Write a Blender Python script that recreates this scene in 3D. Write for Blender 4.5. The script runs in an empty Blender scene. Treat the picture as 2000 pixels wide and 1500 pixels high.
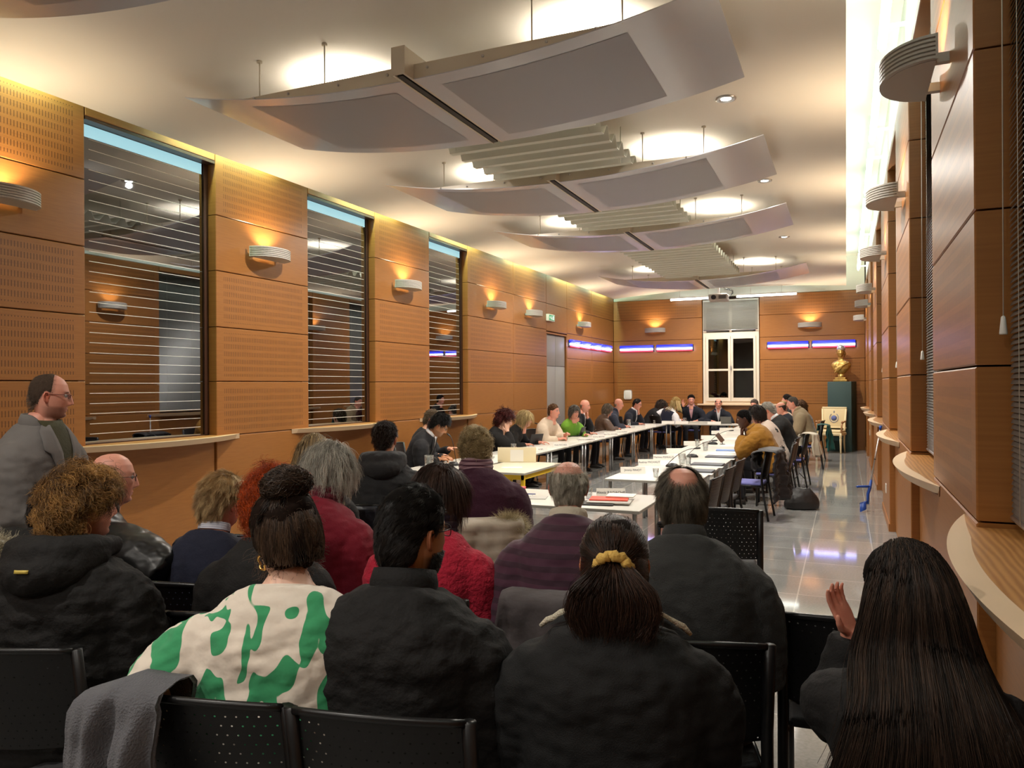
import bpy, bmesh, math, random
import numpy as np
from mathutils import Vector, Matrix, noise as mnoise
random.seed(7)
rng = np.random.default_rng(7)
SC = bpy.context.scene
COL = SC.collection
PI = math.pi

# ---------------------------------------------------------------- camera
HC, FOC, PSI, PIT, ROLL = 1.75, 1480.0, math.radians(23.8), 0.002, 0.006
s_, c_ = math.sin, math.cos
CF = Vector((-s_(PSI) * c_(PIT), c_(PSI) * c_(PIT), s_(PIT)))
CR0 = Vector((c_(PSI), s_(PSI), 0)); CU0 = CR0.cross(CF)
CR = CR0 * c_(ROLL) - CU0 * s_(ROLL); CU = CU0 * c_(ROLL) + CR0 * s_(ROLL)
CP = Vector((0, 0, HC))
cam = bpy.data.cameras.new('camera'); cam_o = bpy.data.objects.new('camera', cam); COL.objects.link(cam_o)
cam.sensor_fit = 'HORIZONTAL'; cam.sensor_width = 36.0; cam.lens = FOC / 2000.0 * 36.0
cam.clip_start = 0.05; cam.clip_end = 200
cam_o.matrix_world = Matrix(((CR.x, CU.x, -CF.x, 0), (CR.y, CU.y, -CF.y, 0), (CR.z, CU.z, -CF.z, HC), (0, 0, 0, 1)))
SC.camera = cam_o
def ray(px, py): return CF + CR * ((px - 1000) / FOC) + CU * ((750 - py) / FOC)
def onZ(px, py, z):
    d = ray(px, py); return CP + d * ((z - HC) / d.z)
def onX(px, py, x):
    d = ray(px, py); return CP + d * (x / d.x)
def onY(px, py, y):
    d = ray(px, py); return CP + d * (y / d.y)
def atD(px, py, D): return CP + ray(px, py) * D

# ---------------------------------------------------------------- view, world
SC.view_settings.view_transform = 'Standard'; SC.view_settings.look = 'None'
SC.view_settings.gamma = 1.0; SC.view_settings.use_curve_mapping = False
SC.view_settings.exposure = 0.40
SC.cycles.use_denoising = True
SC.cycles.max_bounces = 8; SC.cycles.diffuse_bounces = 5; SC.cycles.glossy_bounces = 3
SC.cycles.transmission_bounces = 6; SC.cycles.transparent_max_bounces = 28
SC.cycles.caustics_reflective = False; SC.cycles.caustics_refractive = False
SC.cycles.sample_clamp_indirect = 6.0
W = bpy.data.worlds.new('night'); SC.world = W; W.use_nodes = True
W.node_tree.nodes['Background'].inputs[0].default_value = (0.010, 0.013, 0.022, 1)
W.node_tree.nodes['Background'].inputs[1].default_value = 1.0

# ---------------------------------------------------------------- room numbers
XL, XR, YB, YN = -6.37, 0.46, 22.0, -5.0
ROWS = [0.0, 1.21, 1.815, 2.42, 3.045, 3.66, 4.35]
LIGHTS = dict(cove=1.0, up=1.0, sconce=1.0, down=1.0, neon=1.0)

def lamp(name, kind, loc, energy, color, **kw):
    L = bpy.data.lights.new(name, kind); L.energy = energy; L.color = color
    rot = kw.pop('rot', None)
    for k, v in kw.items(): setattr(L, k, v)
    o = bpy.data.objects.new(name, L); o.location = loc
    if rot: o.rotation_euler = rot
    COL.objects.link(o); return o
def ceil_z(x): return 4.44 - 0.0135 * (x + 2.9) ** 2 - (0.0 if x > -2.9 else 0.0)
WARM, AMBER, COOL = (1.0, 0.78, 0.50), (1.0, 0.50, 0.13), (0.84, 1.0, 0.92)
# fluorescent strips in the two ceiling coves
for i in range(8):
    y = 0.6 + i * 2.8
    lamp('cove_tube_light', 'AREA', (0.30, y, 4.72), 3.5, COOL, shape='RECTANGLE', size=0.05, size_y=2.3)
    lamp('cove_tube_light', 'AREA', (0.30, y, 4.60), 6, COOL, shape='RECTANGLE', size=0.05, size_y=2.3, rot=(PI, 0, 0))
    lamp('cove_tube_light', 'AREA', (-6.30, y + 0.3, 4.52), 32, (0.66, 1.0, 0.70), shape='RECTANGLE', size=0.05, size_y=1.5)
# recessed ceiling downlights, plus unseen fill lamps added behind the camera
DOWN = [(-4.55, 2.2), (-1.1, 2.4), (-4.6, 6.9), (-1.0, 7.2), (-4.7, 10.1), (-0.95, 10.3), (-4.7, 14.2), (-1.0, 14.4),
        (-4.7, 18.9), (-1.0, 19.2), (-2.9, 20.6), (-2.9, 13.6), (-2.9, 0.6), (-4.6, -1.4), (-1.0, -1.4), (-2.8, -2.8)]
for x, y in DOWN:
    lamp('downlight_and_fill', 'SPOT', (x, y, ceil_z(x) - 0.06), (120 if y < -1 else 200) if y < 4 else 260, (1.0, 0.93, 0.84), spot_size=math.radians(172), spot_blend=0.9, shadow_soft_size=0.035)
# ---------------------------------------------------------------- helpers
def lin(c):
    if isinstance(c, str):
        c = [int(c[i:i + 2], 16) / 255 for i in (0, 2, 4)]
    return tuple((v / 12.92 if v <= 0.04045 else ((v + 0.055) / 1.055) ** 2.4) for v in c)
def tag(o, label=None, cat=None, group=None, kind=None):
    if label: o['label'] = label
    if cat: o['category'] = cat
    if group: o['group'] = group
    if kind: o['kind'] = kind
    return o
def empty(name, loc=(0, 0, 0), rz=0.0, label=None, cat=None, group=None, parent=None):
    o = bpy.data.objects.new(name, None); COL.objects.link(o); o.empty_display_size = 0.1
    o.location = loc; o.rotation_euler = (0, 0, rz)
    if parent: o.parent = parent
    return tag(o, label, cat, group)
_M = {}
def nt(m): return m.node_tree.nodes, m.node_tree.links
def mat(name, col=(0.5, 0.5, 0.5), rough=0.5, metal=0.0, spec=0.5, emit=None, estr=0.0, bump=None, vary=None, coat=0.0, alpha=1.0, trans=0.0, ior=None, sheen=0.0, attr=None, sss=0.0):
    """bump=(scale,strength[,detail]); vary=(scale,amount); attr = colour attribute multiplied in"""
    if name in _M: return _M[name]
    m = bpy.data.materials.new(name); m.use_nodes = True; _M[name] = m
    N, L = nt(m); b = N['Principled BSDF']
    c = lin(col) if isinstance(col, str) else col
    b.inputs['Base Color'].default_value = (*c, 1); b.inputs['Roughness'].default_value = rough
    b.inputs['Metallic'].default_value = metal; b.inputs['Specular IOR Level'].default_value = spec
    b.inputs['Coat Weight'].default_value = coat; b.inputs['Alpha'].default_value = alpha
    b.inputs['Transmission Weight'].default_value = trans; b.inputs['Sheen Weight'].default_value = sheen
    if ior: b.inputs['IOR'].default_value = ior
    if emit is not None:
        e = lin(emit) if isinstance(emit, str) else emit
        b.inputs['Emission Color'].default_value = (*e, 1); b.inputs['Emission Strength'].default_value = estr
    if sss:
        b.inputs['Subsurface Weight'].default_value = sss; b.inputs['Subsurface Radius'].default_value = (0.6, 0.25, 0.12); b.inputs['Subsurface Scale'].default_value = 0.01
    tc = N.new('ShaderNodeTexCoord')
    src = None
    if attr:
        a = N.new('ShaderNodeAttribute'); a.attribute_name = attr
        src = a.outputs['Color']
    if vary:
        n = N.new('ShaderNodeTexNoise'); n.inputs['Scale'].default_value = vary[0]; n.inputs['Detail'].default_value = 4
        L.new(tc.outputs['Object'], n.inputs['Vector'])
        r = N.new('ShaderNodeMapRange'); r.inputs['From Min'].default_value = 0.25; r.inputs['From Max'].default_value = 0.75
        r.inputs['To Min'].default_value = 1 - vary[1]; r.inputs['To Max'].default_value = 1 + vary[1]
        L.new(n.outputs['Fac'], r.inputs['Value'])
        mx = N.new('ShaderNodeMix'); mx.data_type = 'RGBA'; mx.blend_type = 'MULTIPLY'; mx.inputs[0].default_value = 1
        if src: L.new(src, mx.inputs[6])
        else: mx.inputs[6].default_value = (*c, 1)
        L.new(r.outputs[0], mx.inputs[7]); src = mx.outputs[2]
    if src: L.new(src, b.inputs['Base Color'])
    if bump:
        n = N.new('ShaderNodeTexNoise'); n.inputs['Scale'].default_value = bump[0]; n.inputs['Detail'].default_value = bump[2] if len(bump) > 2 else 3
        L.new(tc.outputs['Object'], n.inputs['Vector'])
        bp = N.new('ShaderNodeBump'); bp.inputs['Strength'].default_value = bump[1]; bp.inputs['Distance'].default_value = 0.01
        L.new(n.outputs['Fac'], bp.inputs['Height']); L.new(bp.outputs[0], b.inputs['Normal'])
    return m

class MB:
    """collects geometry for ONE mesh object"""
    def __init__(s): s.v = []; s.f = []; s.m = []; s.uv = {}; s.sm = []
    def add(s, vs, fs, mi=0, smooth=False, M=None):
        b = len(s.v)
        if M is not None: vs = [M @ Vector(p) for p in vs]
        s.v.extend([tuple(p) for p in vs]); s.f.extend([tuple(i + b for i in f) for f in fs]); s.m.extend([mi] * len(fs)); s.sm.extend([smooth] * len(fs))
        return b
    def box(s, x0, x1, y0, y1, z0, z1, mi=0, M=None):
        v = [(x0, y0, z0), (x1, y0, z0), (x1, y1, z0), (x0, y1, z0), (x0, y0, z1), (x1, y0, z1), (x1, y1, z1), (x0, y1, z1)]
        s.add(v, [(0, 3, 2, 1), (4, 5, 6, 7), (0, 1, 5, 4), (1, 2, 6, 5), (2, 3, 7, 6), (3, 0, 4, 7)], mi, False, M)
    def rbox(s, x0, x1, y0, y1, z0, z1, r=0.01, mi=0, M=None, seg=2):
        bm = bmesh.new(); bmesh.ops.create_cube(bm, size=1)
        for v in bm.verts: v.co = Vector(((x0 + x1) / 2 + v.co.x * (x1 - x0), (y0 + y1) / 2 + v.co.y * (y1 - y0), (z0 + z1) / 2 + v.co.z * (z1 - z0)))
        bmesh.ops.bevel(bm, geom=bm.edges[:], offset=r, segments=seg, affect='EDGES', profile=0.5)
        bm.verts.index_update()
        s.add([v.co.copy() for v in bm.verts], [[v.index for v in f.verts] for f in bm.faces], mi, True, M); bm.free()
    def loft(s, rings, mi=0, cap=True, closed=True, smooth=True, M=None):
        n = len(rings[0]); vs = [p for r in rings for p in r]; fs = []
        for i in range(len(rings) - 1):
            for j in range(n if closed else n - 1):
                k = (j + 1) % n
                fs.append((i * n + j, i * n + k, (i + 1) * n + k, (i + 1) * n + j))
        if cap and closed:
            fs.append(tuple(reversed(range(n)))); fs.append(tuple((len(rings) - 1) * n + j for j in range(n)))
        s.add(vs, fs, mi, smooth, M)
    def tube(s, pts, r, n=8, mi=0, cap=True, M=None, flat=1.0):
        pts = [Vector(p) for p in pts]; k = len(pts)
        rs = [r] * k if not hasattr(r, '__len__') else r
        t0 = (pts[1] - pts[0]).normalized()
        up = Vector((0, 0, 1)) if abs(t0.z) < 0.9 else Vector((1, 0, 0))
        a = t0.cross(up).normalized(); rings = []
        for i in range(k):
            t = (pts[min(i + 1, k - 1)] - pts[max(i - 1, 0)]).normalized()
            a = (a - t * a.dot(t)); a = a.normalized() if a.length > 1e-6 else t.orthogonal().normalized()
            b = t.cross(a)
            rings.append([pts[i] + a * (rs[i] * c_(2 * PI * j / n)) + b * (rs[i] * flat * s_(2 * PI * j / n)) for j in range(n)])
        s.loft(rings, mi, cap, M=M)
    def lathe(s, prof, n=20, mi=0, M=None, cap=True, smooth=True):
        s.loft([[(r * c_(2 * PI * j / n), r * s_(2 * PI * j / n), z) for j in range(n)] for r, z in prof], mi, cap, M=M, smooth=smooth)
    def ball(s, c, r, n=12, m=8, mi=0, M=None):
        r = (r, r, r) if not hasattr(r, '__len__') else r
        rings = []
        for i in range(m + 1):
            t = PI * (i + 0.02) / (m + 0.04)
            rings.append([(c[0] + r[0] * s_(t) * c_(2 * PI * j / n), c[1] + r[1] * s_(t) * s_(2 * PI * j / n), c[2] - r[2] * c_(t)) for j in range(n)])
        s.loft(rings, mi, True, M=M)
    def prism(s, poly, h0, h1, axis=2, mi=0, M=None, smooth=False):
        def P(a, b, h): return {2: (a, b, h), 1: (a, h, b), 0: (h, a, b)}[axis]
        s.loft([[P(a, b, h0) for a, b in poly], [P(a, b, h1) for a, b in poly]], mi, True, smooth=smooth, M=M)
    def build(s, name, mats, parent=None, smooth=None, uv=None, bevel=0.0, recalc=True, auto=True):
        me = bpy.data.meshes.new(name); me.from_pydata(s.v, [], s.f)
        for m in (mats if isinstance(mats, (list, tuple)) else [mats]): me.materials.append(m)
        me.polygons.foreach_set('material_index', s.m)
        me.polygons.foreach_set('use_smooth', s.sm if smooth is None else [smooth] * len(s.f))
        if uv is not None:
            l = me.uv_layers.new(name='UVMap')
            for p in me.polygons:
                for li in p.loop_indices: l.data[li].uv = uv(me.vertices[me.loops[li].vertex_index].co)
        me.update()
        if recalc:
            bm = bmesh.new(); bm.from_mesh(me); bmesh.ops.recalc_face_normals(bm, faces=bm.faces); bm.to_mesh(me); bm.free()
        o = bpy.data.objects.new(name, me); COL.objects.link(o)
        if parent is not None: o.parent = parent
        if bevel:
            b = o.modifiers.new('bevel', 'BEVEL'); b.width = bevel; b.segments = 2; b.limit_method = 'ANGLE'
        return o
def clone(o, parent=None):
    c = o.copy(); COL.objects.link(c)
    if parent is not None: c.parent = parent
    for ch in list(o.children): clone(ch, c)
    return c
def T(x=0, y=0, z=0, rx=0, ry=0, rz=0, s=1):
    return Matrix.Translation((x, y, z)) @ Matrix.Rotation(rz, 4, 'Z') @ Matrix.Rotation(ry, 4, 'Y') @ Matrix.Rotation(rx, 4, 'X') @ Matrix.Diagonal((s, s, s, 1))
def text(name, body, size, M, m, parent, ext=0.0008, align='CENTER', sx=1.0):
    cu = bpy.data.curves.new(name, 'FONT'); cu.body = body; cu.size = size; cu.extrude = ext; cu.align_x = align; cu.align_y = 'CENTER'
    o = bpy.data.objects.new(name, cu); COL.objects.link(o)
    bpy.context.view_layer.update()
    me = bpy.data.meshes.new_from_object(o.evaluated_get(bpy.context.evaluated_depsgraph_get()))
    bpy.data.objects.remove(o); bpy.data.curves.remove(cu)
    me.transform(M @ Matrix.Diagonal((sx, 1, 1, 1))); me.materials.clear(); me.materials.append(m)
    o = bpy.data.objects.new(name, me); COL.objects.link(o)
    if parent is not None: o.parent = parent
    return o
# ---------------------------------------------------------------- room materials
def wood_mat(name, perf):
    m = bpy.data.materials.new(name); m.use_nodes = True; N, L = nt(m); b = N['Principled BSDF']
    b.inputs['Roughness'].default_value = 0.36; b.inputs['Specular IOR Level'].default_value = 0.55
    uv = N.new('ShaderNodeUVMap'); uv.uv_map = 'UVMap'
    mp = N.new('ShaderNodeMapping'); mp.inputs['Scale'].default_value = (1.6, 26, 1); L.new(uv.outputs[0], mp.inputs[0])
    n = N.new('ShaderNodeTexNoise'); n.inputs['Scale'].default_value = 3.0; n.inputs['Detail'].default_value = 6; L.new(mp.outputs[0], n.inputs['Vector'])
    r = N.new('ShaderNodeValToRGB'); L.new(n.outputs['Fac'], r.inputs[0])
    r.color_ramp.elements[0].position = 0.3; r.color_ramp.elements[0].color = (0.285, 0.112, 0.026, 1)
    r.color_ramp.elements[1].position = 0.72; r.color_ramp.elements[1].color = (0.345, 0.140, 0.035, 1)
    src = r.outputs[0]
    if perf:
        sp = N.new('ShaderNodeSeparateXYZ'); L.new(uv.outputs[0], sp.inputs[0])
        def cell(o, pitch, fill):
            d = N.new('ShaderNodeMath'); d.operation = 'DIVIDE'; d.inputs[1].default_value = pitch; L.new(o, d.inputs[0])
            f = N.new('ShaderNodeMath'); f.operation = 'FRACT'; L.new(d.outputs[0], f.inputs[0])
            l = N.new('ShaderNodeMath'); l.operation = 'LESS_THAN'; l.inputs[1].default_value = fill; L.new(f.outputs[0], l.inputs[0]); return l.outputs[0]
        mu = N.new('ShaderNodeMath'); mu.operation = 'MULTIPLY'
        L.new(cell(sp.outputs[0], 0.0275, 0.27), mu.inputs[0]); L.new(cell(sp.outputs[1], 0.084, 0.62), mu.inputs[1])
        mx = N.new('ShaderNodeMix'); mx.data_type = 'RGBA'; L.new(mu.outputs[0], mx.inputs[0]); L.new(src, mx.inputs[6]); mx.inputs[7].default_value = (0.11, 0.04, 0.011, 1)
        src = mx.outputs[2]
    L.new(src, b.inputs['Base Color']); return m
WOODP, WOODF = wood_mat('perforated_wood', True), wood_mat('veneer_wood', False)
GAP = mat('groove_dark', (0.03, 0.012, 0.006), 0.8)
WM = [WOODF, WOODP, GAP]
PLAST = mat('ceiling_plaster', (0.82, 0.79, 0.73), 0.75, bump=(35, 0.03), spec=0.25)
COVE = mat('cove_plaster', (0.85, 0.88, 0.82), 0.8)
DARKJ = mat('dark_jamb', (0.055, 0.022, 0.012), 0.4)
NIGHTGL = mat('night_glass', (0.30, 0.315, 0.34), 0.015, 1.0)
def wood_sill():
    m = bpy.data.materials.new('sill_oak'); m.use_nodes = True; N, L = nt(m); b = N['Principled BSDF']; b.inputs['Roughness'].default_value = .38
    tc = N.new('ShaderNodeTexCoord'); mp = N.new('ShaderNodeMapping'); mp.inputs['Scale'].default_value = (9, 1.0, 1); L.new(tc.outputs['Object'], mp.inputs[0])
    w = N.new('ShaderNodeTexWave'); w.inputs['Scale'].default_value = 1.4; w.inputs['Distortion'].default_value = 5; w.inputs['Detail'].default_value = 2; w.inputs['Detail Scale'].default_value = 1.2; L.new(mp.outputs[0], w.inputs['Vector'])
    r = N.new('ShaderNodeValToRGB'); L.new(w.outputs['Fac'], r.inputs[0]); r.color_ramp.elements[0].color = (.36, .15, .036, 1); r.color_ramp.elements[1].color = (.52, .25, .075, 1); L.new(r.outputs[0], b.inputs['Base Color']); return m
NIGHTG2 = mat('night_glass_dark', (0.20, 0.21, 0.22), 0.015, 1.0)
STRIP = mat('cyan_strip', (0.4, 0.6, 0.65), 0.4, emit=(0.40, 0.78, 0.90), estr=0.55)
FROST = mat('frosted_line', (0.80, 0.80, 0.76), 0.6)
OAK = wood_sill()
OAKE = mat('sill_edge', (0.72, 0.52, 0.33), 0.45)
IVP = mat('window_paint', 'DDD2BE', 0.45)
STEEL = mat('brushed_steel', (0.55, 0.55, 0.55), 0.32, 0.9)
GREYP = mat('sconce_grey', 'B3AFA8', 0.42, 0.0, bump=(80, 0.05))
WHITEP = mat('white_plastic', 'E8E6E0', 0.4)
BLACKP = mat('black_plastic', (0.012, 0.012, 0.013), 0.42)
RUB = mat('rubber_black', (0.01, 0.01, 0.01), 0.7)

def panel(mb, axis, face, sgn, u0, u1, z0, z1, perf, depth):
    """one wall panel: front at `face`, body going back by depth*sgn"""
    g = 0.004; u0 += g; u1 -= g; z0 += g; z1 -= g; bk = face + sgn * depth; ch = 0.006
    def P(u, d, z): return (d, u, z) if axis == 'X' else (u, d, z)
    fr = face + sgn * ch
    if perf:
        mu, mz = (0.115 if u1 - u0 > 1.0 else 0.07), 0.052
        U = [u0 + ch, u0 + mu, u1 - mu, u1 - ch]; Zs = [z0 + ch, z0 + mz, z1 - mz, z1 - ch]
    else: U = [u0 + ch, u1 - ch]; Zs = [z0 + ch, z1 - ch]
    n = len(U); vs = [P(u, face, z) for z in Zs for u in U]; fs = []; ms = []
    for i in range(n - 1):
        for j in range(n - 1):
            fs.append((i * n + j, i * n + j + 1, (i + 1) * n + j + 1, (i + 1) * n + j)); ms.append(1 if perf and i == 1 and j == 1 else 0)
    for f, m_ in zip(fs, ms): mb.add([vs[k] for k in f], [(0, 1, 2, 3)], m_)
    a = [P(U[0], face, Zs[0]), P(U[-1], face, Zs[0]), P(U[-1], face, Zs[-1]), P(U[0], face, Zs[-1])]
    b = [P(u0, fr, z0), P(u1, fr, z0), P(u1, fr, z1), P(u0, fr, z1)]
    c = [P(u0, bk, z0), P(u1, bk, z0), P(u1, bk, z1), P(u0, bk, z1)]
    for A, B in ((a, b), (b, c)):
        mb.add(A + B, [(k, (k + 1) % 4, (k + 1) % 4 + 4, k + 4) for k in range(4)], 0)
def wuv(axis): return (lambda co: (co.y, co.z)) if axis == 'X' else (lambda co: (co.x, co.z))
def struct(o): o['kind'] = 'structure'; return o

# ---------------------------------------------------------------- floor
def floor_mat():
    m = bpy.data.materials.new('polished_tile'); m.use_nodes = True; N, L = nt(m); b = N['Principled BSDF']
    tc = N.new('ShaderNodeTexCoord'); mp = N.new('ShaderNodeMapping'); L.new(tc.outputs['Object'], mp.inputs[0])
    mp.inputs['Location'].default_value = (-0.24, 0.1, 0)
    br = N.new('ShaderNodeTexBrick'); L.new(mp.outputs[0], br.inputs['Vector']); br.offset = 0.0
    br.inputs['Scale'].default_value = 1.0; br.inputs['Brick Width'].default_value = 0.62; br.inputs['Row Height'].default_value = 0.62
    br.inputs['Mortar Size'].default_value = 0.006; br.inputs['Mortar Smooth'].default_value = 0.2
    br.inputs['Color1'].default_value = (0.27, 0.275, 0.27, 1); br.inputs['Color2'].default_value = (0.33, 0.325, 0.31, 1); br.inputs['Mortar'].default_value = (0.52, 0.51, 0.47, 1)
    n = N.new('ShaderNodeTexNoise'); n.inputs['Scale'].default_value = 55; n.inputs['Detail'].default_value = 5; L.new(tc.outputs['Object'], n.inputs['Vector'])
    mr = N.new('ShaderNodeMapRange'); mr.inputs['To Min'].default_value = 0.7; mr.inputs['To Max'].default_value = 1.3; L.new(n.outputs[0], mr.inputs['Value'])
    mx = N.new('ShaderNodeMix'); mx.data_type = 'RGBA'; mx.blend_type = 'MULTIPLY'; mx.inputs[0].default_value = 1
    L.new(br.outputs['Color'], mx.inputs[6]); L.new(mr.outputs[0], mx.inputs[7]); L.new(mx.outputs[2], b.inputs['Base Color'])
    b.inputs['Roughness'].default_value = 0.055; b.inputs['Specular IOR Level'].default_value = 0.75
    return m
mb = MB(); mb.box(XL - 0.3, XR + 0.5, YN, YB + 0.3, -0.1, 0.0)
struct(mb.build('floor', floor_mat()))

# ---------------------------------------------------------------- left wall
PIERS_L = [(-5.0, 1.62), (3.2, 4.775), (6.345, 7.92), (9.44, 11.04), (12.44, 14.53), (14.53, 16.44), (17.86, 19.88), (19.88, YB)]
WINS_L = [(1.62, 3.2), (4.775, 6.345), (7.92, 9.44), (11.04, 12.44)]
mb = MB()
for i, (a, b) in enumerate(PIERS_L):
    far = i >= 4
    perf = [0, 0, 1, 1, 0, 1] if far else [0, 1, 1, 1, 0, 1]
    if i >= 6: perf = [0, 0, 1, 0, 0, 1]
    spl = [(a, b)]
    for r in range(6):
        panel(mb, 'X', XL, -1, a, b, ROWS[r], ROWS[r + 1], perf[r], 0.14)
for a, b in WINS_L:
    panel(mb, 'X', XL - 0.025, -1, a, b, ROWS[0], ROWS[1] - 0.05, 0, 0.1)
    panel(mb, 'X', XL, -1, a, b, 4.25, ROWS[6], 0, 0.14)
panel(mb, 'X', XL, -1, 16.44, 17.86, 3.02, ROWS[5], 0, 0.14); panel(mb, 'X', XL, -1, 16.44, 17.86, ROWS[5], ROWS[6], 0, 0.14)
mb.box(XL - 0.4, XL - 0.15, YN, YB, 0, 4.9, 2)
mb.box(XL - 0.155, XL + 0.004, 17.86, YB, 0.0, 0.08, 0); mb.box(XL - 0.155, XL + 0.004, 12.44, 16.44, 0.0, 0.08, 0)
struct(mb.build('wall_left', WM, uv=wuv('X')))
def sill_mesh(mb, xw, sgn, a, b, z0, z1, bulge, ext=0.36, back=0.12):
    """lens-shaped shelf: chord along the wall from a-ext to b+ext, bulging by `bulge` into the room"""
    c, h = (a + b) / 2, (b - a) / 2 + ext; n = 28
    R = (h * h + bulge * bulge) / (2 * bulge); pts = []
    for i in range(n + 1):
        t = -1 + 2 * i / n; y = c + h * t
        pts.append((xw + sgn * (math.sqrt(max(R * R - (h * t) ** 2, 0)) - (R - bulge) + 0.004), y))
    inn = [(xw, y) for x, y in pts]
    rings = []
    top = [(x, y, z1) for x, y in pts]; bev = [(x + 0 * sgn, y, z1 - 0.004) for x, y in pts]; bot = [(x - sgn * 0.035 * (1 if 0 < i < n else 0), y, z0) for i, (x, y) in enumerate(pts)]
    ti = [(x, y, z1) for x, y in inn]; bi = [(x, y, z0) for x, y in inn]
    mid = [(x - sgn * min(.075, abs(x - xw) * .6), y, z) for x, y, z in top]
    for A, B, mi in ((ti, mid, 0), (mid, top, 1), (top, bot, 1), (bot, bi, 0)):
        for i in range(n): mb.add([A[i], A[i + 1], B[i + 1], B[i]], [(0, 1, 2, 3)], mi, mi == 1)
    mb.box(min(xw, xw - sgn * back), max(xw, xw - sgn * back), a + 0.005, b - 0.005, z0, z1, 0)
NW = 0
for a, b in WINS_L:
    NW += 1
    root = empty('window_%d' % NW, (XL - 0.12, (a + b) / 2, 1.2)); root['kind'] = 'structure'
    O = Vector(root.location); h = (b - a) / 2
    mb = MB(); z0, z1 = 0.0, 3.05
    for s in (-1, 1): mb.box(-0.02, 0.012, min(s * h, s * (h - 0.06)), max(s * h, s * (h - 0.06)), z0, z1)
    mb.box(-0.02, 0.118, -h + 0.006, h - 0.006, z1 - 0.03, z1); mb.box(-0.02, 0.012, -h, h, z0, z0 + 0.03)
    mb.build('window_frame', DARKJ, root)
    mb = MB(); mb.box(-0.016, -0.004, -h + 0.055, h - 0.055, 0.02, z1 - 0.02); mb.build('glass_pane', NIGHTGL, root)
    mb = MB()
    for k in range(30):
        z = 0.115 + k * 0.0955; mb.box(-0.0045, -0.002, -h + 0.13, h - 0.11, z, z + 0.0055)
    mb.build('frosted_lines', FROST, root)
    mb = MB(); mb.box(-0.004, -0.001, -h + 0.06, h - 0.08, z1 - 0.15, z1 - 0.035); mb.build('cyan_band', STRIP, root)  # pale cyan emissive band across the top of the pane
    mb = MB(); sill_mesh(mb, XL - O.x, 1, -h, h, -0.035, 0.02, 0.30, ext=0.34, back=0.11); mb.build('window_sill', [OAK, OAKE], root)
# door in the left wall
dr = empty('door_1', (XL - 0.06, 17.15, 0)); dr['kind'] = 'structure'
DOORM = mat('door_grey', '8F8A86', 0.5)
mb = MB()
for s in (-1, 1): mb.box(-0.09, 0.055, s * 0.70 - 0.02, s * 0.70 + 0.02, 0, 3.0)
mb.box(-0.09, 0.055, -0.70, 0.70, 2.96, 3.0); mb.build('door_frame', WOODF, dr, uv=wuv('X'))
for s in (-1, 1):
    mb = MB()
    mb.rbox(-0.03, 0.01, min(s * 0.004, s * 0.675), max(s * 0.004, s * 0.675), 0.01, 2.2, 0.004); mb.rbox(-0.03, 0.01, min(s * 0.004, s * 0.675), max(s * 0.004, s * 0.675), 2.21, 2.95, 0.004)
    lf = mb.build('door_leaf', DOORM, dr)
    if s == 1:
        mb = MB(); mb.tube([(0.01, 0.06, 1.02), (0.055, 0.06, 1.02), (0.06, 0.09, 1.02), (0.06, 0.19, 1.02)], 0.011); mb.box(0.008, 0.016, 0.035, 0.085, 0.9, 1.14)
        mb.build('door_handle', STEEL, lf)

# ---------------------------------------------------------------- back wall
WB = (-3.76, -2.19)
mb = MB()
for a, b in ((XL, WB[0]), (WB[1], XR)):
    for r in range(6): panel(mb, 'Y', YB, 1, a, b, ROWS[r], ROWS[r + 1] - (0.12 if r == 5 else 0), [0, 1, 1, 0, 0, 1][r], 0.14)
panel(mb, 'Y', YB, 1, WB[0], WB[1], 0, ROWS[1] - 0.05, 0, 0.1)
mb.box(XL - 0.3, XR + 0.5, YB + 0.15, YB + 0.4, 0, 5.1, 2)
mb.box(XL, XR, YB - 0.004, YB, 0, 0.08, 0)
struct(mb.build('wall_back', WM, uv=wuv('Y')))
NW += 1
root = empty('window_%d' % NW, ((WB[0] + WB[1]) / 2, YB + 0.06, 1.2)); root['kind'] = 'structure'
hw = (WB[1] - WB[0]) / 2 - 0.02
mb = MB()
for s in (-1, 1): mb.box(min(s * hw, s * (hw - 0.09)), max(s * hw, s * (hw - 0.09)), -0.02, 0.06, 0, 2.95)
k_ = hw - .09; mb.box(-k_, k_, -0.018, 0.058, 0.0, 0.08); mb.box(-k_, k_, -0.018, 0.058, 1.9, 2.02); mb.box(-k_, k_, -0.018, 0.058, 2.86, 2.95); mb.box(-0.03, 0.03, -0.018, 0.058, 2.02, 2.86)
fr = mb.build('window_frame', IVP, root)
for s in (-1, 1):
    a, b = sorted((s * 0.004, s * (hw - 0.085)))
    mb = MB(); t = 0.065
    mb.box(a, a + t, -0.05, 0.0, 0.07, 1.91); mb.box(b - t, b, -0.05, 0.0, 0.07, 1.91)
    mb.box(a + t, b - t, -0.048, -.002, 0.07, 0.17); mb.box(a + t, b - t, -0.048, -.002, 1.83, 1.91); mb.box(a + t, b - t, -0.044, -.004, 0.93, 0.985)
    ca = mb.build('casement', IVP, root)
    mb = MB(); mb.box(a + t - .005, b - t + .005, -0.022, -0.016, 0.16, 1.84); mb.build('glass_pane', NIGHTG2, ca)
    mb = MB(); mb.box(min(s * .05, s * (hw - .1)), max(s * .05, s * (hw - .1)), 0.01, 0.02, 2.02, 2.88); mb.build('transom_pane', NIGHTG2, root)
mb = MB(); mb.box(-0.01, 0.03, -0.075, -0.05, 0.95, 1.07); mb.tube([(0.01, -0.07, 1.05), (0.01, -0.1, 1.05), (0.01, -0.1, 0.95)], 0.009); mb.build('casement_handle', STEEL, fr)
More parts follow.
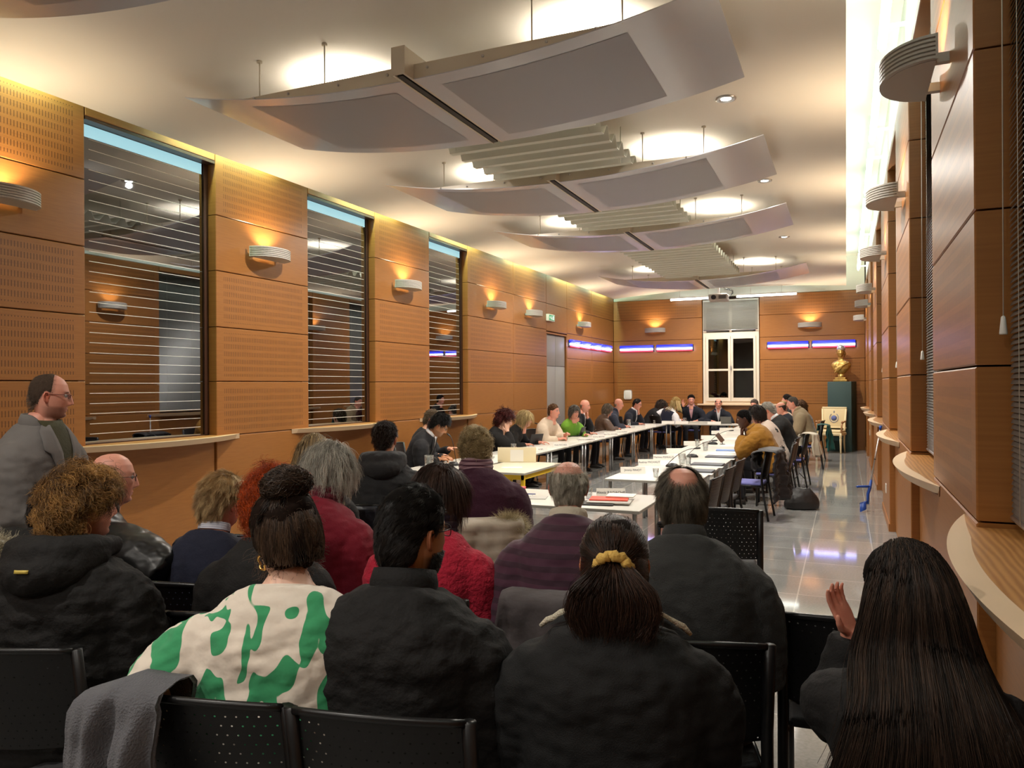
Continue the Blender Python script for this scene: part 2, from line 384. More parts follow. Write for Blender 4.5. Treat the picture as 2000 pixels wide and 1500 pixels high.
mb = MB(); mb.rbox(-hw - 0.15, 1.6, -0.16, 0.0, -0.05, 0.0, 0.008); mb.build('window_sill', OAKE, root)
# ---------------------------------------------------------------- right wall
PIERS_R = [(-5.0, 1.82), (3.42, 5.0), (6.72, 8.38), (9.97, 11.8), (13.77, 15.4), (16.9, 18.6), (20.1, YB)]
WINS_R = [(1.82, 3.42), (5.0, 6.72), (8.38, 9.97), (11.8, 13.77), (15.4, 16.9), (18.6, 20.1)]
mb = MB()
for i, (a, b) in enumerate(PIERS_R):
    for r in range(6): panel(mb, 'X', XR, 1, a, b, ROWS[r], ROWS[r + 1], [0, 1, 1, 1, 0, 1][r], 0.16)
    mb.box(XR - 0.012, XR + 0.1, a + 0.002, b - 0.002, 0, 0.09, 0)
for a, b in WINS_R:
    panel(mb, 'X', XR + 0.06, 1, a, b, 0, ROWS[1] - 0.06, 0, 0.1); panel(mb, 'X', XR, 1, a, b, 4.25, ROWS[6], 0, 0.14)
mb.box(XR + 0.17, XR + 0.4, YN, YB + 0.3, 0, 0.0 + 1.15, 2)
for a, b in PIERS_R: mb.box(XR + 0.16, XR + 0.4, a, b, 1.15, 4.35, 2)
struct(mb.build('wall_right', WM, uv=wuv('X')))
BLIND = mat('blind_slat', (0.20, 0.20, 0.19), 0.35, 0.5)
BLINDL = mat('blind_slat_pale', 'C4C8C0', 0.45, 0.0)
CORDM = mat('blind_cord', 'D8D2C4', 0.7)
def blind(y0, y1, ztop, zbot, x, tilt, label, axis='X', mt=BLIND, cord=True, side=-1, nm=None):
    L_ = y1 - y0
    root = empty('venetian_blind', (x, (y0 + y1) / 2, zbot) if axis == 'X' else ((y0 + y1) / 2, x, zbot), 0 if axis == 'X' else -PI / 2 * 1, label, 'blind')
    # local: slats along local Y, room side is local -X (right wall); back wall rotated so that room side is -Y
    H = ztop - zbot; mb = MB(); n = int(H / 0.0215)
    for k in range(n):
        z = 0.02 + (H - 0.06) * k / n; ca, sa = c_(tilt), s_(tilt)
        prof = [(-0.0125, -0.0012), (0, 0.0015), (0.0125, -0.0012)]
        pr = [(p * ca - q * sa, p * sa + q * ca + z) for p, q in prof]
        mb.add([(p, -L_ / 2 + 0.012, q) for p, q in pr] + [(p, L_ / 2 - 0.012, q) for p, q in pr], [(0, 1, 4, 3), (1, 2, 5, 4)], 0, True)
    mb.build('slats', mt, root, recalc=False)
    mb = MB(); mb.box(-0.02, 0.02, -L_ / 2 + 0.005, L_ / 2 - 0.005, H - 0.04, H); mb.build('head_rail', mt, root)
    mb = MB(); mb.tube([(0, -L_ / 2 + 0.012, 0.008), (0, L_ / 2 - 0.012, 0.008)], 0.011, 10); mb.build('bottom_rail', STEEL, root)
    for t in (-0.36, 0, 0.36): mb = MB(); mb.tube([(-0.014, t * L_, 0.01), (-0.014, t * L_, H - 0.03)], 0.0013, 5); mb.build('ladder_cord', CORDM, root)
    if cord:
        mb = MB(); yy = L_ / 2 - 0.06
        mb.tube([(-0.03, yy, H - 0.04), (-0.035, yy, 0.75)], 0.0022, 5); mb.tube([(-0.03, yy - .006, H - 0.04), (-0.035, yy, 0.76)], 0.0022, 5)
        pc = mb.build('pull_cord', CORDM, root)
        mb = MB(); mb.lathe([(0.004, 0.77), (0.008, 0.765), (0.014, 0.705), (0.013, 0.70)], 12, 0, T(-0.035, yy, 0)); mb.build('cord_pull', WHITEP, pc)
    return root
POSW = ['nearest the camera', 'second along the wall', 'third along the wall', 'fourth along the wall', 'fifth along the wall', 'farthest down the wall']
for i, (a, b) in enumerate(WINS_R):
    NW += 1
    root = empty('window_%d' % NW, (XR + 0.2, (a + b) / 2, 1.2)); root['kind'] = 'structure'; h = (b - a) / 2
    mb = MB()
    for s in (-1, 1): mb.box(-0.02, 0.06, min(s * h, s * (h - 0.07)), max(s * h, s * (h - 0.07)), 0, 3.05)
    mb.box(-0.02, 0.06, -0.05, 0.05, 0, 3.05); mb.box(-0.02, 0.06, -h, h, 0, .07); mb.box(-0.02, 0.06, -h, h, 2.98, 3.05); mb.box(-0.02, 0.06, -h, h, 1.9, 1.97)
    mb.build('window_frame', mat('grey_frame', (0.25, 0.25, 0.24), 0.5), root)
    mb = MB(); mb.box(0.02, 0.03, -h + .02, h - .02, 0.02, 3.03); mb.build('glass_pane', NIGHTGL, root)
    mb = MB(); sill_mesh(mb, XR - root.location.x, -1, -h, h, -0.065, -0.01, 0.16, ext=0.32, back=0.17); mb.build('window_sill', [OAK, OAKE], root)
    blind(a + 0.02, b - 0.02, 4.24, 1.23, XR + 0.115, 1.02, 'grey venetian blind lowered over the right wall window %s' % POSW[i])
blind(WB[0] + 0.03, WB[1] - 0.03, 4.13, 3.27, YB - 0.02, 0.75, 'pale venetian blind half raised above the white casement window', axis='Y', mt=BLINDL, cord=False)
# wall behind the camera
mb = MB(); mb.box(XL - 0.3, XR + 0.5, YN - 0.2, YN, 0, 4.9, 0); struct(mb.build('wall_front', [mat('front_plaster', (0.30, 0.28, 0.25), .8)]))
# ---------------------------------------------------------------- ceiling and coves
mb = MB(); nx = 24
xe = [XL + 0.10 + (0.0 - XL - 0.24) * i / nx for i in range(nx + 1)]
ys = [YN, 5.7, 7.7, 9.0, 12.85, 17.45, YB - .25]; xr = [0.155] * 7
rows = [];
for y, x1 in zip(ys, xr):
    xs = [XL + 0.10 + (x1 - XL - 0.24) * i / nx for i in range(nx + 1)]
    rows.append([(x, y, ceil_z(x)) for x in xs])
top = [[(x, y, z + 0.05) for x, y, z in r] for r in rows]
for A, fl in ((rows, False), (top, True)):
    vs = [p for r in A for p in r]; w = nx + 1
    mb.add(vs, [(i * w + j, i * w + j + 1, (i + 1) * w + j + 1, (i + 1) * w + j) for i in range(len(A) - 1) for j in range(nx)], 0, True)
for k in (0, nx):
    for i in range(len(rows) - 1): mb.add([rows[i][k], rows[i + 1][k], top[i + 1][k], top[i][k]], [(0, 1, 2, 3)], 0)
for j in range(nx): mb.add([rows[-1][j], rows[-1][j + 1], top[-1][j + 1], top[-1][j]], [(0, 1, 2, 3)], 0)
struct(mb.build('ceiling', [PLAST], recalc=False))
mb = MB(); mb.box(XL - 0.4, XR + 0.6, YN - .2, YB + 0.4, 5.15, 5.3); mb.box(XR + 0.03, XR + 0.3, YN, YB + 0.3, 4.36, 5.15); mb.box(XL - 0.3, XL - 0.06, YN, YB + .3, 4.36, 5.15)
mb.box(XL, XR, YB + 0.04, YB + 0.2, 4.24, 5.15)
struct(mb.build('ceiling_cove', [COVE]))
# ---------------------------------------------------------------- hanging canopies
CANM = mat('canopy_sheet', (0.66, 0.69, 0.76), 0.2, spec=0.6)
CANP = mat('canopy_perforated', (0.38, 0.39, 0.43), 0.42, bump=(600, 0.15))
CANW = mat('canopy_web', 'CFC7B6', 0.4)
SLOT = mat('slot_black', (0.01, 0.01, 0.01), 0.5)
PLEAT = mat('pleated_sheet', 'D6DACE', 0.5)
UPG = mat('uplight_glow', (1, .9, .7), 0.5, emit=(1, 0.80, 0.50), estr=26)
CX, CHALF, CW = -2.945, 2.21, 1.55
def can_z(x): return 4.0 + 0.225 * (abs(x) / CHALF) ** 2.2
def canopy(y0, label, lights=True):
    root = empty('ceiling_canopy', (CX, y0, 4.0), 0, label, 'acoustic canopy', 'curved canopies hung from the ceiling')
    for s in (-1, 1):
        mb = MB(); n = 26; x0, x1 = s * 0.035, s * CHALF
        xs = [x0 + (x1 - x0) * i / n for i in range(n + 1)]; th = 0.008
        Y = [0, CW]
        lo = [[(x, y, can_z(x) - 4.0) for y in Y] for x in xs]; hi = [[(x, y, can_z(x) - 4.0 + th) for y in Y] for x in xs]
        for i in range(n):
            mb.add([lo[i][0], lo[i][1], lo[i + 1][1], lo[i + 1][0]], [(0, 1, 2, 3)], 0, True); mb.add([hi[i][0], hi[i][1], hi[i + 1][1], hi[i + 1][0]], [(0, 1, 2, 3)], 0, True)
            for k in (0, 1): mb.add([lo[i][k], lo[i + 1][k], hi[i + 1][k], hi[i][k]], [(0, 1, 2, 3)], 0)
        for i in (0, n): mb.add([lo[i][0], lo[i][1], hi[i][1], hi[i][0]], [(0, 1, 2, 3)], 0)
        sh = mb.build('canopy_sheet', CANM, root)
        mb = MB(); xa, xb = s * 0.20, s * 1.62; n2 = 18   # perforated field let into the underside
        for i in range(n2):
            p, q = xa + (xb - xa) * i / n2, xa + (xb - xa) * (i + 1) / n2; d = -0.0025
            mb.add([(p, 0.16, can_z(p) - 4 + d), (p, CW - 0.16, can_z(p) - 4 + d), (q, CW - 0.16, can_z(q) - 4 + d), (q, 0.16, can_z(q) - 4 + d)], [(0, 1, 2, 3)], 0, True)
        mb.build('perforated_field', CANP, sh, recalc=False)
        for yy in (0.0, CW - 0.012):
            mb = MB(); n3 = 20; xt = s * 1.66; P = []
            for i in range(n3 + 1):
                x = x0 + (xt - x0) * i / n3; P.append((x, can_z(x) - 4 + 0.006, max(0.112, can_z(x) - 4 + 0.007)))
            for i in range(n3):
                a, b = P[i], P[i + 1]; mb.box(0, 0, 0, 0, 0, 0) if False else None
                v = [(a[0], yy, a[1]), (b[0], yy, b[1]), (b[0], yy, b[2]), (a[0], yy, a[2])]; w = [(x, yy + 0.012, z) for x, y, z in v]
                mb.add(v + w, [(0, 1, 2, 3), (4, 5, 6, 7), (3, 2, 6, 7), (0, 1, 5, 4)], 0)
            wb = mb.build('edge_web', CANW, root)
            if yy == 0.0:
                for bx in (0.17, 0.62, 1.1, 1.45):
                    mb = MB(); mb.ball((s * bx, -0.006, max(0.07, (can_z(bx) - 4 + .112) / 2)), 0.011, 8, 5); mb.build('bolt', STEEL, wb)
    mb = MB(); mb.box(-0.055, -0.035, -0.12, CW + 0.03, 0.0, 0.20); mb.box(0.035, 0.055, -0.12, CW + 0.03, 0.0, 0.20); mb.box(-0.057, 0.057, -0.130, -0.1205, -0.002, 0.202)
    rb = mb.build('centre_beam', CANW, root)
    mb = MB(); mb.box(-0.022, 0.022, -0.1, CW - 0.01, -0.004, 0.01); mb.build('light_slot', SLOT, rb)
    for x in (-1.42, -0.77, 0.98, 1.62):
        for yy in (0.03, CW - 0.03):
            zt = ceil_z(CX + x) - 4.0; mb = MB(); zb = max(0.10, can_z(x) - 4)
            mb.tube([(x, yy, zb), (x, yy, zt)], 0.006, 6); mb.lathe([(0.022, zt - 0.016), (0.022, zt - 0.001)], 12, 0, T(x, yy, 0)); mb.build('hanger_rod', CANW, root)
    for x in (-1.05, 1.2):
        mb = MB(); mb.rbox(x - 0.1, x + 0.1, 0.55, 0.8, 0.075, 0.15, 0.01); u = mb.build('uplight_box', CANW, root)
        mb = MB(); mb.box(x - 0.085, x + 0.085, 0.57, 0.78, 0.151, 0.154); mb.build('uplight_lens', UPG, u)
        if lights: lamp('canopy_uplight', 'SPOT', (CX + x, y0 + 0.68, 4.17), 120, (1.0, 0.90, 0.76), rot=(PI, 0, 0), spot_size=math.radians(150), spot_blend=0.6, shadow_soft_size=0.07)
    return root
for y0, l in ((1.7, 'grey curved canopy cut by the top left corner of the photo'), (4.8, 'large grey curved canopy, nearest wholly visible one'), (7.9, 'grey curved canopy, second in the row away from the camera'), (11.0, 'grey curved canopy, third in the row away from the camera'), (16.6, 'small grey canopy nearest the white casement window')):
    canopy(y0, l)
def pleats(y0, y1, label):
    p = 0.26; n = int(round((y1 - y0) / p)); root = MB(); x0, x1 = -3.60, -2.03; th = 0.006
    prof = []
    for k in range(n):
        prof += [(y0 + k * p, 4.06), (y0 + k * p + 0.07, 4.06), (y0 + k * p + 0.17, 4.17), (y0 + k * p + 0.2, 4.17)]
    prof.append((y0 + n * p, 4.06))
    for (ya, za), (yb, zb) in zip(prof, prof[1:]):
        root.add([(x0, ya, za), (x1, ya, za), (x1, yb, zb), (x0, yb, zb), (x0, ya, za + th), (x1, ya, za + th), (x1, yb, zb + th), (x0, yb, zb + th)], [(0, 1, 2, 3), (4, 5, 6, 7), (0, 3, 7, 4), (1, 2, 6, 5)], 0)
    for x in (x0 + 0.1, x1 - 0.1):
        for yy in (y0 + 0.2, y1 - 0.2): root.tube([(x, yy, 4.06), (x, yy, ceil_z(x))], 0.005, 6)
    return tag(root.build('pleated_baffle', PLEAT), label, 'acoustic baffle', 'pleated baffles between the canopies')
pleats(6.40, 7.86, 'pale pleated baffle between the two nearest whole canopies')
pleats(9.5, 10.95, 'pale pleated baffle between the second and third canopies')
pleats(12.6, 16.5, 'long pale pleated baffle running to the farthest canopy')
# ---------------------------------------------------------------- downlights
LENS = mat('downlight_lens', (1, 1, 1), 0.3, emit=(1, 0.95, 0.86), estr=18)
DW = ['by the top left corner', 'over the front of the right aisle', 'by the left wall near the first window', 'over the right aisle', 'beside the second canopy', 'right of the second canopy', 'left of the third canopy', 'right of the third canopy', 'left of the last canopy', 'right of the last canopy', 'above the back table', 'over the long baffle', 'over the seats', 'a', 'b', 'c']
for (x, y), w in zip(DOWN, DW):
    if y < 0.9 or (x, y) == (-2.9, 13.6): continue
    r = empty('recessed_downlight', (x, y, ceil_z(x) - 0.002), 0, 'round recessed downlight in the ceiling ' + w, 'ceiling light', 'recessed downlights')
    mb = MB(); mb.lathe([(0.045, -0.004), (0.075, -0.016), (0.092, -0.012), (0.095, 0.0)], 20, cap=False); mb.build('trim_ring', STEEL, r)
    mb = MB(); mb.lathe([(0.001, -0.008), (0.046, -0.008), (0.046, 0.0)], 16); mb.build('lens', LENS, r)
# visible fluorescent tubes in front of the back wall top
TUBE = mat('fluorescent_tube', (1, 1, 1), 0.4, emit=(0.93, 1.0, 0.93), estr=6)
for xa, xb, w in ((-4.57, -3.25, 'left of the projector'), (-2.75, -1.2, 'right of the projector')):
    r = empty('fluorescent_light', ((xa + xb) / 2, 21.6, 4.16), 0, 'white fluorescent tube hung before the back wall ' + w, 'strip light')
    mb = MB(); mb.tube([((xa - xb) / 2, 0, 0), ((xb - xa) / 2, 0, 0)], 0.028, 10); mb.build('tube', TUBE, r)
    mb = MB(); mb.rbox((xa - xb) / 2, (xb - xa) / 2, -0.03, 0.03, 0.03, 0.06, 0.005)
    for t in (-.4, .4): mb.tube([(t, 0, .05), (t, 0, 0.25)], 0.006, 6)
    mb.build('fixture_body', WHITEP, r)
# cove fluorescents
TUBEC = mat('cove_tube', (1, 1, 1), 0.4, emit=(0.86, 1.0, 0.93), estr=3)
for i in range(8):
    y = 0.6 + i * 2.8
    mb = MB(); mb.tube([(0.30, y - 1.15, 4.66), (0.30, y + 1.15, 4.66)], 0.02, 8); mb.box(0.27, 0.34, y - 1.2, y + 1.2, 4.69, 4.72)
    for t in (-.8, .8): mb.box(.33, .5, y + t - .02, y + t + .02, 4.695, 4.715)
    o = tag(mb.build('cove_strip_light', [TUBEC]), 'white fluorescent strip in the cove above the right wall', 'strip light', 'cove strip lights')
# ---------------------------------------------------------------- sconces
SCG = mat('sconce_glow', (1, 0.7, 0.3), 0.5, emit=(1.0, 0.55, 0.14), estr=14)
def sconce_proto(label):
    root = empty('wall_sconce', (0, 0, 0), 0, label, 'wall light', 'grey ribbed wall sconces')
    n = 22; RX, RY = 0.30, 0.235
    def el(k, f=1.0): a = PI * k / n; return (RX * f * c_(a), -0.06 - RY * f * s_(a))   # projects towards local -Y
    mb = MB(); prof = []
    z = -0.055; prof += [(0.93, z)]
    for k in range(6): prof += [(1.0, z + 0.003), (1.0, z + 0.014), (0.965, z + 0.016), (0.965, z + 0.020)]; z += 0.0205
    prof += [(0.90, z), (0.90, -0.045)]
    mb.loft([[(*el(k, f), zz) for k in range(n + 1)] for f, zz in prof], 0, cap=False, closed=False)
    mb.prism([el(k, 0.93) for k in range(n + 1)], -0.057, -0.046)
    for x0 in (-0.30, 0.29): mb.box(x0, x0 + 0.01, -0.066, -0.055, -0.055, 0.065)
    body = mb.build('ribbed_bowl', GREYP, root, smooth=False)
    for x in (-0.2, 0.2): mb = MB(); mb.box(x - 0.02, x + 0.02, -0.12, 0.0, -0.045, 0.0); mb.build('wall_bracket', GREYP, root)
    mb = MB(); mb.tube([(-0.07, -0.13, 0.0), (0.07, -0.13, 0.0)], 0.012, 8); mb.build('bulb', SCG, root)
    return root
SL = [(-1.0, 'behind'), (3.98 * 1.0, '')]
def add_sconce(proto, loc, rz, label, first):
    r = proto if first else clone(proto); r.location = loc; r.rotation_euler = (0, 0, rz); r['label'] = label
    d = Matrix.Rotation(rz, 4, 'Z') @ Vector((0, -0.14, 0.035))
    lamp('sconce_lamp', 'SPOT', (loc[0] + d.x, loc[1] + d.y, loc[2] + 0.015), 40, (1.0, 0.80, 0.54), rot=(PI, 0, 0), spot_size=math.radians(132), spot_blend=0.6, shadow_soft_size=0.03)
    return r
proto = None
spots = [((XL, 3.98, 3.32), PI / 2, 'grey ribbed sconce cut by the left edge, above the standing man'),
         ((XL, 7.10, 3.32), PI / 2, 'grey ribbed sconce glowing orange between the first two left windows'),
         ((XL, 10.2, 3.32), PI / 2, 'grey ribbed sconce between the second and third left windows'),
         ((XL, 13.45, 3.32), PI / 2, 'grey ribbed sconce just past the third left window'),
         ((XL, 15.4, 3.32), PI / 2, 'grey ribbed sconce on the left wall just before the exit sign'),
         ((XL, 18.85, 3.32), PI / 2, 'grey ribbed sconce on the left wall past the exit sign'),
         ((-5.10, YB, 3.33), 0, 'grey ribbed sconce on the back wall left of the window'),
         ((-0.89, YB, 3.33), 0, 'grey ribbed sconce on the back wall right of the window'),
         ((XR, 4.36, 3.33), -PI / 2, 'large looking grey ribbed sconce at the top of the right wall'),
         ((XR, 7.35, 3.36), -PI / 2, 'grey ribbed sconce, second along the right wall'),
         ((XR, 10.6, 3.38), -PI / 2, 'grey ribbed sconce, third along the right wall'),
         ((XR, 14.3, 3.36), -PI / 2, 'grey ribbed sconce, fourth along the right wall'),
         ((XR, 16.95, 3.36), -PI / 2, 'grey ribbed sconce, fifth along the right wall'),
         ((XR, 20.6, 3.36), -PI / 2, 'grey ribbed sconce at the far end of the right wall')]
pr_ = sconce_proto('x')
for i, (l, rz, lb) in enumerate(spots): add_sconce(pr_, l, rz, lb, i == 0)
# ---------------------------------------------------------------- tricolour neon lines
NB = mat('neon_blue', (0.01, 0.01, .25), 0.4, emit=(0.03, 0.04, 0.85), estr=1.0)
NWt = mat('neon_white', (1, 1, 1), 0.4, emit=(0.75, 0.88, 1.0), estr=1.6)
NR = mat('neon_red', (.3, 0.01, 0.01), 0.4, emit=(1.0, 0.05, 0.10), estr=0.8)
def neon(loc, rz, L_, label):
    r = empty('neon_light', loc, rz, label, 'neon light', 'tricolour neon lights')
    mb = MB(); mb.rbox(-L_ / 2, L_ / 2, -0.012, 0.0, -0.07, 0.11, 0.004); mb.build('back_plate', SLOT, r)
    for z, m_, nm, t in ((0.078, NB, 'blue_tube', .042), (0.0, NWt, 'white_tube', .032), (-0.058, NR, 'red_tube', .018)):
        mb = MB(); mb.tube([(-L_ / 2 + 0.03, -0.055, z), (L_ / 2 - 0.03, -0.055, z)], t, 10); mb.build(nm, m_, r)
    e = {0: (loc[0], loc[1] - 0.12, loc[2]), 1: (loc[0] + 0.12, loc[1], loc[2])}[0 if rz == 0 else 1]
    lamp('neon_glow', 'AREA', e, 3.0, (0.38, 0.45, 1.0), shape='RECTANGLE', size=L_, size_y=0.12, rot=(PI / 2, 0, rz))
    return r
for xa, xb, w in ((-6.20, -5.12, 'back wall, leftmost of four'), (-5.10, -3.98, 'back wall, second, left of the window'), (-2.02, -0.89, 'back wall, third, right of the window'), (-0.87, 0.27, 'back wall behind the gilt bust')):
    neon(((xa + xb) / 2, YB, 2.79), 0, xb - xa - 0.03, 'blue white and red neon line on the ' + w)
for ya, yb, w in ((17.92, 18.7, 'nearest the grey door'), (18.7, 19.6, 'second from the door'), (19.6, 20.55, 'third from the door'), (20.55, 21.6, 'in the far corner')):
    neon((XL, (ya + yb) / 2, 2.78), PI / 2, yb - ya - 0.03, 'blue white and red neon line on the left wall ' + w)
# ---------------------------------------------------------------- projector, exit sign, small wall things
pj = empty('ceiling_projector', (-3.05, 20.4, 4.02), 0, 'white video projector hung under the farthest canopy', 'projector')
mb = MB(); mb.rbox(-0.19, 0.19, -0.16, 0.16, -0.07, 0.07, 0.015); bd = mb.build('projector_body', mat('proj_grey', 'B8B5AE', 0.45), pj)
mb = MB(); mb.lathe([(0.05, 0.0), (0.05, 0.03), (0.035, 0.032)], 16, 0, T(-0.08, -0.16, 0.0, rx=PI / 2)); mb.build('lens', BLACKP, bd)
mb = MB(); mb.box(0.02, 0.17, -0.162, -0.158, -0.04, 0.04); mb.build('vent_grille', mat('vent_dark', (0.1, 0.1, 0.1), 0.6), bd)
mb = MB(); mb.tube([(0, 0, 0.07), (0, 0, 0.42)], 0.02, 10); mb.rbox(-0.1, 0.1, -0.1, 0.1, 0.06, 0.085, .005); mb.build('ceiling_mount', WHITEP, pj)
mb = MB()
for k in range(4): mb.tube([(0.2, 0.02 * k, 0.0), (0.3, -0.05, 0.08 + .02 * k), (0.27 - .05 * k, -0.05, 0.17), (0.12, 0, 0.2), (0.03, 0, 0.3)], 0.006, 6)
mb.build('cable', RUB, pj); pj.scale = (1.25, 1.25, 1.2)
ex = empty('exit_sign', (XL, 16.62, 3.33), PI / 2, 'small white and green emergency exit sign over the grey door', 'sign')
mb = MB(); mb.rbox(-0.2, 0.2, -0.07, 0.0, -0.08, 0.08, 0.006); mb.build('sign_box', WHITEP, ex)
mb = MB(); mb.box(-0.17, 0.17, -0.074, -0.07, -0.06, 0.06); f_ = mb.build('sign_face', mat('exit_green', (0.01, 0.22, 0.09), 0.4, emit=(0.02, 0.5, 0.2), estr=0.4), ex)
mb = MB(); WG = mat('exit_white', (0.9, 0.95, 0.9), 0.4, emit=(1, 1, 1), estr=0.5)
mb.box(0.06, 0.13, -0.077, -0.074, -0.045, 0.045); mb.ball((-0.02, -0.076, 0.032), (0.012, 0.002, 0.012), 8, 5); mb.prism([(-0.03, 0.02), (0.0, 0.015), (0.02, -0.045), (0.005, -0.045), (-0.015, -0.01), (-0.05, -0.045), (-0.06, -0.04)], -0.077, -0.074, axis=1)
mb.prism([(-0.15, 0), (-0.11, 0.03), (-0.11, -0.03)], -0.077, -0.074, axis=1); mb.build('running_figure', WG, ex)
wp = MB(); wp.rbox(-0.12, 0.12, -0.05, 0.0, -0.14, 0.14, 0.05, seg=4)
o = wp.build('wall_speaker', WHITEP); o.location = (-5.93, YB, 1.46); tag(o, 'white rounded box on the back wall above the bald man in blue', 'loudspeaker')
for (y, z, w) in ((10.7, 0.42, 'low on the right wall by the crutch'), (17.9, 0.7, 'on the right wall near the pedestal')):
    mb = MB(); mb.rbox(-0.012, 0, -0.04, 0.04, -0.06, 0.06, 0.004); o = mb.build('wall_socket', WHITEP); o.location = (XR, y, z); tag(o, 'white wall socket ' + w, 'socket')
# ---------------------------------------------------------------- figure building
def mesh_np(name, V, F, mats, parent=None, smooth=True, col=None, mi=None):
    """F: list of arrays (n,k)"""
    me = bpy.data.meshes.new(name); V = np.asarray(V, np.float32)
    Fs = [np.asarray(f, np.int32) for f in F if len(f)]
    me.vertices.add(len(V)); me.vertices.foreach_set('co', V.ravel())
    nl = sum(f.size for f in Fs); npoly = sum(len(f) for f in Fs)
    me.loops.add(nl); me.polygons.add(npoly)
    me.loops.foreach_set('vertex_index', np.concatenate([f.ravel() for f in Fs]))
    tot = np.concatenate([np.full(len(f), f.shape[1], np.int32) for f in Fs]); st = np.concatenate([[0], np.cumsum(tot)[:-1]]).astype(np.int32)
    me.polygons.foreach_set('loop_start', st); me.polygons.foreach_set('loop_total', tot)
    me.polygons.foreach_set('use_smooth', np.full(npoly, smooth))
    for m in (mats if isinstance(mats, (list, tuple)) else [mats]): me.materials.append(m)
    if mi is not None: me.polygons.foreach_set('material_index', np.asarray(mi, np.int32))
    if col is not None:
        a = me.color_attributes.new('Col', 'FLOAT_COLOR', 'POINT'); c4 = np.ones((len(V), 4), np.float32); c4[:, :3] = col
        a.data.foreach_set('color', c4.ravel())
    me.update(calc_edges=True); me.validate()
    o = bpy.data.objects.new(name, me); COL.objects.link(o)
    if parent is not None: o.parent = parent
    return o
def grid_faces(nr, nc, closed=True):
    i = np.arange(nr - 1)[:, None]; j = np.arange(nc if closed else nc - 1)[None, :]; k = (j + 1) % nc
    return np.stack([i * nc + j, i * nc + k, (i + 1) * nc + k, (i + 1) * nc + j], -1).reshape(-1, 4)
def remesh(mb, voxel, smooth=6, sub=False):
    me = bpy.data.meshes.new('t'); me.from_pydata(mb.v, [], mb.f); me.update()
    bm = bmesh.new(); bm.from_mesh(me); bmesh.ops.recalc_face_normals(bm, faces=bm.faces); bm.to_mesh(me); bm.free()
    o = bpy.data.objects.new('t', me); COL.objects.link(o)
    r = o.modifiers.new('r', 'REMESH'); r.mode = 'VOXEL'; r.voxel_size = voxel; r.adaptivity = 0
    s = o.modifiers.new('s', 'SMOOTH'); s.factor = 0.5; s.iterations = smooth
    dg = bpy.context.evaluated_depsgraph_get(); ev = o.evaluated_get(dg); m2 = ev.to_mesh()
    n = len(m2.vertices); V = np.empty(n * 3, np.float32); m2.vertices.foreach_get('co', V); V = V.reshape(-1, 3)
    N = np.empty(n * 3, np.float32); m2.vertices.foreach_get('normal', N); N = N.reshape(-1, 3)
    Q = [tuple(p.vertices) for p in m2.polygons]
    ev.to_mesh_clear(); bpy.data.objects.remove(o); bpy.data.meshes.remove(me)
    q4 = [q for q in Q if len(q) == 4]; q3 = [q for q in Q if len(q) == 3]
    return V, N, [np.array(q4), np.array(q3)] if q3 else [np.array(q4)]
def fbm(P, sc, oct=2, seed=0.0):
    out = np.zeros(len(P)); sc = np.asarray(sc) if hasattr(sc, '__len__') else np.array([sc] * 3)
    for k in range(oct):
        q = P * sc * (2 ** k) + seed + 17.3 * k
        out += np.array([mnoise.noise(Vector(p)) for p in q]) / (2 ** k)
    return out
SKIN = mat('skin', (0.6, 0.36, 0.27), 0.48, attr='Col', sss=0.12, spec=0.4, bump=(180, 0.05))
HAIRM = mat('hair', (0.05, 0.03, 0.02), 0.45, attr='Col', spec=0.35)
HAIRB = mat('hair_base', (0.05, 0.03, 0.02), 0.85, attr='Col', spec=0.08)
TONES = dict(fair='D9A68C', pink='D99A85', tan='B98560', olive='A9784F', dark='4A2C1E', pale='E0B59E')

# head profile: z, half width, front, back
HP = np.array([[.1185, .002, .002, .004], [.116, .022, .020, .030], [.108, .040, .038, .056], [.095, .0545, .058, .076], [.070, .068, .077, .092], [.040, .0755, .087, .099],
               [.010, .0765, .0905, .0995], [-.020, .0745, .089, .093], [-.045, .0705, .0865, .080], [-.070, .0645, .0835, .066], [-.090, .058, .0815, .058],
               [-.104, .051, .077, .0545], [-.114, .0455, .066, .054], [-.121, .0455, .050, .0545], [-.132, .0500, .041, .056], [-.150, .0530, .038, .058], [-.185, .0545, .038, .061], [-.23, .060, .042, .066]])
def head_surface(th, z):
    """th: angle from front (0) to the side; returns x,y on the plain head surface (arrays)"""
    a = np.interp(-z, -HP[:, 0], HP[:, 1]); f = np.interp(-z, -HP[:, 0], HP[:, 2]); b = np.interp(-z, -HP[:, 0], HP[:, 3])
    c, s = np.cos(th), np.sin(th)
    y = np.where(c > 0, f * c, b * c)
    jaw = np.clip((-z - .05) / .06, 0, 1) * np.clip((.125 + z) / .01, 0, 1)
    x = a * s * (1 - 0.22 * jaw * np.clip(c, 0, 1) ** 1.5)
    return x, y
def zs_rows(n):
    zz = np.concatenate([.1185 - .0485 * (np.linspace(0, 1, n // 4, endpoint=False) ** 1.6), np.linspace(.070, -.132, n // 2, endpoint=False), np.linspace(-.132, -.23, n // 6)])
    return zz
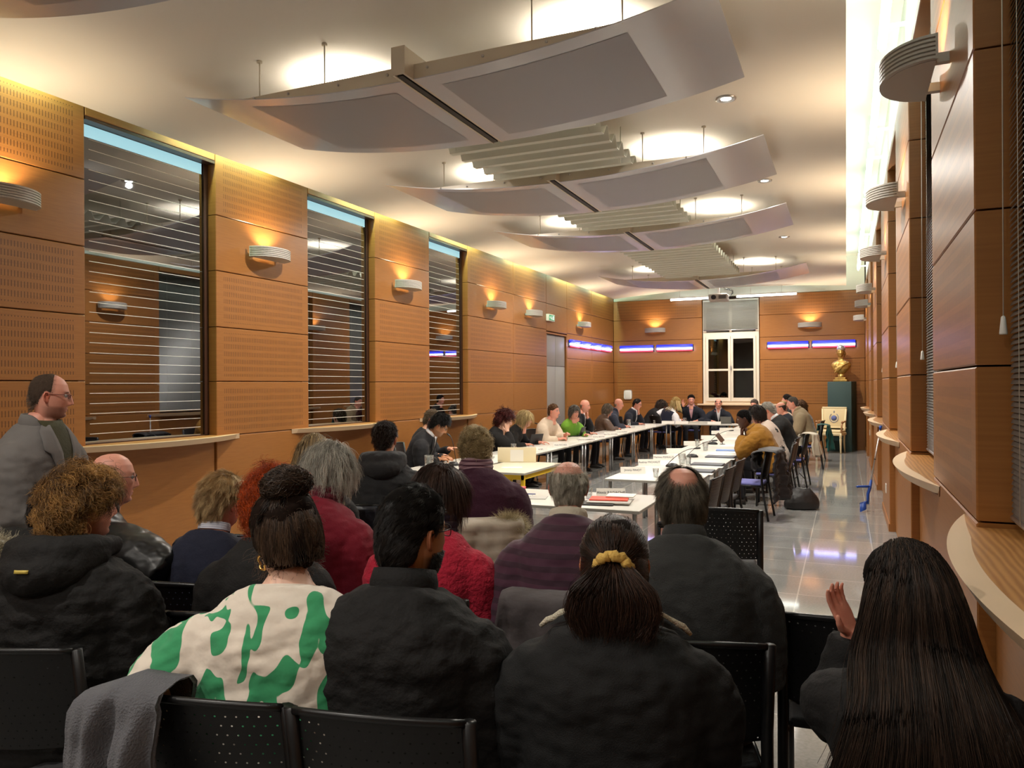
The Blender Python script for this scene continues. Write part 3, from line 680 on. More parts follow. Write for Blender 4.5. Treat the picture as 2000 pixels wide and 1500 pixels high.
def make_head(tone, seed, hi, feat):
    """returns V, faces, colours (head frame: +Y face, +Z up, origin between the ears)"""
    nc, nr = (88, 76) if hi else (44, 46)
    zz = zs_rows(nr); nr = len(zz); th = np.linspace(0, 2 * PI, nc, endpoint=False); Z, TH = np.meshgrid(zz, th, indexing='ij')
    X, Y = head_surface(TH, Z)
    g = lambda x0, z0, sx, sz: np.exp(-((X - x0) / sx) ** 2 - ((Z - z0) / sz) ** 2)
    fr = np.clip(np.cos(TH), 0, 1) ** 0.5 * (np.cos(TH) > 0)
    nose_l = feat.get('nose', 1.0)
    ridge = np.interp(Z, [-.05, -.043, -.034, -.022, .0, .02, .035], [0, .013, .028, .024, .015, .006, 0]) * nose_l
    wid = np.interp(Z, [-.045, -.034, -.01, .03], [.017, .014, .009, .008])
    d = ridge * np.exp(-(X / wid) ** 2)
    d += .006 * nose_l * (g(.014, -.037, .007, .008) + g(-.014, -.037, .007, .008))
    d -= .011 * (g(.031, .010, .015, .010) + g(-.031, .010, .015, .010))
    d += .0045 * (g(.028, .029, .02, .007) + g(-.028, .029, .02, .007)) * feat.get('brow', 1)
    d += .004 * (g(.042, -.022, .018, .018) + g(-.042, -.022, .018, .018))
    d += .0075 * (g(0, -.061, .022, .005) + g(0, -.072, .019, .006)) - .0055 * g(0, -.0665, .022, .0022) - .003 * g(0, -.082, .02, .006)
    d += .008 * g(0, -.100, .019, .012)
    Y = Y + d * fr
    X = X * feat.get('wide', 1.0); Zs = Z
    base = np.array(lin(TONES.get(tone, tone))); C = np.ones((nr, nc, 3)) * base
    def paint(m, col, k): 
        nonlocal C
        C = C * (1 - (m * k)[..., None]) + np.array(col) * (m * k)[..., None]
    lips = fr * np.clip(g(0, -.061, .021, .0055) + g(0, -.071, .019, .006), 0, 1)
    paint(lips, base * np.array([.82, .50, .50]), .8)
    paint(fr * np.clip(g(.045, -.028, .02, .02) + g(-.045, -.028, .02, .02) + g(0, -.03, .014, .014), 0, 1), base * np.array([1.0, .72, .66]), .45)
    hc = np.array(lin(feat.get('hair', '2a1c12')))
    if feat.get('brows', 1): paint(fr * np.clip(g(.031, .0275, .017, .0042) + g(-.031, .0275, .017, .0042), 0, 1), hc * .8, .85)
    paint(fr * np.clip(g(.031, .011, .014, .006) + g(-.031, .011, .014, .006), 0, 1), base * .45, .5)
    if feat.get('stubble'):
        bd = np.clip((-Z - .048) / .012, 0, 1) * np.clip((Z + .125) / .008, 0, 1) * np.clip(np.cos(TH) * 2 + .9, 0, 1) * (1 - .8 * lips)
        paint(bd, hc, feat['stubble'])
    if feat.get('scalp'):
        paint(hair_mask(feat['line'], TH, Z), hc, feat['scalp'])
    V = np.stack([X, Y, Zs], -1).reshape(-1, 3); F = [grid_faces(nr, nc)]; C = C.reshape(-1, 3)
    # ears and eyes go into the same mesh
    mb = MB(); cols = []
    for s in (-1, 1):
        b0 = len(mb.v); M = T(s * .0755 * feat.get('wide', 1.0), -.010, -.008, rz=s * 0.42, rx=0.18)
        mb.ball((0, 0, 0), (.0055, .0165, .031), 14, 10, 0, M)
        mb.tube([(s * .004, .008, -.006), (s * .006, .013, .012), (s * .007, .006, .027), (s * .008, -.008, .028), (s * .008, -.017, .012), (s * .007, -.014, -.010), (s * .005, -.004, -.026)], [.003, .0035, .004, .004, .004, .0038, .005], 6, 0, True, M)
        cols += [base * np.array([.97, .72, .66])] * (len(mb.v) - b0)
        b0 = len(mb.v); ey = .0905 - .0185
        mb.ball((s * .031, ey, .010), .0118, 12, 8); cols += [np.array([.42, .40, .37])] * (len(mb.v) - b0)
        b0 = len(mb.v); mb.ball((s * .031 + feat.get('gaze', 0) * .003, ey + .0072, .0095), .0058, 10, 6); cols += [np.array([.03, .02, .015])] * (len(mb.v) - b0)
        b0 = len(mb.v); mb.loft([[(s * .031 + .0150 * c_(t), ey + .004 + .0085 * (1 - abs(c_(t)) ** 2 * .6), .0150 + .0045 * s_(t) + k) for t in np.linspace(0, PI, 9)] for k in (-.002, .0028)], 0, False, False); cols += [base * .8] * (len(mb.v) - b0)
    n0 = len(V); fq = [f for f in mb.f if len(f) == 4]; fo = [f for f in mb.f if len(f) != 4]
    V = np.vstack([V, np.array(mb.v)]); C = np.vstack([C, np.array(cols)]); F.append(np.array(fq) + n0)
    for k in set(len(f) for f in fo): F.append(np.array([f for f in fo if len(f) == k]) + n0)
    return V, F, C
LINES = {  # hairline height by |angle from the front| in degrees (0, 35, 62, 80, 100, 125, 180)
    'full': [.066, .062, .036, .016, .020, -.050, -.084], 'low': [.058, .052, .020, -.02, -.045, -.085, -.095], 'high': [.085, .082, .040, .014, .020, -.050, -.076],
    'fade': [.066, .060, .034, .010, .020, -.055, -.088], 'bob': [.050, .040, -.02, -.06, -.07, -.09, -.10]}
def hair_taper(line, TH, Z):
    a = np.abs(np.degrees((TH + PI) % (2 * PI) - PI)); zl = np.interp(a, [0, 35, 62, 80, 100, 125, 180], LINES[line if isinstance(line, str) else line[0]])
    return np.clip(.22 + .78 * np.clip((Z - zl) / .045, 0, 1), .22, 1) if line not in ('bob', 'low') else np.ones_like(Z)
def hair_mask(line, TH, Z, soft=.010):
    a = np.abs(np.degrees((TH + PI) % (2 * PI) - PI))
    zl = np.interp(a, [0, 35, 62, 80, 100, 125, 180], LINES[line if isinstance(line, str) else line[0]])
    m = np.clip((Z - zl) / soft + .5, 0, 1)
    if not isinstance(line, str):   # bald top: (line, centre angle back?, z above which it is bare, tonsure radius)
        _, kind, amt = line
        x, y = head_surface(TH, Z)
        if kind == 'top': m = m * np.clip((amt - Z) / .018 + .5, 0, 1)
        if kind == 'front': m = m * np.clip(((amt - y) / .02) + .5, 0, 1) + 0
        if kind == 'crown': m = m * np.clip((np.sqrt((x / 1.05) ** 2 + (y + .062) ** 2 + ((Z - .085) * 1.0) ** 2) - amt) / .045 + .5, 0, 1)
    return m
def strand_mesh(P, R, cols, sides=3):
    """P (n,s,3) paths, R (n,s) radii, cols (n,3)"""
    n, s, _ = P.shape
    t = np.gradient(P, axis=1); t /= np.linalg.norm(t, axis=2, keepdims=True) + 1e-9
    up = np.where(np.abs(t[..., 2:3]) < .9, np.array([0, 0, 1.0]), np.array([1.0, 0, 0])); a = np.cross(t, up); a /= np.linalg.norm(a, axis=2, keepdims=True) + 1e-9; b = np.cross(t, a)
    ang = 2 * PI * np.arange(sides) / sides
    V = P[:, :, None, :] + R[:, :, None, None] * (a[:, :, None, :] * np.cos(ang)[None, None, :, None] + b[:, :, None, :] * np.sin(ang)[None, None, :, None])
    base = (np.arange(n) * s * sides)[:, None]; F = (grid_faces(s, sides)[None] + base[:, :, None]).reshape(-1, 4)
    C = np.repeat(cols, s * sides, axis=0)
    return V.reshape(-1, 3), F, C
def make_hair(parent, M, style, seed, hi, down):
    """style dict: col, line, thick, n, len, r, flow, curl, rand, drop ; M head matrix ; down = gravity in the head frame"""
    r = np.random.default_rng(seed); col = np.array(lin(style['col'])); col2 = np.array(lin(style.get('col2', style['col'])))
    nc, nr = (72, 60) if hi else (36, 36)
    zz = zs_rows(nr); zz = zz[zz > -.11]; nr = len(zz); th = np.linspace(0, 2 * PI, nc, endpoint=False); Z, TH = np.meshgrid(zz, th, indexing='ij'); X, Y = head_surface(TH, Z)
    P0 = np.stack([X, Y, Z], -1); cen = np.array([0, -.006, -.02]); N = (P0 - cen) / np.array([.0765, .095, .118]) ** 2; N /= np.linalg.norm(N, axis=-1, keepdims=True)
    m = hair_mask(style['line'], TH, Z); tk = style.get('thick', .012); lump = style.get('lump', .25)
    nz = fbm(P0.reshape(-1, 3), style.get('lsc', 28), 2, seed * 3.1).reshape(nr, nc)
    vol = 1 + style.get('top', 0) * np.clip(Z / .1, 0, 1) + style.get('back', 0) * np.clip(-Y / .09, 0, 1)
    if not isinstance(style['line'], str): m = np.clip((m - .45) * 1.8, 0, 1)
    off = m * tk * hair_taper(style['line'], TH, Z) * vol * (.82 + lump * nz) - .005 * (1 - m)
    V = (P0 + N * off[..., None]).reshape(-1, 3); F = [grid_faces(nr, nc)]
    C = col[None] * (0.75 + .25 * r.random((len(V), 1)))
    Vs, Fs, Cs = [V], [F[0]], [C]; base = len(V)
    n = int(style.get('n', 0) * (1 if hi else .3))
    if n:
        k = 0; S = style.get('seg', 7); ztop = style.get('ztop', .119); zmin = style.get('zmin', -.1)
        u = r.random(n * 3); zc = ztop - (ztop - zmin) * u; tt = r.random(n * 3) * 2 * PI
        keep = hair_mask(style['line'], tt, zc) > np.maximum(.12, r.random(len(tt)) * .8); zc, tt = zc[keep][:n], tt[keep][:n]; n = len(zc)
        x, y = head_surface(tt, zc); p = np.stack([x, y, zc], -1); nn = (p - cen) / np.array([.0765, .095, .118]) ** 2; nn /= np.linalg.norm(nn, axis=-1, keepdims=True)
        vp = tk * (1 + style.get('top', 0) * np.clip(zc / .1, 0, 1) + style.get('back', 0) * np.clip(-y / .09, 0, 1))[:, None] * hair_taper(style['line'], tt, zc)[:, None]
        p = p + nn * vp * style.get('root', .7)
        fl = np.array(style.get('flow', (0, -.3, -1.0))); flow = np.tile(fl, (n, 1)).astype(float)
        if 'pull' in style: flow = np.array(style['pull']) - p; flow /= np.linalg.norm(flow, axis=1, keepdims=True)
        if 'whorl' in style: flow = (p - np.array(style['whorl'])); flow /= np.linalg.norm(flow, axis=1, keepdims=True) + 1e-6
        flow = flow - nn * np.sum(flow * nn, 1, keepdims=True); flow /= np.linalg.norm(flow, axis=1, keepdims=True) + 1e-6
        # neighbouring strands share their deviation, so the hair falls in locks
        cl = np.stack([fbm(p, style.get('clump', 45), 1, seed + 9.1 * k) for k in range(3)], -1) * 2
        d = flow + nn * style.get('lift', .25) + cl * style.get('rand', .15) + r.normal(0, style.get('fuzz', .06), (n, 3)); d /= np.linalg.norm(d, axis=1, keepdims=True)
        L = style.get('len', .04) * (1 + style.get('lvar', .35) * r.uniform(-1, 1, n)); step = (L / (S - 1))[:, None]
        ax1 = np.cross(d, nn); ax1 /= np.linalg.norm(ax1, axis=1, keepdims=True) + 1e-6; ax2 = np.cross(ax1, d); ha, hf = style.get('helix', (0, 0)); ph = cl[:, 0] * 5 + r.normal(0, .4, n)
        P = np.zeros((n, S, 3)); P[:, 0] = p; dn = np.array(down); hug = style.get('hug', .95)
        for i in range(1, S):
            q = P[:, i - 1] + d * step
            if 'pull' in style:
                tgt = np.array(style['pull']) - q; dl = np.linalg.norm(tgt, axis=1, keepdims=True); d = d + .8 * tgt / (dl + 1e-6); q = np.where(dl < .018, P[:, i - 1] + d * .0004, q)
            d = d + dn * style.get('grav', .2) / S
            d /= np.linalg.norm(d, axis=1, keepdims=True)
            vl = tk * (1 + style.get('top', 0) * np.clip(q[:, 2] / .1, 0, 1) + style.get('back', 0) * np.clip(-q[:, 1] / .09, 0, 1))[:, None]
            e = (q - cen) / (np.array([.0775, .0965, .1385]) + np.maximum(vp, vl * (1.02 if 'pull' in style else 0)) * hug); el = np.linalg.norm(e, axis=1, keepdims=True)
            fix = (el < 1) & (q[:, 2:3] > -.12); q = np.where(fix, cen + (q - cen) / np.maximum(el, .2), q)
            P[:, i] = q
        if ha:
            t = np.linspace(0, 1, S)[None]; am = ha * np.minimum(t * 3, 1) * r.uniform(.6, 1.2, (n, 1)); an = ph[:, None] + 6.283 * hf * t * r.uniform(.8, 1.2, (n, 1))
            P = P + ax1[:, None] * (am * np.cos(an))[..., None] + ax2[:, None] * (am * np.sin(an))[..., None]
        rad = style.get('r', .0016) * (1 if hi else 1.8); R = rad * np.linspace(1, .3, S)[None] * r.uniform(.7, 1.2, (n, 1))
        w = np.clip(.5 + cl[:, :1] * .5 + r.normal(0, .18, (n, 1)), 0, 1) ** 1.3; cc = (col * (1 - w) + col2 * w) * r.uniform(.8, 1.2, (n, 1))
        v, f, c = strand_mesh(P, R, cc); Vs.append(v); Fs.append(f + base); Cs.append(c); base += len(v)
    for ex in style.get('extra', []):
        v, f, c = ex(r, col, col2, hi); Vs.append(v); Fs.append(f + base); Cs.append(c); base += len(v)
    V = np.vstack(Vs); Mn = np.array(M); V = V @ Mn[:3, :3].T + Mn[:3, 3]
    nf0 = len(Fs[0]); FF = np.vstack(Fs); return mesh_np('hair', V, [FF], [HAIRM, HAIRB], parent, True, np.vstack(Cs), (np.arange(len(FF)) < nf0).astype(int))
# ---- extra hair masses (head frame)
def path_strands(paths, n, spread, rad, r, cols, S=14, wave=0.0, wf=2.0, tip=.3, sides=3, jit=.004, cut=.86):
    """strands following random blends of guide paths; each guide (k,3)"""
    G = np.array([[np.interp(np.linspace(0, 1, S), np.linspace(0, 1, len(g)), np.array(g)[:, k]) for k in range(3)] for g in paths]).transpose(0, 2, 1)
    a = r.integers(0, len(G) - 1, n) if len(G) > 1 else np.zeros(n, int); w = r.random((n, 1, 1))
    P = G[a] * (1 - w) + (G[np.minimum(a + 1, len(G) - 1)]) * w
    o = r.normal(0, 1, (n, 1, 3)) * spread; P = P + o * np.linspace(.6, 1.0, S)[None, :, None]
    if wave:
        ph = r.random((n, 1)) * 6.28; t = np.linspace(0, 1, S)[None]; P[..., 0] += wave * np.sin(ph + wf * 6.28 * t) * t; P[..., 1] += wave * np.cos(ph + wf * 6.28 * t) * t
    P += r.normal(0, jit, P.shape) * np.linspace(0, 1, S)[None, :, None]
    ln = r.uniform(cut, 1.0, n)
    idx = np.linspace(0, 1, S)[None] * ln[:, None] * (S - 1); i0 = np.clip(idx.astype(int), 0, S - 2); fr = (idx - i0)[..., None]; ar = np.arange(n)[:, None]
    P = P[ar, i0] * (1 - fr) + P[ar, i0 + 1] * fr
    R = rad * np.linspace(1, tip, S)[None] * r.uniform(.7, 1.2, (n, 1))
    c1, c2 = cols; w = r.random((n, 1)) ** 1.4; cc = (c1 * (1 - w) + c2 * w) * r.uniform(.7, 1.25, (n, 1))
    return strand_mesh(P, R, cc, sides)
def falling_hair(parent, HM, shirt, n, L, S, c1, c2, seed, rad=.0016, part=0.0, zr=(.02, .119), flare=1.0, wave=.004, lo=-PI, hi=PI):
    '''long strands that leave the scalp, run down over the head and drape over the clothes (collides with both)'''
    from mathutils.bvhtree import BVHTree
    r = np.random.default_rng(seed); me = shirt.data; bv = BVHTree.FromPolygons([v.co for v in me.vertices], [tuple(p.vertices) for p in me.polygons]); Hi = HM.inverted(); cen = Vector((0, -.006, -.02)); out = []; ws = []
    for k in range(n):
        th = PI + r.uniform(lo, hi) * .53; z = r.uniform(*zr); x, y = head_surface(np.array([th]), np.array([z])); p = Vector((float(x[0]), float(y[0]), z)); nn = (p - cen).normalized(); a = HM @ (p + nn * .022)
        side = Vector((p.x, p.y * .6 - .03, 0)).normalized(); d = (HM.to_3x3() @ (side * .9 + Vector((0, 0, -.15)))).normalized(); P = [a]; st = L * r.uniform(.86, 1.03) / (S - 1); ph, am = r.random() * 6.28, wave * r.random()
        off = .018 + .016 * r.random() ; w0 = r.normal(0, .012)
        zc0 = (HM @ Vector((0, 0, -.07))).z; xc = HM.translation.x
        for i in range(1, S):
            d = (d * .55 + Vector((flare * (a.x - xc) * 1.6 + w0, -.01, -.62))).normalized(); q = a + d * st
            h = Hi @ q; e = Vector(((h.x - cen.x) / (.0785 + off), (h.y - cen.y) / (.099 + off), (h.z - cen.z) / (.139 + off * .5)))
            if h.z > -.13 and e.length < 1: h = cen + (h - cen) / max(e.length, .2); q = HM @ h
            if q.z < zc0:
                loc, nor, idx, dist = bv.ray_cast(Vector((q.x, -2, q.z)), Vector((0, 1, 0)))
                if loc is not None and q.y > loc.y - off: q.y = max(loc.y - off, q.y - .045)
            d = (q - a).normalized(); P.append(q); a = q
        out.append([(v.x + am * s_(ph + i * .5), v.y + am * c_(ph + i * .5), v.z) for i, v in enumerate(P)]); ws.append(s_(th * 23 + seed) * .3 + .45 + r.normal(0, .2))
    P = np.array(out)
    for _ in range(4): P[:, 1:-1] = .25 * P[:, :-2] + .5 * P[:, 1:-1] + .25 * P[:, 2:]
    w = np.clip(np.array(ws), 0, 1)[:, None] ** 1.5; c1, c2 = np.array(lin(c1)), np.array(lin(c2))
    V, F, C = strand_mesh(P, rad * np.linspace(1, .35, S)[None] * r.uniform(.7, 1.2, (n, 1)), (c1 * (1 - w) + c2 * w) * r.uniform(.8, 1.2, (n, 1)))
    return mesh_np('long_hair', V, [F], [HAIRM], parent, True, C)
def hand_geo(mb, wrist, d, nrm, s=1.0, curl=0.35, side=1, spread=0.12, thumb=True):
    """hand at wrist pointing along d, palm facing nrm; side +1 right hand"""
    d = Vector(d).normalized(); nrm = Vector(nrm); nrm = (nrm - d * nrm.dot(d)).normalized(); lat = d.cross(nrm) * side   # towards the thumb
    w = Vector(wrist); P = lambda a, b, c: w + (d * a + lat * b + nrm * c) * s
    rings = []
    for a, hw, ht in ((-.03, .026, .021), (0, .027, .019), (.02, .033, .017), (.05, .040, .0155), (.078, .041, .014), (.095, .036, .011)):
        rings.append([P(a, hw * c_(t), ht * s_(t)) for t in np.linspace(0, 2 * PI, 12, endpoint=False)])
    mb.loft(rings)
    for k, (b, L, r0) in enumerate(((.030, .072, .0092), (.010, .080, .0096), (-.011, .074, .0090), (-.030, .060, .0080))):
        ang = 0.0; p = [P(.070, b * .9, 0), P(.092, b, 0)]; q = Vector((.092, b, 0)); sp = b * spread * 6
        for j, fl in enumerate((.45, .32, .23)):
            ang += curl * (0.8 + .25 * k * .3) * (1.0 if j else .7)
            q = q + Vector((c_(ang), sp * c_(ang), s_(ang))) * (L * fl); p.append(P(*q))
        mb.tube(p, [r0 * s, r0 * 1.02 * s, r0 * .95 * s, r0 * .86 * s, r0 * .66 * s], 8)
        mb.ball(p[-1], r0 * .66 * s, 8, 5)
    if thumb:
        p = [P(.012, .024, .004), P(.036, .047, .012), P(.060, .056, .022), P(.083, .056, .030)]
        mb.tube(p, [.0125 * s, .0118 * s, .0105 * s, .0078 * s], 8); mb.ball(p[-1], .0078 * s, 8, 5)
def ik(S, W, l1, l2, pole):
    S, W, pole = Vector(S), Vector(W), Vector(pole); d = W - S; L = min(d.length, (l1 + l2) * .995)
    u = d.normalized(); W = S + u * L; a = (l1 * l1 - l2 * l2 + L * L) / (2 * L); h = math.sqrt(max(l1 * l1 - a * a, 0))
    pv = pole - u * pole.dot(u); pv = pv.normalized() if pv.length > 1e-6 else u.orthogonal().normalized()
    return S + u * a + pv * h, W
TORSO = [(-.03, .165, .115), (.03, .188, .128), (.10, .185, .126), (.19, .166, .112), (.28, .168, .112), (.37, .184, .118), (.41, .196, .119), (.45, .186, .112), (.485, .163, .103), (.518, .134, .091), (.548, .104, .078), (.575, .081, .068), (.60, .066, .060), (.63, .057, .055)]
def cloth(name, colr, rough=.85, bump=(90, .25), sheen=.06, vary=(5, .10)):
    return mat('cloth_' + name, colr, rough, bump=bump, sheen=sheen, vary=vary, spec=.3)
NP_ = 0
def person(label, px, py, D, rz, cfg, group=None):
    """px,py: where the crown is in the frame, D its distance along the view axis"""
    global NP_; NP_ += 1; seed = NP_; hi = cfg.get('hi', D < 6.0)
    target = atD(px, py, D)
    stand = cfg.get('stand', False); lean, hunch = math.radians(cfg.get('lean', 2)), math.radians(cfg.get('hunch', 16)); slean = math.radians(cfg.get('side', 0)); twist = math.radians(cfg.get('twist', 0))
    bw, bd = cfg.get('bw', 1.0), cfg.get('bd', 1.0); thick = cfg.get('thick', .012)
    hy, hp, ht = (math.radians(v) for v in cfg.get('head', (0, 0, 0)))
    rzr = math.radians(rz); base_z = .93 if stand else .475
    s = 1.0
    def skel(s):
        pts = []; p = Vector((0, 0, base_z)); n = 24; Ls = .63 * s
        for i in range(n + 1):
            t = i / n; pts.append(p.copy()); a = lean + hunch * t
            p = p + Vector((s_(slean) * c_(a), s_(a), c_(a) * c_(slean))) * (Ls / n)
        def sp(t):
            k = max(min(t / .63 * n, n), 0); i = min(int(k), n - 1); q = pts[i].lerp(pts[i + 1], k - i)
            if t < 0: q = pts[0] + Vector((0, 0, t * s))
            a = lean + hunch * max(t, 0) / .63; yw = twist * max(t, 0) / .63
            up = Vector((s_(slean) * c_(a), s_(a), c_(a) * c_(slean))); Mz = Matrix.Rotation(yw, 3, 'Z')
            xx = Mz @ Vector((c_(slean), 0, -s_(slean))); yy = up.cross(xx).normalized()
            return q, xx, yy, up
        q, xx, yy, up = sp(.60)
        an = lean + hunch + math.radians(cfg.get('neck', 8))
        ndir = (Matrix.Rotation(twist, 3, 'Z') @ Vector((s_(slean), s_(an), c_(an)))).normalized()
        hs = cfg.get('hs', 1.0)
        piv = q + ndir * .058 * s
        RM = Matrix.Rotation(twist + hy, 4, 'Z') @ Matrix.Rotation(-hp, 4, 'X') @ Matrix.Rotation(ht, 4, 'Y')
        HM = Matrix.Translation(piv) @ RM @ Matrix.Translation((0, .030, .058 * hs)) @ Matrix.Diagonal((hs, hs, hs, 1))
        return sp, HM, HM @ Vector((0, -.01, .1185))
    zt = target.z
    if stand: base_z = .93
    for _ in range(12):
        sp, HM, cr = skel(s); e = zt - cr.z; s = min(max(s + e / .9 * .8, .88), 1.16)
    sp, HM, cr = skel(s); dz = zt - cr.z            # what scale cannot reach is made up by sitting lower / higher
    rot = Matrix.Rotation(rzr, 4, 'Z'); w = rot @ cr
    root = empty('person', (target.x - w.x, target.y - w.y, dz), rzr, label, 'person', group)
    feat = dict(cfg.get('face', {})); st = cfg.get('hair'); feat.setdefault('hair', st['col'] if st else '5a4a3a')
    if st and st.get('scalp'): feat['scalp'] = st['scalp']; feat['line'] = st['line']
    V, F, C = make_head(cfg.get('tone', 'fair'), seed, hi, feat)
    Hn = np.array(HM); V = V @ Hn[:3, :3].T + Hn[:3, 3]
    Vs, Fs, Cs = [V], list(F), [C]; nb = len(V); skin = np.array(lin(TONES.get(cfg.get('tone', 'fair'), cfg.get('tone', 'fair'))))
    # arms
    l1, l2 = .285 * s, .255 * s; arms = []
    for k, sd in (('R', 1), ('L', -1)):
        q, xx, yy, up = sp(.440); S = q + xx * (sd * (.176 * bw) * s)
        tg = cfg.get(k, 'lap'); hd, hn, cl = None, None, .45; pole = Vector((sd * .5, -.6, -.5))
        if tg == 'lap': tg = (sd * .10, .33, base_z + .14); hd, hn = Vector((-sd * .35, 1, -.1)), Vector((0, 0, -1))
        elif tg == 'table': tg = (sd * .16, .40, .735 - dz); hd, hn = Vector((-sd * .6, .9, 0)), Vector((0, 0, -1)); pole = Vector((sd * .8, -.3, -.6))
        elif tg == 'side': tg = (sd * .27, .03, base_z - .10); hd, hn = Vector((0, .15, -1)), Vector((-sd, 0, 0))
        elif tg == 'chin': c = HM @ Vector((sd * .012, .07, -.135)); tg = c - Vector((-sd * .02, .01, .085)); hd, hn = Vector((-sd * .25, .1, 1)), Vector((0, -1, .1)); cl = .8; pole = Vector((sd * .5, .2, -1))
        elif tg == 'cheek': c = HM @ Vector((sd * .078, .05, -.05)); tg = c - Vector((-sd * .03, .0, .10)); hd, hn = Vector((sd * -.05, -.1, 1)), Vector((-sd, -.3, .1)); cl = .35; pole = Vector((sd * .5, .2, -1))
        elif isinstance(tg, dict):
            pole = Vector(tg.get('pole', pole)); hd = Vector(tg['d']); hn = Vector(tg['n']); cl = tg.get('curl', .4); tg = tg['p']
        El, Wr = ik(S, Vector(tg), l1, l2, pole); arms.append((sd, S, El, Wr, hd, hn, cl, q, xx))
    # body core: torso, arms and legs as one surface
    mb = MB()
    def rings(ex, t0=-1, t1=9, k=26):
        out = []
        for t, a, b in TORSO:
            if not (t0 <= t <= t1): continue
            q, xx, yy, up = sp(t * 1.0); belly = cfg.get('belly', 0) * math.exp(-((t - .12) / .13) ** 2)
            nk = 1 if t > .57 else 0
            A = (a * (bw if not nk else 1) + ex * (.6 if nk else 1)) * s; B = (b * bd * (1 if not nk else .95) + ex + belly * .5) * s
            out.append([q + xx * (A * abs(c_(u)) ** .82 * (1 if c_(u) >= 0 else -1)) + yy * (B * s_(u) + belly * .5 * s * (s_(u) > 0) * s_(u)) for u in np.linspace(0, 2 * PI, k, endpoint=False)])
        return out
    mb.loft(rings(-.012))
    for sd, S, El, Wr, *_ in arms: mb.tube([S, S.lerp(El, .5), El, El.lerp(Wr, .5), Wr], [.05 * s, .046 * s, .038 * s, .035 * s, .026 * s], 10)
    legs = []
    for sd in (1, -1):
        hx = sd * .095 * bw
        if stand: L_ = [Vector((hx, 0, .93)), Vector((hx * 1.05, .02, .50)), Vector((hx * 1.1, -.02, .09))]
        else:
            kn = cfg.get('knee', .43) * s; L_ = [Vector((hx, .03, .525)), Vector((hx * 1.3, kn, .52 - dz * .5)), Vector((hx * 1.3, kn - .04 + cfg.get('foot', 0), .09 - dz))]
        legs.append((sd, L_)); mb.tube([L_[0], L_[0].lerp(L_[1], .5), L_[1], L_[1].lerp(L_[2], .4), L_[2]], [.075, .066, .05, .048, .036], 10)
    v, n_, f = remesh(mb, .02, 3); Vs.append(v); Fs += [q + nb for q in f]; Cs.append(np.tile(skin, (len(v), 1))); nb += len(v)
    # hands
    mb = MB()
    for sd, S, El, Wr, hd, hn, cl, *_ in arms:
        fw = (Wr - El).normalized(); hd2 = (hd.normalized() if hd else fw); hand_geo(mb, Wr, hd2, hn if hn else Vector((0, 0, -1)), cfg.get('hand', 1.0) * .95 * s, cl, sd, cfg.get('spread', .10))
        mb.tube([El.lerp(Wr, .45), El.lerp(Wr, .8), Wr + hd2 * .01], [.036 * s, .029 * s, .026 * s], 10)
    if cfg.get('hands', True):
        v, n_, f = remesh(mb, .0042 if hi else .007, 2); Vs.append(v); Fs += [q + nb for q in f]; Cs.append(np.tile(skin * np.array([1, .93, .9]), (len(v), 1))); nb += len(v)
    mesh_np('body', np.vstack(Vs), Fs, [SKIN], root, True, np.vstack(Cs))
    # top
    tm = cfg['top']; vox = cfg.get('vox', .010 if hi else .016); mb = MB()
    mb.loft(rings(thick, t1=cfg.get('neckline', .585)))
    slv = cfg.get('sleeve', 1.0); fat = cfg.get('arm', 1.0)
    for sd, S, El, Wr, hd, hn, cl, q, xx in arms:
        end = El.lerp(Wr, cfg.get('cuff', .93)); inn = q.lerp(S, .45) + Vector((0, 0, -.01)); r = [(.050 + thick * .5), (.076 + thick), (.073 * fat + thick), (.062 * fat + thick), (.060 * fat + thick), (.052 * fat + thick), (.038 + thick * .8)]
        if slv < 1: mb.tube([inn, S, S.lerp(El, .5), S.lerp(El, .95)], [x * s for x in r[:4]], 14)
        else:
            E4 = S.lerp(El, .42); bz = [inn * (1 - t) ** 2 + (S + xx * (sd * .016 * s)) * (2 * t * (1 - t)) + E4 * t * t for t in (0, .22, .42, .6, .8, 1)]; rb = [r[0], r[0] * .6 + r[1] * .4, r[1] * .96, r[1], r[1], r[2] * .4 + r[1] * .6]
            mb.tube(bz + [S.lerp(El, .7), El, El.lerp(Wr, .25), El.lerp(Wr, .6), end], [x * s for x in rb + [(r[2] + r[3]) / 2] + r[3:]], 14)
    if cfg.get('skirt'):   # jacket or coat tail
        mb.loft([[Vector((a * c_(u), b * s_(u) + y, z)) for u in np.linspace(0, 2 * PI, 22, endpoint=False)] for z, a, b, y in ((base_z - .17, .20 * bw * s, .145 * bd * s, 0), (base_z + .05, .21 * bw * s, .15 * bd * s, .0))])
    v, n_, f = remesh(mb, vox, cfg.get('smooth', 8))
    wr = cfg.get('wrinkle', .005)
    dsp = wr * (fbm(v, (9, 9, 16), 2, seed * 5.7) + .5 * fbm(v + n_ * .02, (26, 26, 44), 1, seed * 2.3))
    if cfg.get('rib'): dsp += cfg['rib'] * np.sin(v[:, 2] * 2 * PI / .055)
    if cfg.get('puff'): dsp += cfg['puff'] * (np.abs(np.sin(v[:, 2] * PI / .075)) ** .6 - .5)
    v = v + n_ * dsp[:, None]
    cl_o = mesh_np(cfg.get('topname', 'sweater'), v, f, [tm], root, True)
    # trousers and shoes
    mb = MB(); q0, q1 = sp(-.03)[0], sp(.10)[0]
    mb.loft([r_ for r_ in rings(.004, t1=.10)])
    for sd, L_ in legs: mb.tube([L_[0], L_[0].lerp(L_[1], .5), L_[1], L_[1].lerp(L_[2], .4), L_[2] + Vector((0, 0, -.01))], [.098 * bw, .086, .066, .064, .056], 12)
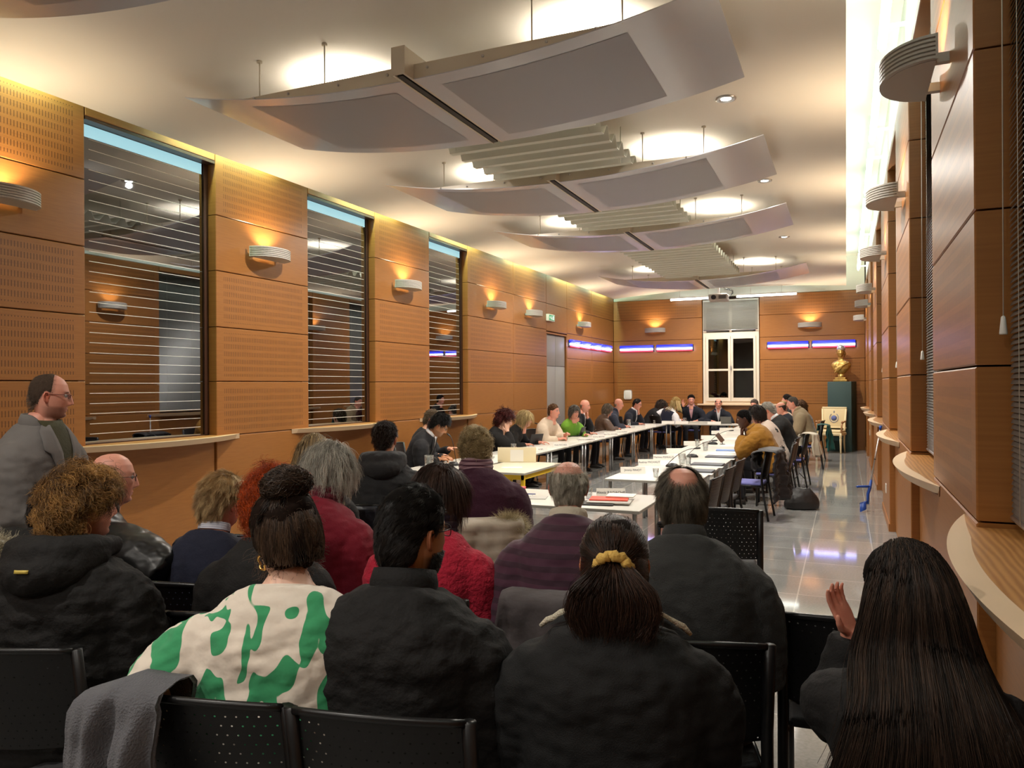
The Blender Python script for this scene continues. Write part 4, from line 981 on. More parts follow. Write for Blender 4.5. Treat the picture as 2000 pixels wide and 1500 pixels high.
    v, n_, f = remesh(mb, .022, 4); mesh_np('trousers', v, f, [cfg.get('pants', PANTS)], root, True)
    for sd, L_ in legs:
        a = L_[2]; mb = MB(); zb = -dz if not stand else -dz
        rr = []
        for yy, hw, h in ((-.07, .025, .05), (-.055, .034, .085), (0, .038, .10), (.06, .042, .075), (.13, .046, .055), (.175, .036, .045), (.19, .015, .025)):
            rr.append([(a.x + hw * c_(u), a.y + yy, zb + max(h * .5 + h * .5 * s_(u), 0.002)) for u in np.linspace(0, 2 * PI, 12, endpoint=False)])
        mb.loft(rr); mb.build('shoe', cfg.get('shoe', SHOE), root)
    # hair
    if st:
        dn = HM.to_3x3().inverted() @ Vector((0, 0, -1))
        if D < 4.6 and st.get('n'): st = dict(st, n=int(st['n'] * 2.6), r=st['r'] * .55)
        make_hair(root, HM, st, seed, hi, dn.normalized())
    tb = MB(); tb.loft(rings(thick + .004, t1=.60)); add_extras(root, cfg, sp, HM, s, (tb.v, tb.f))
    if cfg.get('vest'):
        mb = MB(); mb.loft(rings(thick + .014, t1=.50)); v, n_, f = remesh(mb, .014, 4); mesh_np('vest', v, f, [cfg['vest']], root, True)
    return root, HM
PANTS = cloth('dark_trousers', (0.012, 0.012, 0.016)); SHOE = mat('shoe_black', (0.015, 0.013, 0.012), .4)
def collar_ring(sp, t, s, rx, ry, h, r, tilt=0, n=26, back=1.0, open_=0.0, flare=0.0):
    """band around the neck: list of rings for loft (open band, with thickness)"""
    q, xx, yy, up = sp(t); out = []
    for z, k in ((0, 1.0), (h * .5, 1.0 - .0), (h, 1.0 + flare), (h * 1.02, 1.0 + flare - r), (h * .5, 1.0 - r), (0, 1.0 - r)):
        ring = []
        for j in range(n):
            u = 2 * PI * j / n; drop = open_ * max(0, s_(u)) ** 2
            ring.append(q + xx * (rx * s * k * c_(u)) + yy * (ry * s * k * s_(u) + .006) + up * (z - drop * (h * 1.2) + (back - 1) * h * max(0, -s_(u))) + yy * tilt * z)
        out.append(ring)
    return out
GLM = mat('glasses_frame', (0.03, 0.02, 0.018), .3); LENSM = mat('glasses_lens', (.9, .9, .9), .02, alpha=.10)
def add_extras(root, cfg, sp, HM, s, tors):
    from mathutils.bvhtree import BVHTree
    bd = cfg.get('bd', 1.0); bv = BVHTree.FromPolygons([Vector(v) for v in tors[0]], tors[1])
    for c in cfg.get('collar', []):
        kind, m = c[0], c[1]; mb = MB()
        if kind == 'turtle': mb.loft(collar_ring(sp, .568, s, .073, .068, .052, .10, flare=-.12), cap=False); nm = 'turtleneck_collar'
        elif kind == 'crew': mb.loft(collar_ring(sp, .556, s, .092, .080, .020, .10, back=1.2), cap=False); nm = 'neckband'
        elif kind == 'shirt': mb.loft(collar_ring(sp, .580, s, .076, .070, .038, .07, open_=.7, flare=-.05), cap=False); nm = 'shirt_collar'
        elif kind == 'jacket': mb.loft(collar_ring(sp, .560, s, .100, .088, .065, .10, open_=1.0, flare=-.10), cap=False); nm = 'jacket_collar'
        elif kind == 'stand': mb.loft(collar_ring(sp, .556, s, .094, .084, .075, .10, open_=.6, flare=-.08), cap=False); nm = 'stand_collar'
        elif kind == 'scarf':
            q, xx, yy, up = sp(.585)
            for k in range(3): mb.tube([q + xx * (.082 * s * c_(u)) + yy * (.078 * s * s_(u)) + up * (k * .026 - .02 + .008 * s_(3 * u + k)) for u in np.linspace(0, 2 * PI, 22)], .026, 8, cap=False)
            nm = 'scarf'
        elif kind == 'hood':
            q, xx, yy, up = sp(.555); P = []; R = []
            for u in np.linspace(-PI * .62, PI * .62, 19):
                bk = c_(u); P.append(q + xx * (.125 * s * s_(u)) - yy * (.115 * s * bd * bk + .02 * max(bk, 0)) + up * (.045 - .055 * max(bk, 0))); R.append(.034 + .038 * max(bk, 0))
            mb.tube(P, R, 12, flat=1.0); P2 = [p - up * (.06 * max(c_(u), 0) + .01) - yy * .012 for p, u in zip(P, np.linspace(-PI * .62, PI * .62, 19))]; mb.tube(P2, [r * 1.05 for r in R], 12)
            v, n_, f = remesh(mb, .009, 8); dsp = .006 * fbm(v, 18, 2, 3.3); mesh_np('hood', v + n_ * dsp[:, None], f, [m], root, True); continue
        elif kind in ('lapel', 'front', 'tie'):
            def onf(t, x, off):
                q, xx, yy, up = sp(t); loc, *_ = bv.ray_cast(q + xx * x * s + yy * .6, -yy)
                return (loc if loc is not None else q + xx * x * s + yy * .09) + yy * off
            if kind == 'lapel':
                for sd in (1, -1):
                    R_ = []
                    for t, xi, xo in ((.575, .050, .075), (.545, .052, .105), (.50, .046, .118), (.46, .040, .125), (.44, .037, .100), (.36, .026, .070), (.28, .012, .034), (.24, .004, .010)):
                        k = [onf(t, sd * (xi + (xo - xi) * j / 4), .010 - .004 * j / 4) for j in range(5)]; R_.append(k)
                    n5 = 5; vs = [p for r_ in R_ for p in r_]; mb.add(vs, [(i * 5 + j, i * 5 + j + 1, i * 5 + j + 6, i * 5 + j + 5) for i in range(len(R_) - 1) for j in range(4)], 0, True)
                nm = 'lapels'
            elif kind == 'front':
                wv = c[2] if len(c) > 2 else .055; R_ = []
                for t in (.595, .56, .52, .47, .42, .36, .30, .25):
                    ww = max(wv * (1 - max(0, .53 - t) * 3.2), .004); R_.append([onf(t, ww * k / 3, .005) for k in range(-3, 4)])
                vs = [p for r_ in R_ for p in r_]; mb.add(vs, [(i * 7 + j, i * 7 + j + 1, i * 7 + j + 8, i * 7 + j + 7) for i in range(len(R_) - 1) for j in range(6)], 0, True); nm = 'shirt_front'
            else:
                R_ = [[onf(t, ww * k, .011 + (.004 if k == 0 else 0)) for k in (-1, 0, 1)] for t, ww in ((.585, .016), (.56, .018), (.50, .022), (.42, .028), (.30, .030))]
                vs = [p for r_ in R_ for p in r_]; mb.add(vs, [(i * 3 + j, i * 3 + j + 1, i * 3 + j + 4, i * 3 + j + 3) for i in range(len(R_) - 1) for j in range(2)], 0, True); nm = 'tie'
            o_ = mb.build(nm, m, root, smooth=True); sm_ = o_.modifiers.new('s', 'SOLIDIFY'); sm_.thickness = .004; sm_.offset = 0; continue
        mb.build(nm, m, root, smooth=True)
    g = cfg.get('glasses')
    if g:
        mb = MB(); hw, hh = (g[1] if len(g) > 1 else (.024, .017)); y0 = .0985
        for sd in (1, -1):
            P = [HM @ Vector((sd * .032 + hw * abs(c_(u)) ** .7 * (1 if c_(u) > 0 else -1), y0 - .012 * abs(sd * .032 + hw * c_(u)) / .06, .008 + hh * abs(s_(u)) ** .7 * (1 if s_(u) > 0 else -1))) for u in np.linspace(0, 2 * PI, 21)]
            mb.tube(P, .0016, 6, cap=False)
            mb.tube([HM @ Vector((sd * .055, y0 - .013, .014)), HM @ Vector((sd * .074, .05, .014)), HM @ Vector((sd * .081, .0, .012)), HM @ Vector((sd * .080, -.022, -.004))], .0018, 6)
        mb.tube([HM @ Vector((-.009, y0, .012)), HM @ Vector((0, y0 + .004, .015)), HM @ Vector((.009, y0, .012))], .0016, 6)
        gf = mb.build('glasses', mat('glasses_' + g[0], g[0], .3), root)
        mb = MB()
        for sd in (1, -1): mb.loft([[HM @ Vector((sd * .032 + hw * .95 * c_(u), y0 - .010 + k - .006 * abs(c_(u)), .008 + hh * .95 * s_(u))) for u in np.linspace(0, 2 * PI, 14, endpoint=False)] for k in (0, .001)])
        mb.build('lens', LENSM, gf)
# ---------------------------------------------------------------- chairs
def perf_black():
    m = bpy.data.materials.new('perforated_black'); m.use_nodes = True; N, L = nt(m); b = N['Principled BSDF']
    b.inputs['Base Color'].default_value = (0.004, 0.004, 0.0045, 1); b.inputs['Roughness'].default_value = 0.40; b.inputs['Specular IOR Level'].default_value = .35
    uv = N.new('ShaderNodeUVMap'); sp = N.new('ShaderNodeSeparateXYZ'); L.new(uv.outputs[0], sp.inputs[0])
    def M_(op, a, v=None):
        n = N.new('ShaderNodeMath'); n.operation = op; (L.new(a, n.inputs[0]) if not isinstance(a, float) else None)
        if v is not None: (L.new(v, n.inputs[1]) if not isinstance(v, float) else setattr(n.inputs[1], 'default_value', v))
        return n.outputs[0]
    u = M_('DIVIDE', sp.outputs[0], .030); v = M_('DIVIDE', sp.outputs[1], .026)
    sh = M_('MULTIPLY', M_('FLOOR', v), 0.5); fu = M_('SUBTRACT', M_('FRACT', M_('ADD', u, sh)), .5); fv = M_('SUBTRACT', M_('FRACT', v), .5)
    d = M_('ADD', M_('MULTIPLY', fu, fu), M_('MULTIPLY', fv, fv)); h = M_('LESS_THAN', d, .0085)
    t = N.new('ShaderNodeBsdfTransparent'); mx = N.new('ShaderNodeMixShader'); L.new(h, mx.inputs[0]); L.new(b.outputs[0], mx.inputs[1]); L.new(t.outputs[0], mx.inputs[2])
    L.new(mx.outputs[0], N['Material Output'].inputs[0]); return m
PERF = perf_black(); CHB = mat('chair_black', (0.006, 0.006, 0.0065), .35, spec=.4); SEATB = mat('seat_black', (0.015, 0.015, 0.018), .8, bump=(200, .2)); SEATU = mat('seat_blue', (0.13, 0.13, 0.36), .8, bump=(200, .2))
def chair(label, group, seat=SEATB):
    r = empty('stacking_chair', (0, 0, 0), 0, label, 'chair', group)
    mb = MB(); n = 12; w = .235; front, back = [], []
    for i in range(n + 1):
        x = -w + 2 * w * i / n; cv = -.040 * (1 - (x / w) ** 2)
        for j, (z, yy) in enumerate(((.52, -.215), (.60, -.232), (.75, -.262), (.82, -.276), (.845, -.283))):
            front.append((x, yy + cv + .004, z + (.012 * (1 - (x / w) ** 2) if j == 4 else 0))); back.append((x, yy + cv - .004, z + (.012 * (1 - (x / w) ** 2) if j == 4 else 0)))
    k = 5; fs = [(i * k + j, (i + 1) * k + j, (i + 1) * k + j + 1, i * k + j + 1) for i in range(n) for j in range(k - 1)]
    mb.add(front, fs, 0, True); mb.build('backrest', PERF, r, uv=lambda c: (c.x + 1, c.z), recalc=False)
    mb = MB(); P = [(x, y, z) for x, y, z in front[4::5]]; mb.tube([(x, y - .004, z) for x, y, z in P], .011, 8); mb.build('top_rail', CHB, r)
    for s in (-1, 1):
        mb = MB(); mb.tube([(s * .245, -.30, 0.0), (s * .245, -.225, .42), (s * .245, -.222, .55), (s * .245, -.280, .85)], .015, 8, flat=1.4); mb.build('rear_leg', CHB, r)
        mb = MB(); mb.tube([(s * .225, .215, 0.0), (s * .225, .205, .42)], .015, 8); mb.build('front_leg', CHB, r)
        mb = MB(); mb.tube([(s * .235, -.23, .415), (s * .228, .205, .415)], .013, 8); mb.build('side_rail', CHB, r)
    mb = MB(); mb.tube([(-.225, .205, .40), (.225, .205, .40)], .011, 8); mb.tube([(-.24, -.265, .20), (.24, -.265, .20)], .008, 8) if False else None; mb.build('front_rail', CHB, r)
    mb = MB(); mb.rbox(-.225, .225, -.215, .225, .415, .455, .018); mb.build('seat', seat, r)
    r.scale = (1, 1, 1.05); return r
_proto = {}
def put_chair(x, y, rz, label, group, seat='black'):
    p = _proto.get(seat)
    if p is None: r = _proto[seat] = chair(label, group, SEATU if seat == 'blue' else SEATB)
    else:
        r = clone(p); r['label'] = label; r['group'] = group
    r.location = (x, y, 0); r.rotation_euler = (0, 0, math.radians(rz)); return r
# ---------------------------------------------------------------- draped coats
def drape(name, label, cat, x, y, rz, ztop, w, fl, bl, m, seed=1, off=.03, fold=.022, xs=0.0, puff=0, back_only=False, cover=.02, group=None, th=.012):
    """cloth laid over a chair back: fl/bl = hanging length in front and behind; local chair frame (faces +Y, back panel at y about -.27)"""
    r = empty(name, (x, y, 0), math.radians(rz), label, cat, group)
    nu, nv = 44, 40; yb = -.285; P = np.zeros((nv, nu, 3)); tot = fl + bl + .09
    for i in range(nv):
        t = tot * i / (nv - 1)
        for j in range(nu):
            q = -1 + 2 * j / (nu - 1); xx = xs + q * w / 2
            cv = -.040 * max(0, 1 - (xx / .235) ** 2)
            if t < fl: yy, zz = yb + cv + cover + off * .6 + .05, ztop - (fl - t) - .012
            elif t < fl + .09:
                a = PI * (t - fl) / .09; yy, zz = yb + cv + (cover + off * .6 + .05) * (.5 + .5 * c_(a)) - (off + .025) * (.5 - .5 * c_(a)), ztop - .012 + .030 * s_(a)
            else: yy, zz = yb + cv - off - .025, ztop - (t - fl - .09) - .012
            dr = max(0, abs(xx) - .245) * .35; k = max(0, (t - fl - .09)) / max(bl, .01)
            f = fold * k ** .6 * (s_(q * 7 + seed) + .6 * s_(q * 13 + seed * 2.1)) - .03 * k
            sl = 1 + .10 * k * s_(seed)
            P[i, j] = (xs + (xx - xs) * sl + .012 * s_(zz * 14 + seed), yy + f, zz - dr - (.02 * s_(q * 5 + seed) * k))
    if puff:
        for i in range(nv):
            P[i, :, 1] += -puff * abs(s_(PI * (tot * i / (nv - 1)) / .085)) ** .5 * (1 if tot * i / (nv - 1) > fl else -1)
    A = P.reshape(-1, 3); A[:, 1] += .5 * fold * fbm(A, 9, 2, seed * 3.0); B = A.copy(); B[:, 1] += th
    V = np.vstack([A, B]); F = grid_faces(nv, nu, False); F2 = F[:, ::-1] + len(A)
    e = []
    idx = np.arange(nv * nu).reshape(nv, nu)
    for ln in (idx[0], idx[-1], idx[:, 0], idx[:, -1]):
        for a, b in zip(ln[:-1], ln[1:]): e.append((a, b, b + len(A), a + len(A)))
    mesh_np('cloth_body', V, [F, F2, np.array(e)], [m], r)
    return r
def fur(parent, path, rad, n, col, col2, name='fur_trim', seed=3, L=.05):
    r = np.random.default_rng(seed); path = np.array(path); t = r.random(n) * (len(path) - 1); i = np.clip(t.astype(int), 0, len(path) - 2); f = (t - i)[:, None]
    c = path[i] * (1 - f) + path[i + 1] * f; d = r.normal(0, 1, (n, 3)); d /= np.linalg.norm(d, axis=1, keepdims=True)
    S = 5; k = np.linspace(0, 1, S)[None, :, None]; g = np.array([0, 0, -.25])
    Pp = c[:, None] + d[:, None] * (rad * .5 + k * L * r.uniform(.7, 1.2, (n, 1, 1))) + g * (k * L) ** 1.0 * .6 + r.normal(0, .003, (n, S, 3)) * k
    cc = np.array(lin(col)) * (1 - (w := r.random((n, 1)))) + np.array(lin(col2)) * w
    V, F, C = strand_mesh(Pp, .0009 * np.linspace(1, .3, S)[None] * np.ones((n, 1)), cc)
    mb = MB(); mb.tube([tuple(p) for p in path], rad, 8); n0 = len(V)
    V = np.vstack([V, np.array(mb.v)]); C = np.vstack([C, np.tile(np.array(lin(col)) * .6, (len(mb.v), 1))]); q = [x for x in mb.f if len(x) == 4]
    return mesh_np(name, V, [F, np.array(q) + n0], [HAIRM], parent, True, C)
# ---------------------------------------------------------------- tables
TOP = mat('table_top_white', 'D9D7CE', .32, spec=.5); TEDGE = mat('table_edge', 'A8A69E', .4); LEGM = mat('table_leg_grey', (0.38, 0.38, 0.38), .3, .85)
def table(x0, x1, y0, y1, label, legs, group=None, zt=.70, topm=TOP, legm=LEGM, r=.02, apron=None, edge=TEDGE):
    rt = empty('meeting_table', ((x0 + x1) / 2, (y0 + y1) / 2, 0), 0, label, 'table', group); hx, hy = (x1 - x0) / 2, (y1 - y0) / 2
    mb = MB(); mb.rbox(-hx, hx, -hy, hy, zt - .028, zt, .004); mb.build('tabletop', [topm], rt)
    mb = MB(); mb.box(-hx - .001, hx + .001, -hy - .001, hy + .001, zt - .026, zt - .004); mb.build('edge_band', edge, rt)
    for lx, ly in legs:
        mb = MB()
        if apron: mb.rbox(lx - .022, lx + .022, ly - .022, ly + .022, 0, zt - .028, .004)
        else: mb.tube([(lx, ly, 0), (lx, ly, zt - .028)], r, 12)
        mb.build('leg', legm, rt)
    if apron:
        mb = MB(); e = .03
        mb.box(-hx + e, hx - e, -hy + e, -hy + e + .03, zt - .028 - .06, zt - .028); mb.box(-hx + e, hx - e, hy - e - .03, hy - e, zt - .088, zt - .028)
        mb.box(-hx + e, -hx + e + .03, -hy + e, hy - e, zt - .088, zt - .028); mb.box(hx - e - .03, hx - e, -hy + e, hy - e, zt - .088, zt - .028); mb.build('apron', legm, rt)
    return rt
def std_legs(hx, hy): return [(a * (hx - .05), b * (hy - .07)) for a in (-1, 1) for b in (-1, 1)]
ORD = ['first', 'second', 'third', 'fourth', 'fifth', 'sixth', 'seventh', 'eighth', 'ninth']
ZT = .70
ys = [7.95 + 1.765 * i for i in range(8)]
for i in range(7): table(-5.14, -4.37, ys[i] + .003, ys[i + 1] - .003, 'white table, %s from the front in the row along the left wall' % ORD[i], std_legs(.39, .87), 'white tables along the left')
table(-4.36, -2.77, 20.22, 20.95, 'white table at the back under the casement window', std_legs(.8, .36), 'white tables at the back')
table(-2.76, -1.30, 20.22, 20.95, 'white table in the far right corner of the square', std_legs(.74, .36), 'white tables at the back')
yr = [8.20 + 1.66 * i for i in range(8)]
for i in range(7): table(-2.49, -1.47, yr[i] + .003, yr[i + 1] - .003, 'white table, %s from the front in the right hand row' % ORD[i], std_legs(.51, .84), 'white tables along the right')
table(-3.35, -1.58, 6.18, 7.12, 'white table with the red folder in front of the man in striped purple', std_legs(.88, .47))
table(-4.30, -3.53, 8.36, 9.64, 'cream table with yellow legs behind the woman in plum', std_legs(.385, .64), topm=mat('cream_top', 'DDD8C2', .3), legm=mat('yellow_paint', (0.78, 0.52, 0.02), .4), apron=True)
# ---------------------------------------------------------------- table things
def thin_glass(name, col, k):
    m = bpy.data.materials.new(name); m.use_nodes = True; N, L = nt(m); N.remove(N['Principled BSDF'])
    t = N.new('ShaderNodeBsdfTransparent'); t.inputs[0].default_value = (*col, 1); g = N.new('ShaderNodeBsdfGlossy'); g.inputs['Roughness'].default_value = .05
    lw = N.new('ShaderNodeLayerWeight'); lw.inputs[0].default_value = k; mx = N.new('ShaderNodeMixShader'); L.new(lw.outputs['Facing'], mx.inputs[0]); L.new(t.outputs[0], mx.inputs[1]); L.new(g.outputs[0], mx.inputs[2])
    L.new(mx.outputs[0], N['Material Output'].inputs[0]); return m
GLASS = thin_glass('clear_glass', (.95, .96, .96), .35); WATER = thin_glass('water', (.95, .97, .97), .2)
PAPER = mat('paper', 'E6E3DA', .7); INK = mat('ink', (.06, .06, .08), .6); DARKF = mat('folder_black', (.02, .02, .022), .5); MICM = mat('mic_black', (.012, .012, .013), .4)
def name_plate(x, y, z, rz, body, label, w=.25, size=.038, group='folded name plates on the tables'):
    r = empty('name_plate', (x, y, z), rz, label, 'name plate', group)   # writing faces local -Y
    mb = MB(); h = .075; d = .035
    mb.add([(-w / 2, -d, 0.001), (w / 2, -d, 0.001), (w / 2, 0, h), (-w / 2, 0, h), (w / 2, d, 0.001), (-w / 2, d, 0.001)], [(0, 1, 2, 3), (3, 2, 4, 5)]); o = mb.build('folded_card', PAPER, r, recalc=False)
    sm = o.modifiers.new('s', 'SOLIDIFY'); sm.thickness = .001
    a = math.atan2(h, d)
    if body: text('lettering', body, size, Matrix.Translation((0, -d / 2 - .0017, h / 2)) @ Matrix.Rotation(a, 4, 'X'), INK, r, ext=.0003)
    return r
def tumbler(x, y, z, h, r0, label, fill=.4, group='drinking glasses on the tables', jug=False):
    r = empty('water_jug' if jug else 'drinking_glass', (x, y, z), random.random() * 6, label, 'jug' if jug else 'glass', group)
    mb = MB(); mb.lathe([(r0 * .78, .001), (r0 * .80, .001), (r0, h), (r0 * .955, h), (r0 * .75, .008), (.001, .008)], 18, cap=True); mb.build('glass_body', GLASS, r)
    mb = MB(); mb.lathe([(.001, .0085), (r0 * .74, .0085), (r0 * (.74 + .2 * fill), h * fill), (.001, h * fill)], 16); mb.build('water', WATER, r)
    if jug: mb = MB(); mb.tube([(r0 * .97, 0, h * .85), (r0 + .035, 0, h * .8), (r0 + .04, 0, h * .45), (r0 * .9, 0, h * .3)], .006, 8); mb.build('handle', GLASS, r)
    return r
def mic(x, y, z, rz, label, reach=.36, rise=.30, lit=False):
    r = empty('table_microphone', (x, y, z), rz, label, 'microphone', 'gooseneck microphones')   # neck leans towards local +Y
    mb = MB(); mb.loft([[(a * c_(u) * k, b * s_(u) * k, zz) for u in np.linspace(0, 2 * PI, 18, endpoint=False)] for k, zz, a, b in ((1, .001, .055, .085), (1, .018, .055, .085), (.8, .042, .055, .075), (.3, .05, .05, .06))]); mb.build('base', MICM, r)
    mb = MB(); P = [(0, -.05 + reach * t, .045 + rise * (1 - (1 - t) ** 1.8)) for t in np.linspace(0, 1, 10)]; mb.tube(P, .0045, 6); nk = mb.build('gooseneck', MICM, r)
    e = Vector(P[-1]); d = (e - Vector(P[-2])).normalized(); mb = MB(); mb.tube([e - d * .01, e + d * .02, e + d * .06, e + d * .07], [.008, .011, .011, .006], 8); mb.build('capsule', MICM, r)
    if lit: mb = MB(); mb.tube([e - d * .012, e - d * .004], .0085, 8); mb.build('light_ring', mat('mic_red', (1, .1, .1), .4, emit=(1, .15, .12), estr=6), r)
    return r
def sheet(name, x, y, z, rz, w, d, t, m, label, cat, group=None):
    mb = MB(); mb.rbox(-w / 2, w / 2, -d / 2, d / 2, 0, t, min(t * .3, .002)); o = mb.build(name, m); o.location = (x, y, z); o.rotation_euler = (0, 0, rz); return tag(o, label, cat, group)
def laptop(x, y, z, rz, label, m=None):
    r = empty('tablet_computer', (x, y, z), rz, label, 'tablet'); m = m or DARKF     # screen faces local -Y (user side)
    mb = MB(); mb.rbox(-.14, .14, -.2, 0, 0.001, .012, .003); mb.build('keyboard', m, r)
    mb = MB(); mb.rbox(-.14, .14, -.004, .004, 0, .19, .003, M=T(0, .02, .012, rx=-.35)); sc = mb.build('screen_panel', m, r)
    mb = MB(); mb.box(-.13, .13, -.0062, -.005, .012, .18, M=T(0, .02, .012, rx=-.35)); mb.build('screen', mat('screen_glow', (.1, .1, .12), .2, emit=(.6, .7, .9), estr=.5), sc)
    return r
H2 = PI / 2
# left row: plates stand near the aisle edge and face the room (+X), so local -Y -> +X
for (px, py, tx, w, lb) in ((1095, 872, 'Katia RECHED', .26, 'name plate lettered Katia, on the left table before the cream sweater woman'), (1056, 882, 'ts BA', .2, 'name plate half hidden by the cream board on the left table'),
        (1144, 860, 'Guillaume CARPENTIER', .26, 'name plate on the left table before the woman in green'), (1169, 852, 'Andréa BERTIN', .26, 'name plate on the left table before the bald man in black'),
        (1193, 846, 'Jean-Marc ROUSSEL', .26, 'name plate on the left table before the woman in brown'), (1214, 842, 'Arnaud DUMAS', .26, 'name plate on the left table before the bald man in blue'),
        (1232, 838, '', .26, 'blank looking name plate on the left table, before the man resting his chin'), (1250, 833, '', .26, 'blank looking name plate on the left table, next beyond the resting man'),
        (1270, 828, '', .26, 'blank looking name plate near the far end of the left table')):
    p = onZ(px, py, ZT); name_plate(-4.44, p.y * (-4.39 / p.x) if False else onX(px, py, -4.44).y, ZT, .45, tx, lb, w, .034)
pk = onZ(955, 899, ZT); name_plate(pk.x, pk.y, ZT, .45, 'KHALIF', 'name plate lettered KHALIF beside the cream board', .30, .05)
for px, py, lb in ((1332, 826, 'back table before the blonde woman'), (1395, 824, 'back table before the bald man with the microphone'), (1305, 829, 'left end of the back table')):
    p = onY(px, py, 20.30); name_plate(p.x, 20.30, ZT, 0, '', 'white name plate on the ' + lb, .34)
for px, py, tx, lb in ((1236, 924, 'Jimmy FINOT', 'name plate reading Jimmy at the near end of the right row'), (1268, 908, 'Audrey MICHAUT', 'name plate reading Audrey on the right row'), (1296, 898, 'Mathieu PERRAUT', 'name plate reading Mathieu on the right row, by the glass'), (1320, 885, '', 'blank backed name plate beyond the first glass on the right row'), (1352, 870, '', 'blank backed name plate before the second glass on the right row'), (1384, 858, '', 'blank backed name plate before the man in mustard'), (1403, 848, '', 'blank backed name plate behind the phone holder'), (1418, 842, '', 'farthest blank backed name plate on the right row')):
    p = onZ(px, py, ZT); name_plate(p.x, p.y, ZT, .38, tx, lb, .29, .036)
p = onZ(1187, 972, ZT); name_plate(p.x, p.y + .1, ZT, .33, 'Alexis RAGACHE', 'name plate reading Alexis behind the red folder', .27, .036)
# right row things
for px, py, h, r0, lb in ((1332, 906, .135, .048, 'tall water glass by the Mathieu plate'), (1378, 880, .135, .046, 'tall water glass before the man in mustard'), (1281, 932, .10, .034, 'small glass beside the Jimmy plate'), (1150, 974, .10, .036, 'upturned looking small glass by the Alexis plate'), (1344, 908, .125, .04, 'water glass just right of the tall glass by Mathieu'), (1362, 872, .12, .04, 'water glass behind the second microphone')):
    p = onZ(px, py, ZT); tumbler(p.x, p.y, ZT, h, r0, lb)
for px, py, lb, tilt in ((1313, 912, 'near gooseneck microphone on the right row, by the Audrey plate', -.7), (1352, 893, 'second gooseneck microphone on the right row, behind the tall glass', -.7), (1392, 868, 'third gooseneck microphone on the right row, by the phone holder', -.7)):
    p = onZ(px, py, ZT); mic(p.x, p.y, ZT, tilt - .9, lb, .34, .20)
for i, (px, py, lb) in enumerate(((1382, 942, 'nearest closed laptop sleeve on the right row'), (1395, 921, 'second closed laptop sleeve on the right row'), (1408, 908, 'third closed laptop sleeve on the right row'), (1425, 893, 'laptop sleeve farthest along, next to the mustard elbow'))):
    p = onZ(px, py, ZT); o = sheet('laptop_sleeve', -1.66, p.y - .05, ZT, 0, .40, .28, .018, mat('sleeve_grey', (.10, .11, .13), .5), 'dark ' + lb, 'laptop', 'closed laptops on the right row')
    sheet('paper_sheet', -1.60, p.y - .30, ZT, 0, .34, .16, .003, PAPER, 'white papers lying before the ' + lb, 'paper', 'papers on the right row')
p = onZ(1418, 880, ZT); sheet('booklet', p.x, p.y, ZT, .1, .30, .22, .012, mat('booklet_blue', (.16, .28, .62), .5), 'blue booklet at the elbow of the man in mustard', 'booklet')
sheet('paper_sheet', p.x + .05, p.y - .35, ZT, .1, .34, .24, .004, PAPER, 'white papers next to the blue booklet', 'paper')
ph = empty('phone_on_stand', onZ(1412, 868, ZT), .5, 'phone in a brown case propped on the right row', 'phone')
mb = MB(); mb.rbox(-.04, .04, -.006, .006, 0, .17, .004, M=T(0, 0, .05, rx=-.3, ry=-.6)); mb.build('phone', mat('phone_case', (.10, .045, .025), .5), ph)
mb = MB(); mb.tube([(0, 0.02, .001), (0, .02, .09)], .006, 6); mb.lathe([(.045, .001), (.045, .008), (.01, .012)], 14, 0, T(0, .02, 0)); mb.build('stand', MICM, ph)
# table with the red folder
def onT(px, py, name, rz, w, d, t, m, lb, cat, z=ZT, g=None):
    q = onZ(px, py, z); return sheet(name, q.x, q.y, z, rz, w, d, t, m, lb, cat, g)
onT(1160, 984, 'document_case', .16, .36, .22, .012, DARKF, 'thin black document case under the red folder stack', 'folder')
onT(1190, 981, 'document_case', .16, .38, .20, .012, mat('case_grey', 'B8B4AC', .5), 'pale grey folder between the black case and the red folder', 'folder', ZT + .012)
onT(1190, 975, 'folder', .2, .34, .22, .01, mat('folder_red', (.80, .06, .02), .5), 'bright red folder on the white table', 'folder', ZT + .024)
onT(1213, 969, 'paper_stack', .12, .25, .21, .012, PAPER, 'stack of white papers lying on the red folder', 'paper', ZT + .034)
onT(1014, 955, 'notebook', .3, .13, .10, .022, mat('notebook_red', (.55, .05, .06), .5), 'small red notebook at the left of the white table', 'notebook')
onT(1020, 968, 'notepad', .25, .19, .13, .012, PAPER, 'white notepad with a pen on it', 'notepad')
onT(1037, 972, 'document_case', .25, .30, .20, .006, mat('case_grey', 'B8B4AC', .5), 'pale grey folder under the white notepad', 'folder')
q = onZ(1035, 966, ZT + .013); mb = MB(); mb.tube([(-.05, 0, 0.005), (.05, 0.02, 0.005)], .005, 8); o = mb.build('pen', mat('pen_blue', (.05, .06, .25), .3)); o.location = q; tag(o, 'blue pen lying on the white notepad', 'pen')
# cream board and papers on the yellow legged table
q0, q1 = onZ(972, 903, ZT), onZ(1047, 903, ZT); mid = (q0 + q1) / 2; wd = (q1 - q0).length; az = math.atan2(q1.y - q0.y, q1.x - q0.x)
bd_ = empty('display_board', (mid.x, mid.y, ZT), az, 'cream board standing on the table with yellow legs', 'board')
mb = MB(); mb.rbox(-wd / 2, wd / 2, -.004, .004, 0, .205, .002, M=T(rx=-.12)); mb.box(-wd / 2 + .05, -wd / 2 + .09, 0, .1, 0, .004); mb.build('panel', mat('board_cream', 'E0D3B0', .6), bd_)
mb = MB(); mb.box(-.09, .09, -.008, -.0045, .01, .17, M=T(rx=-.12)); mb.build('pinned_paper', PAPER, bd_)
onT(1000, 913, 'paper_sheet', .4, .26, .18, .002, PAPER, 'sheet of paper before the cream board', 'paper')
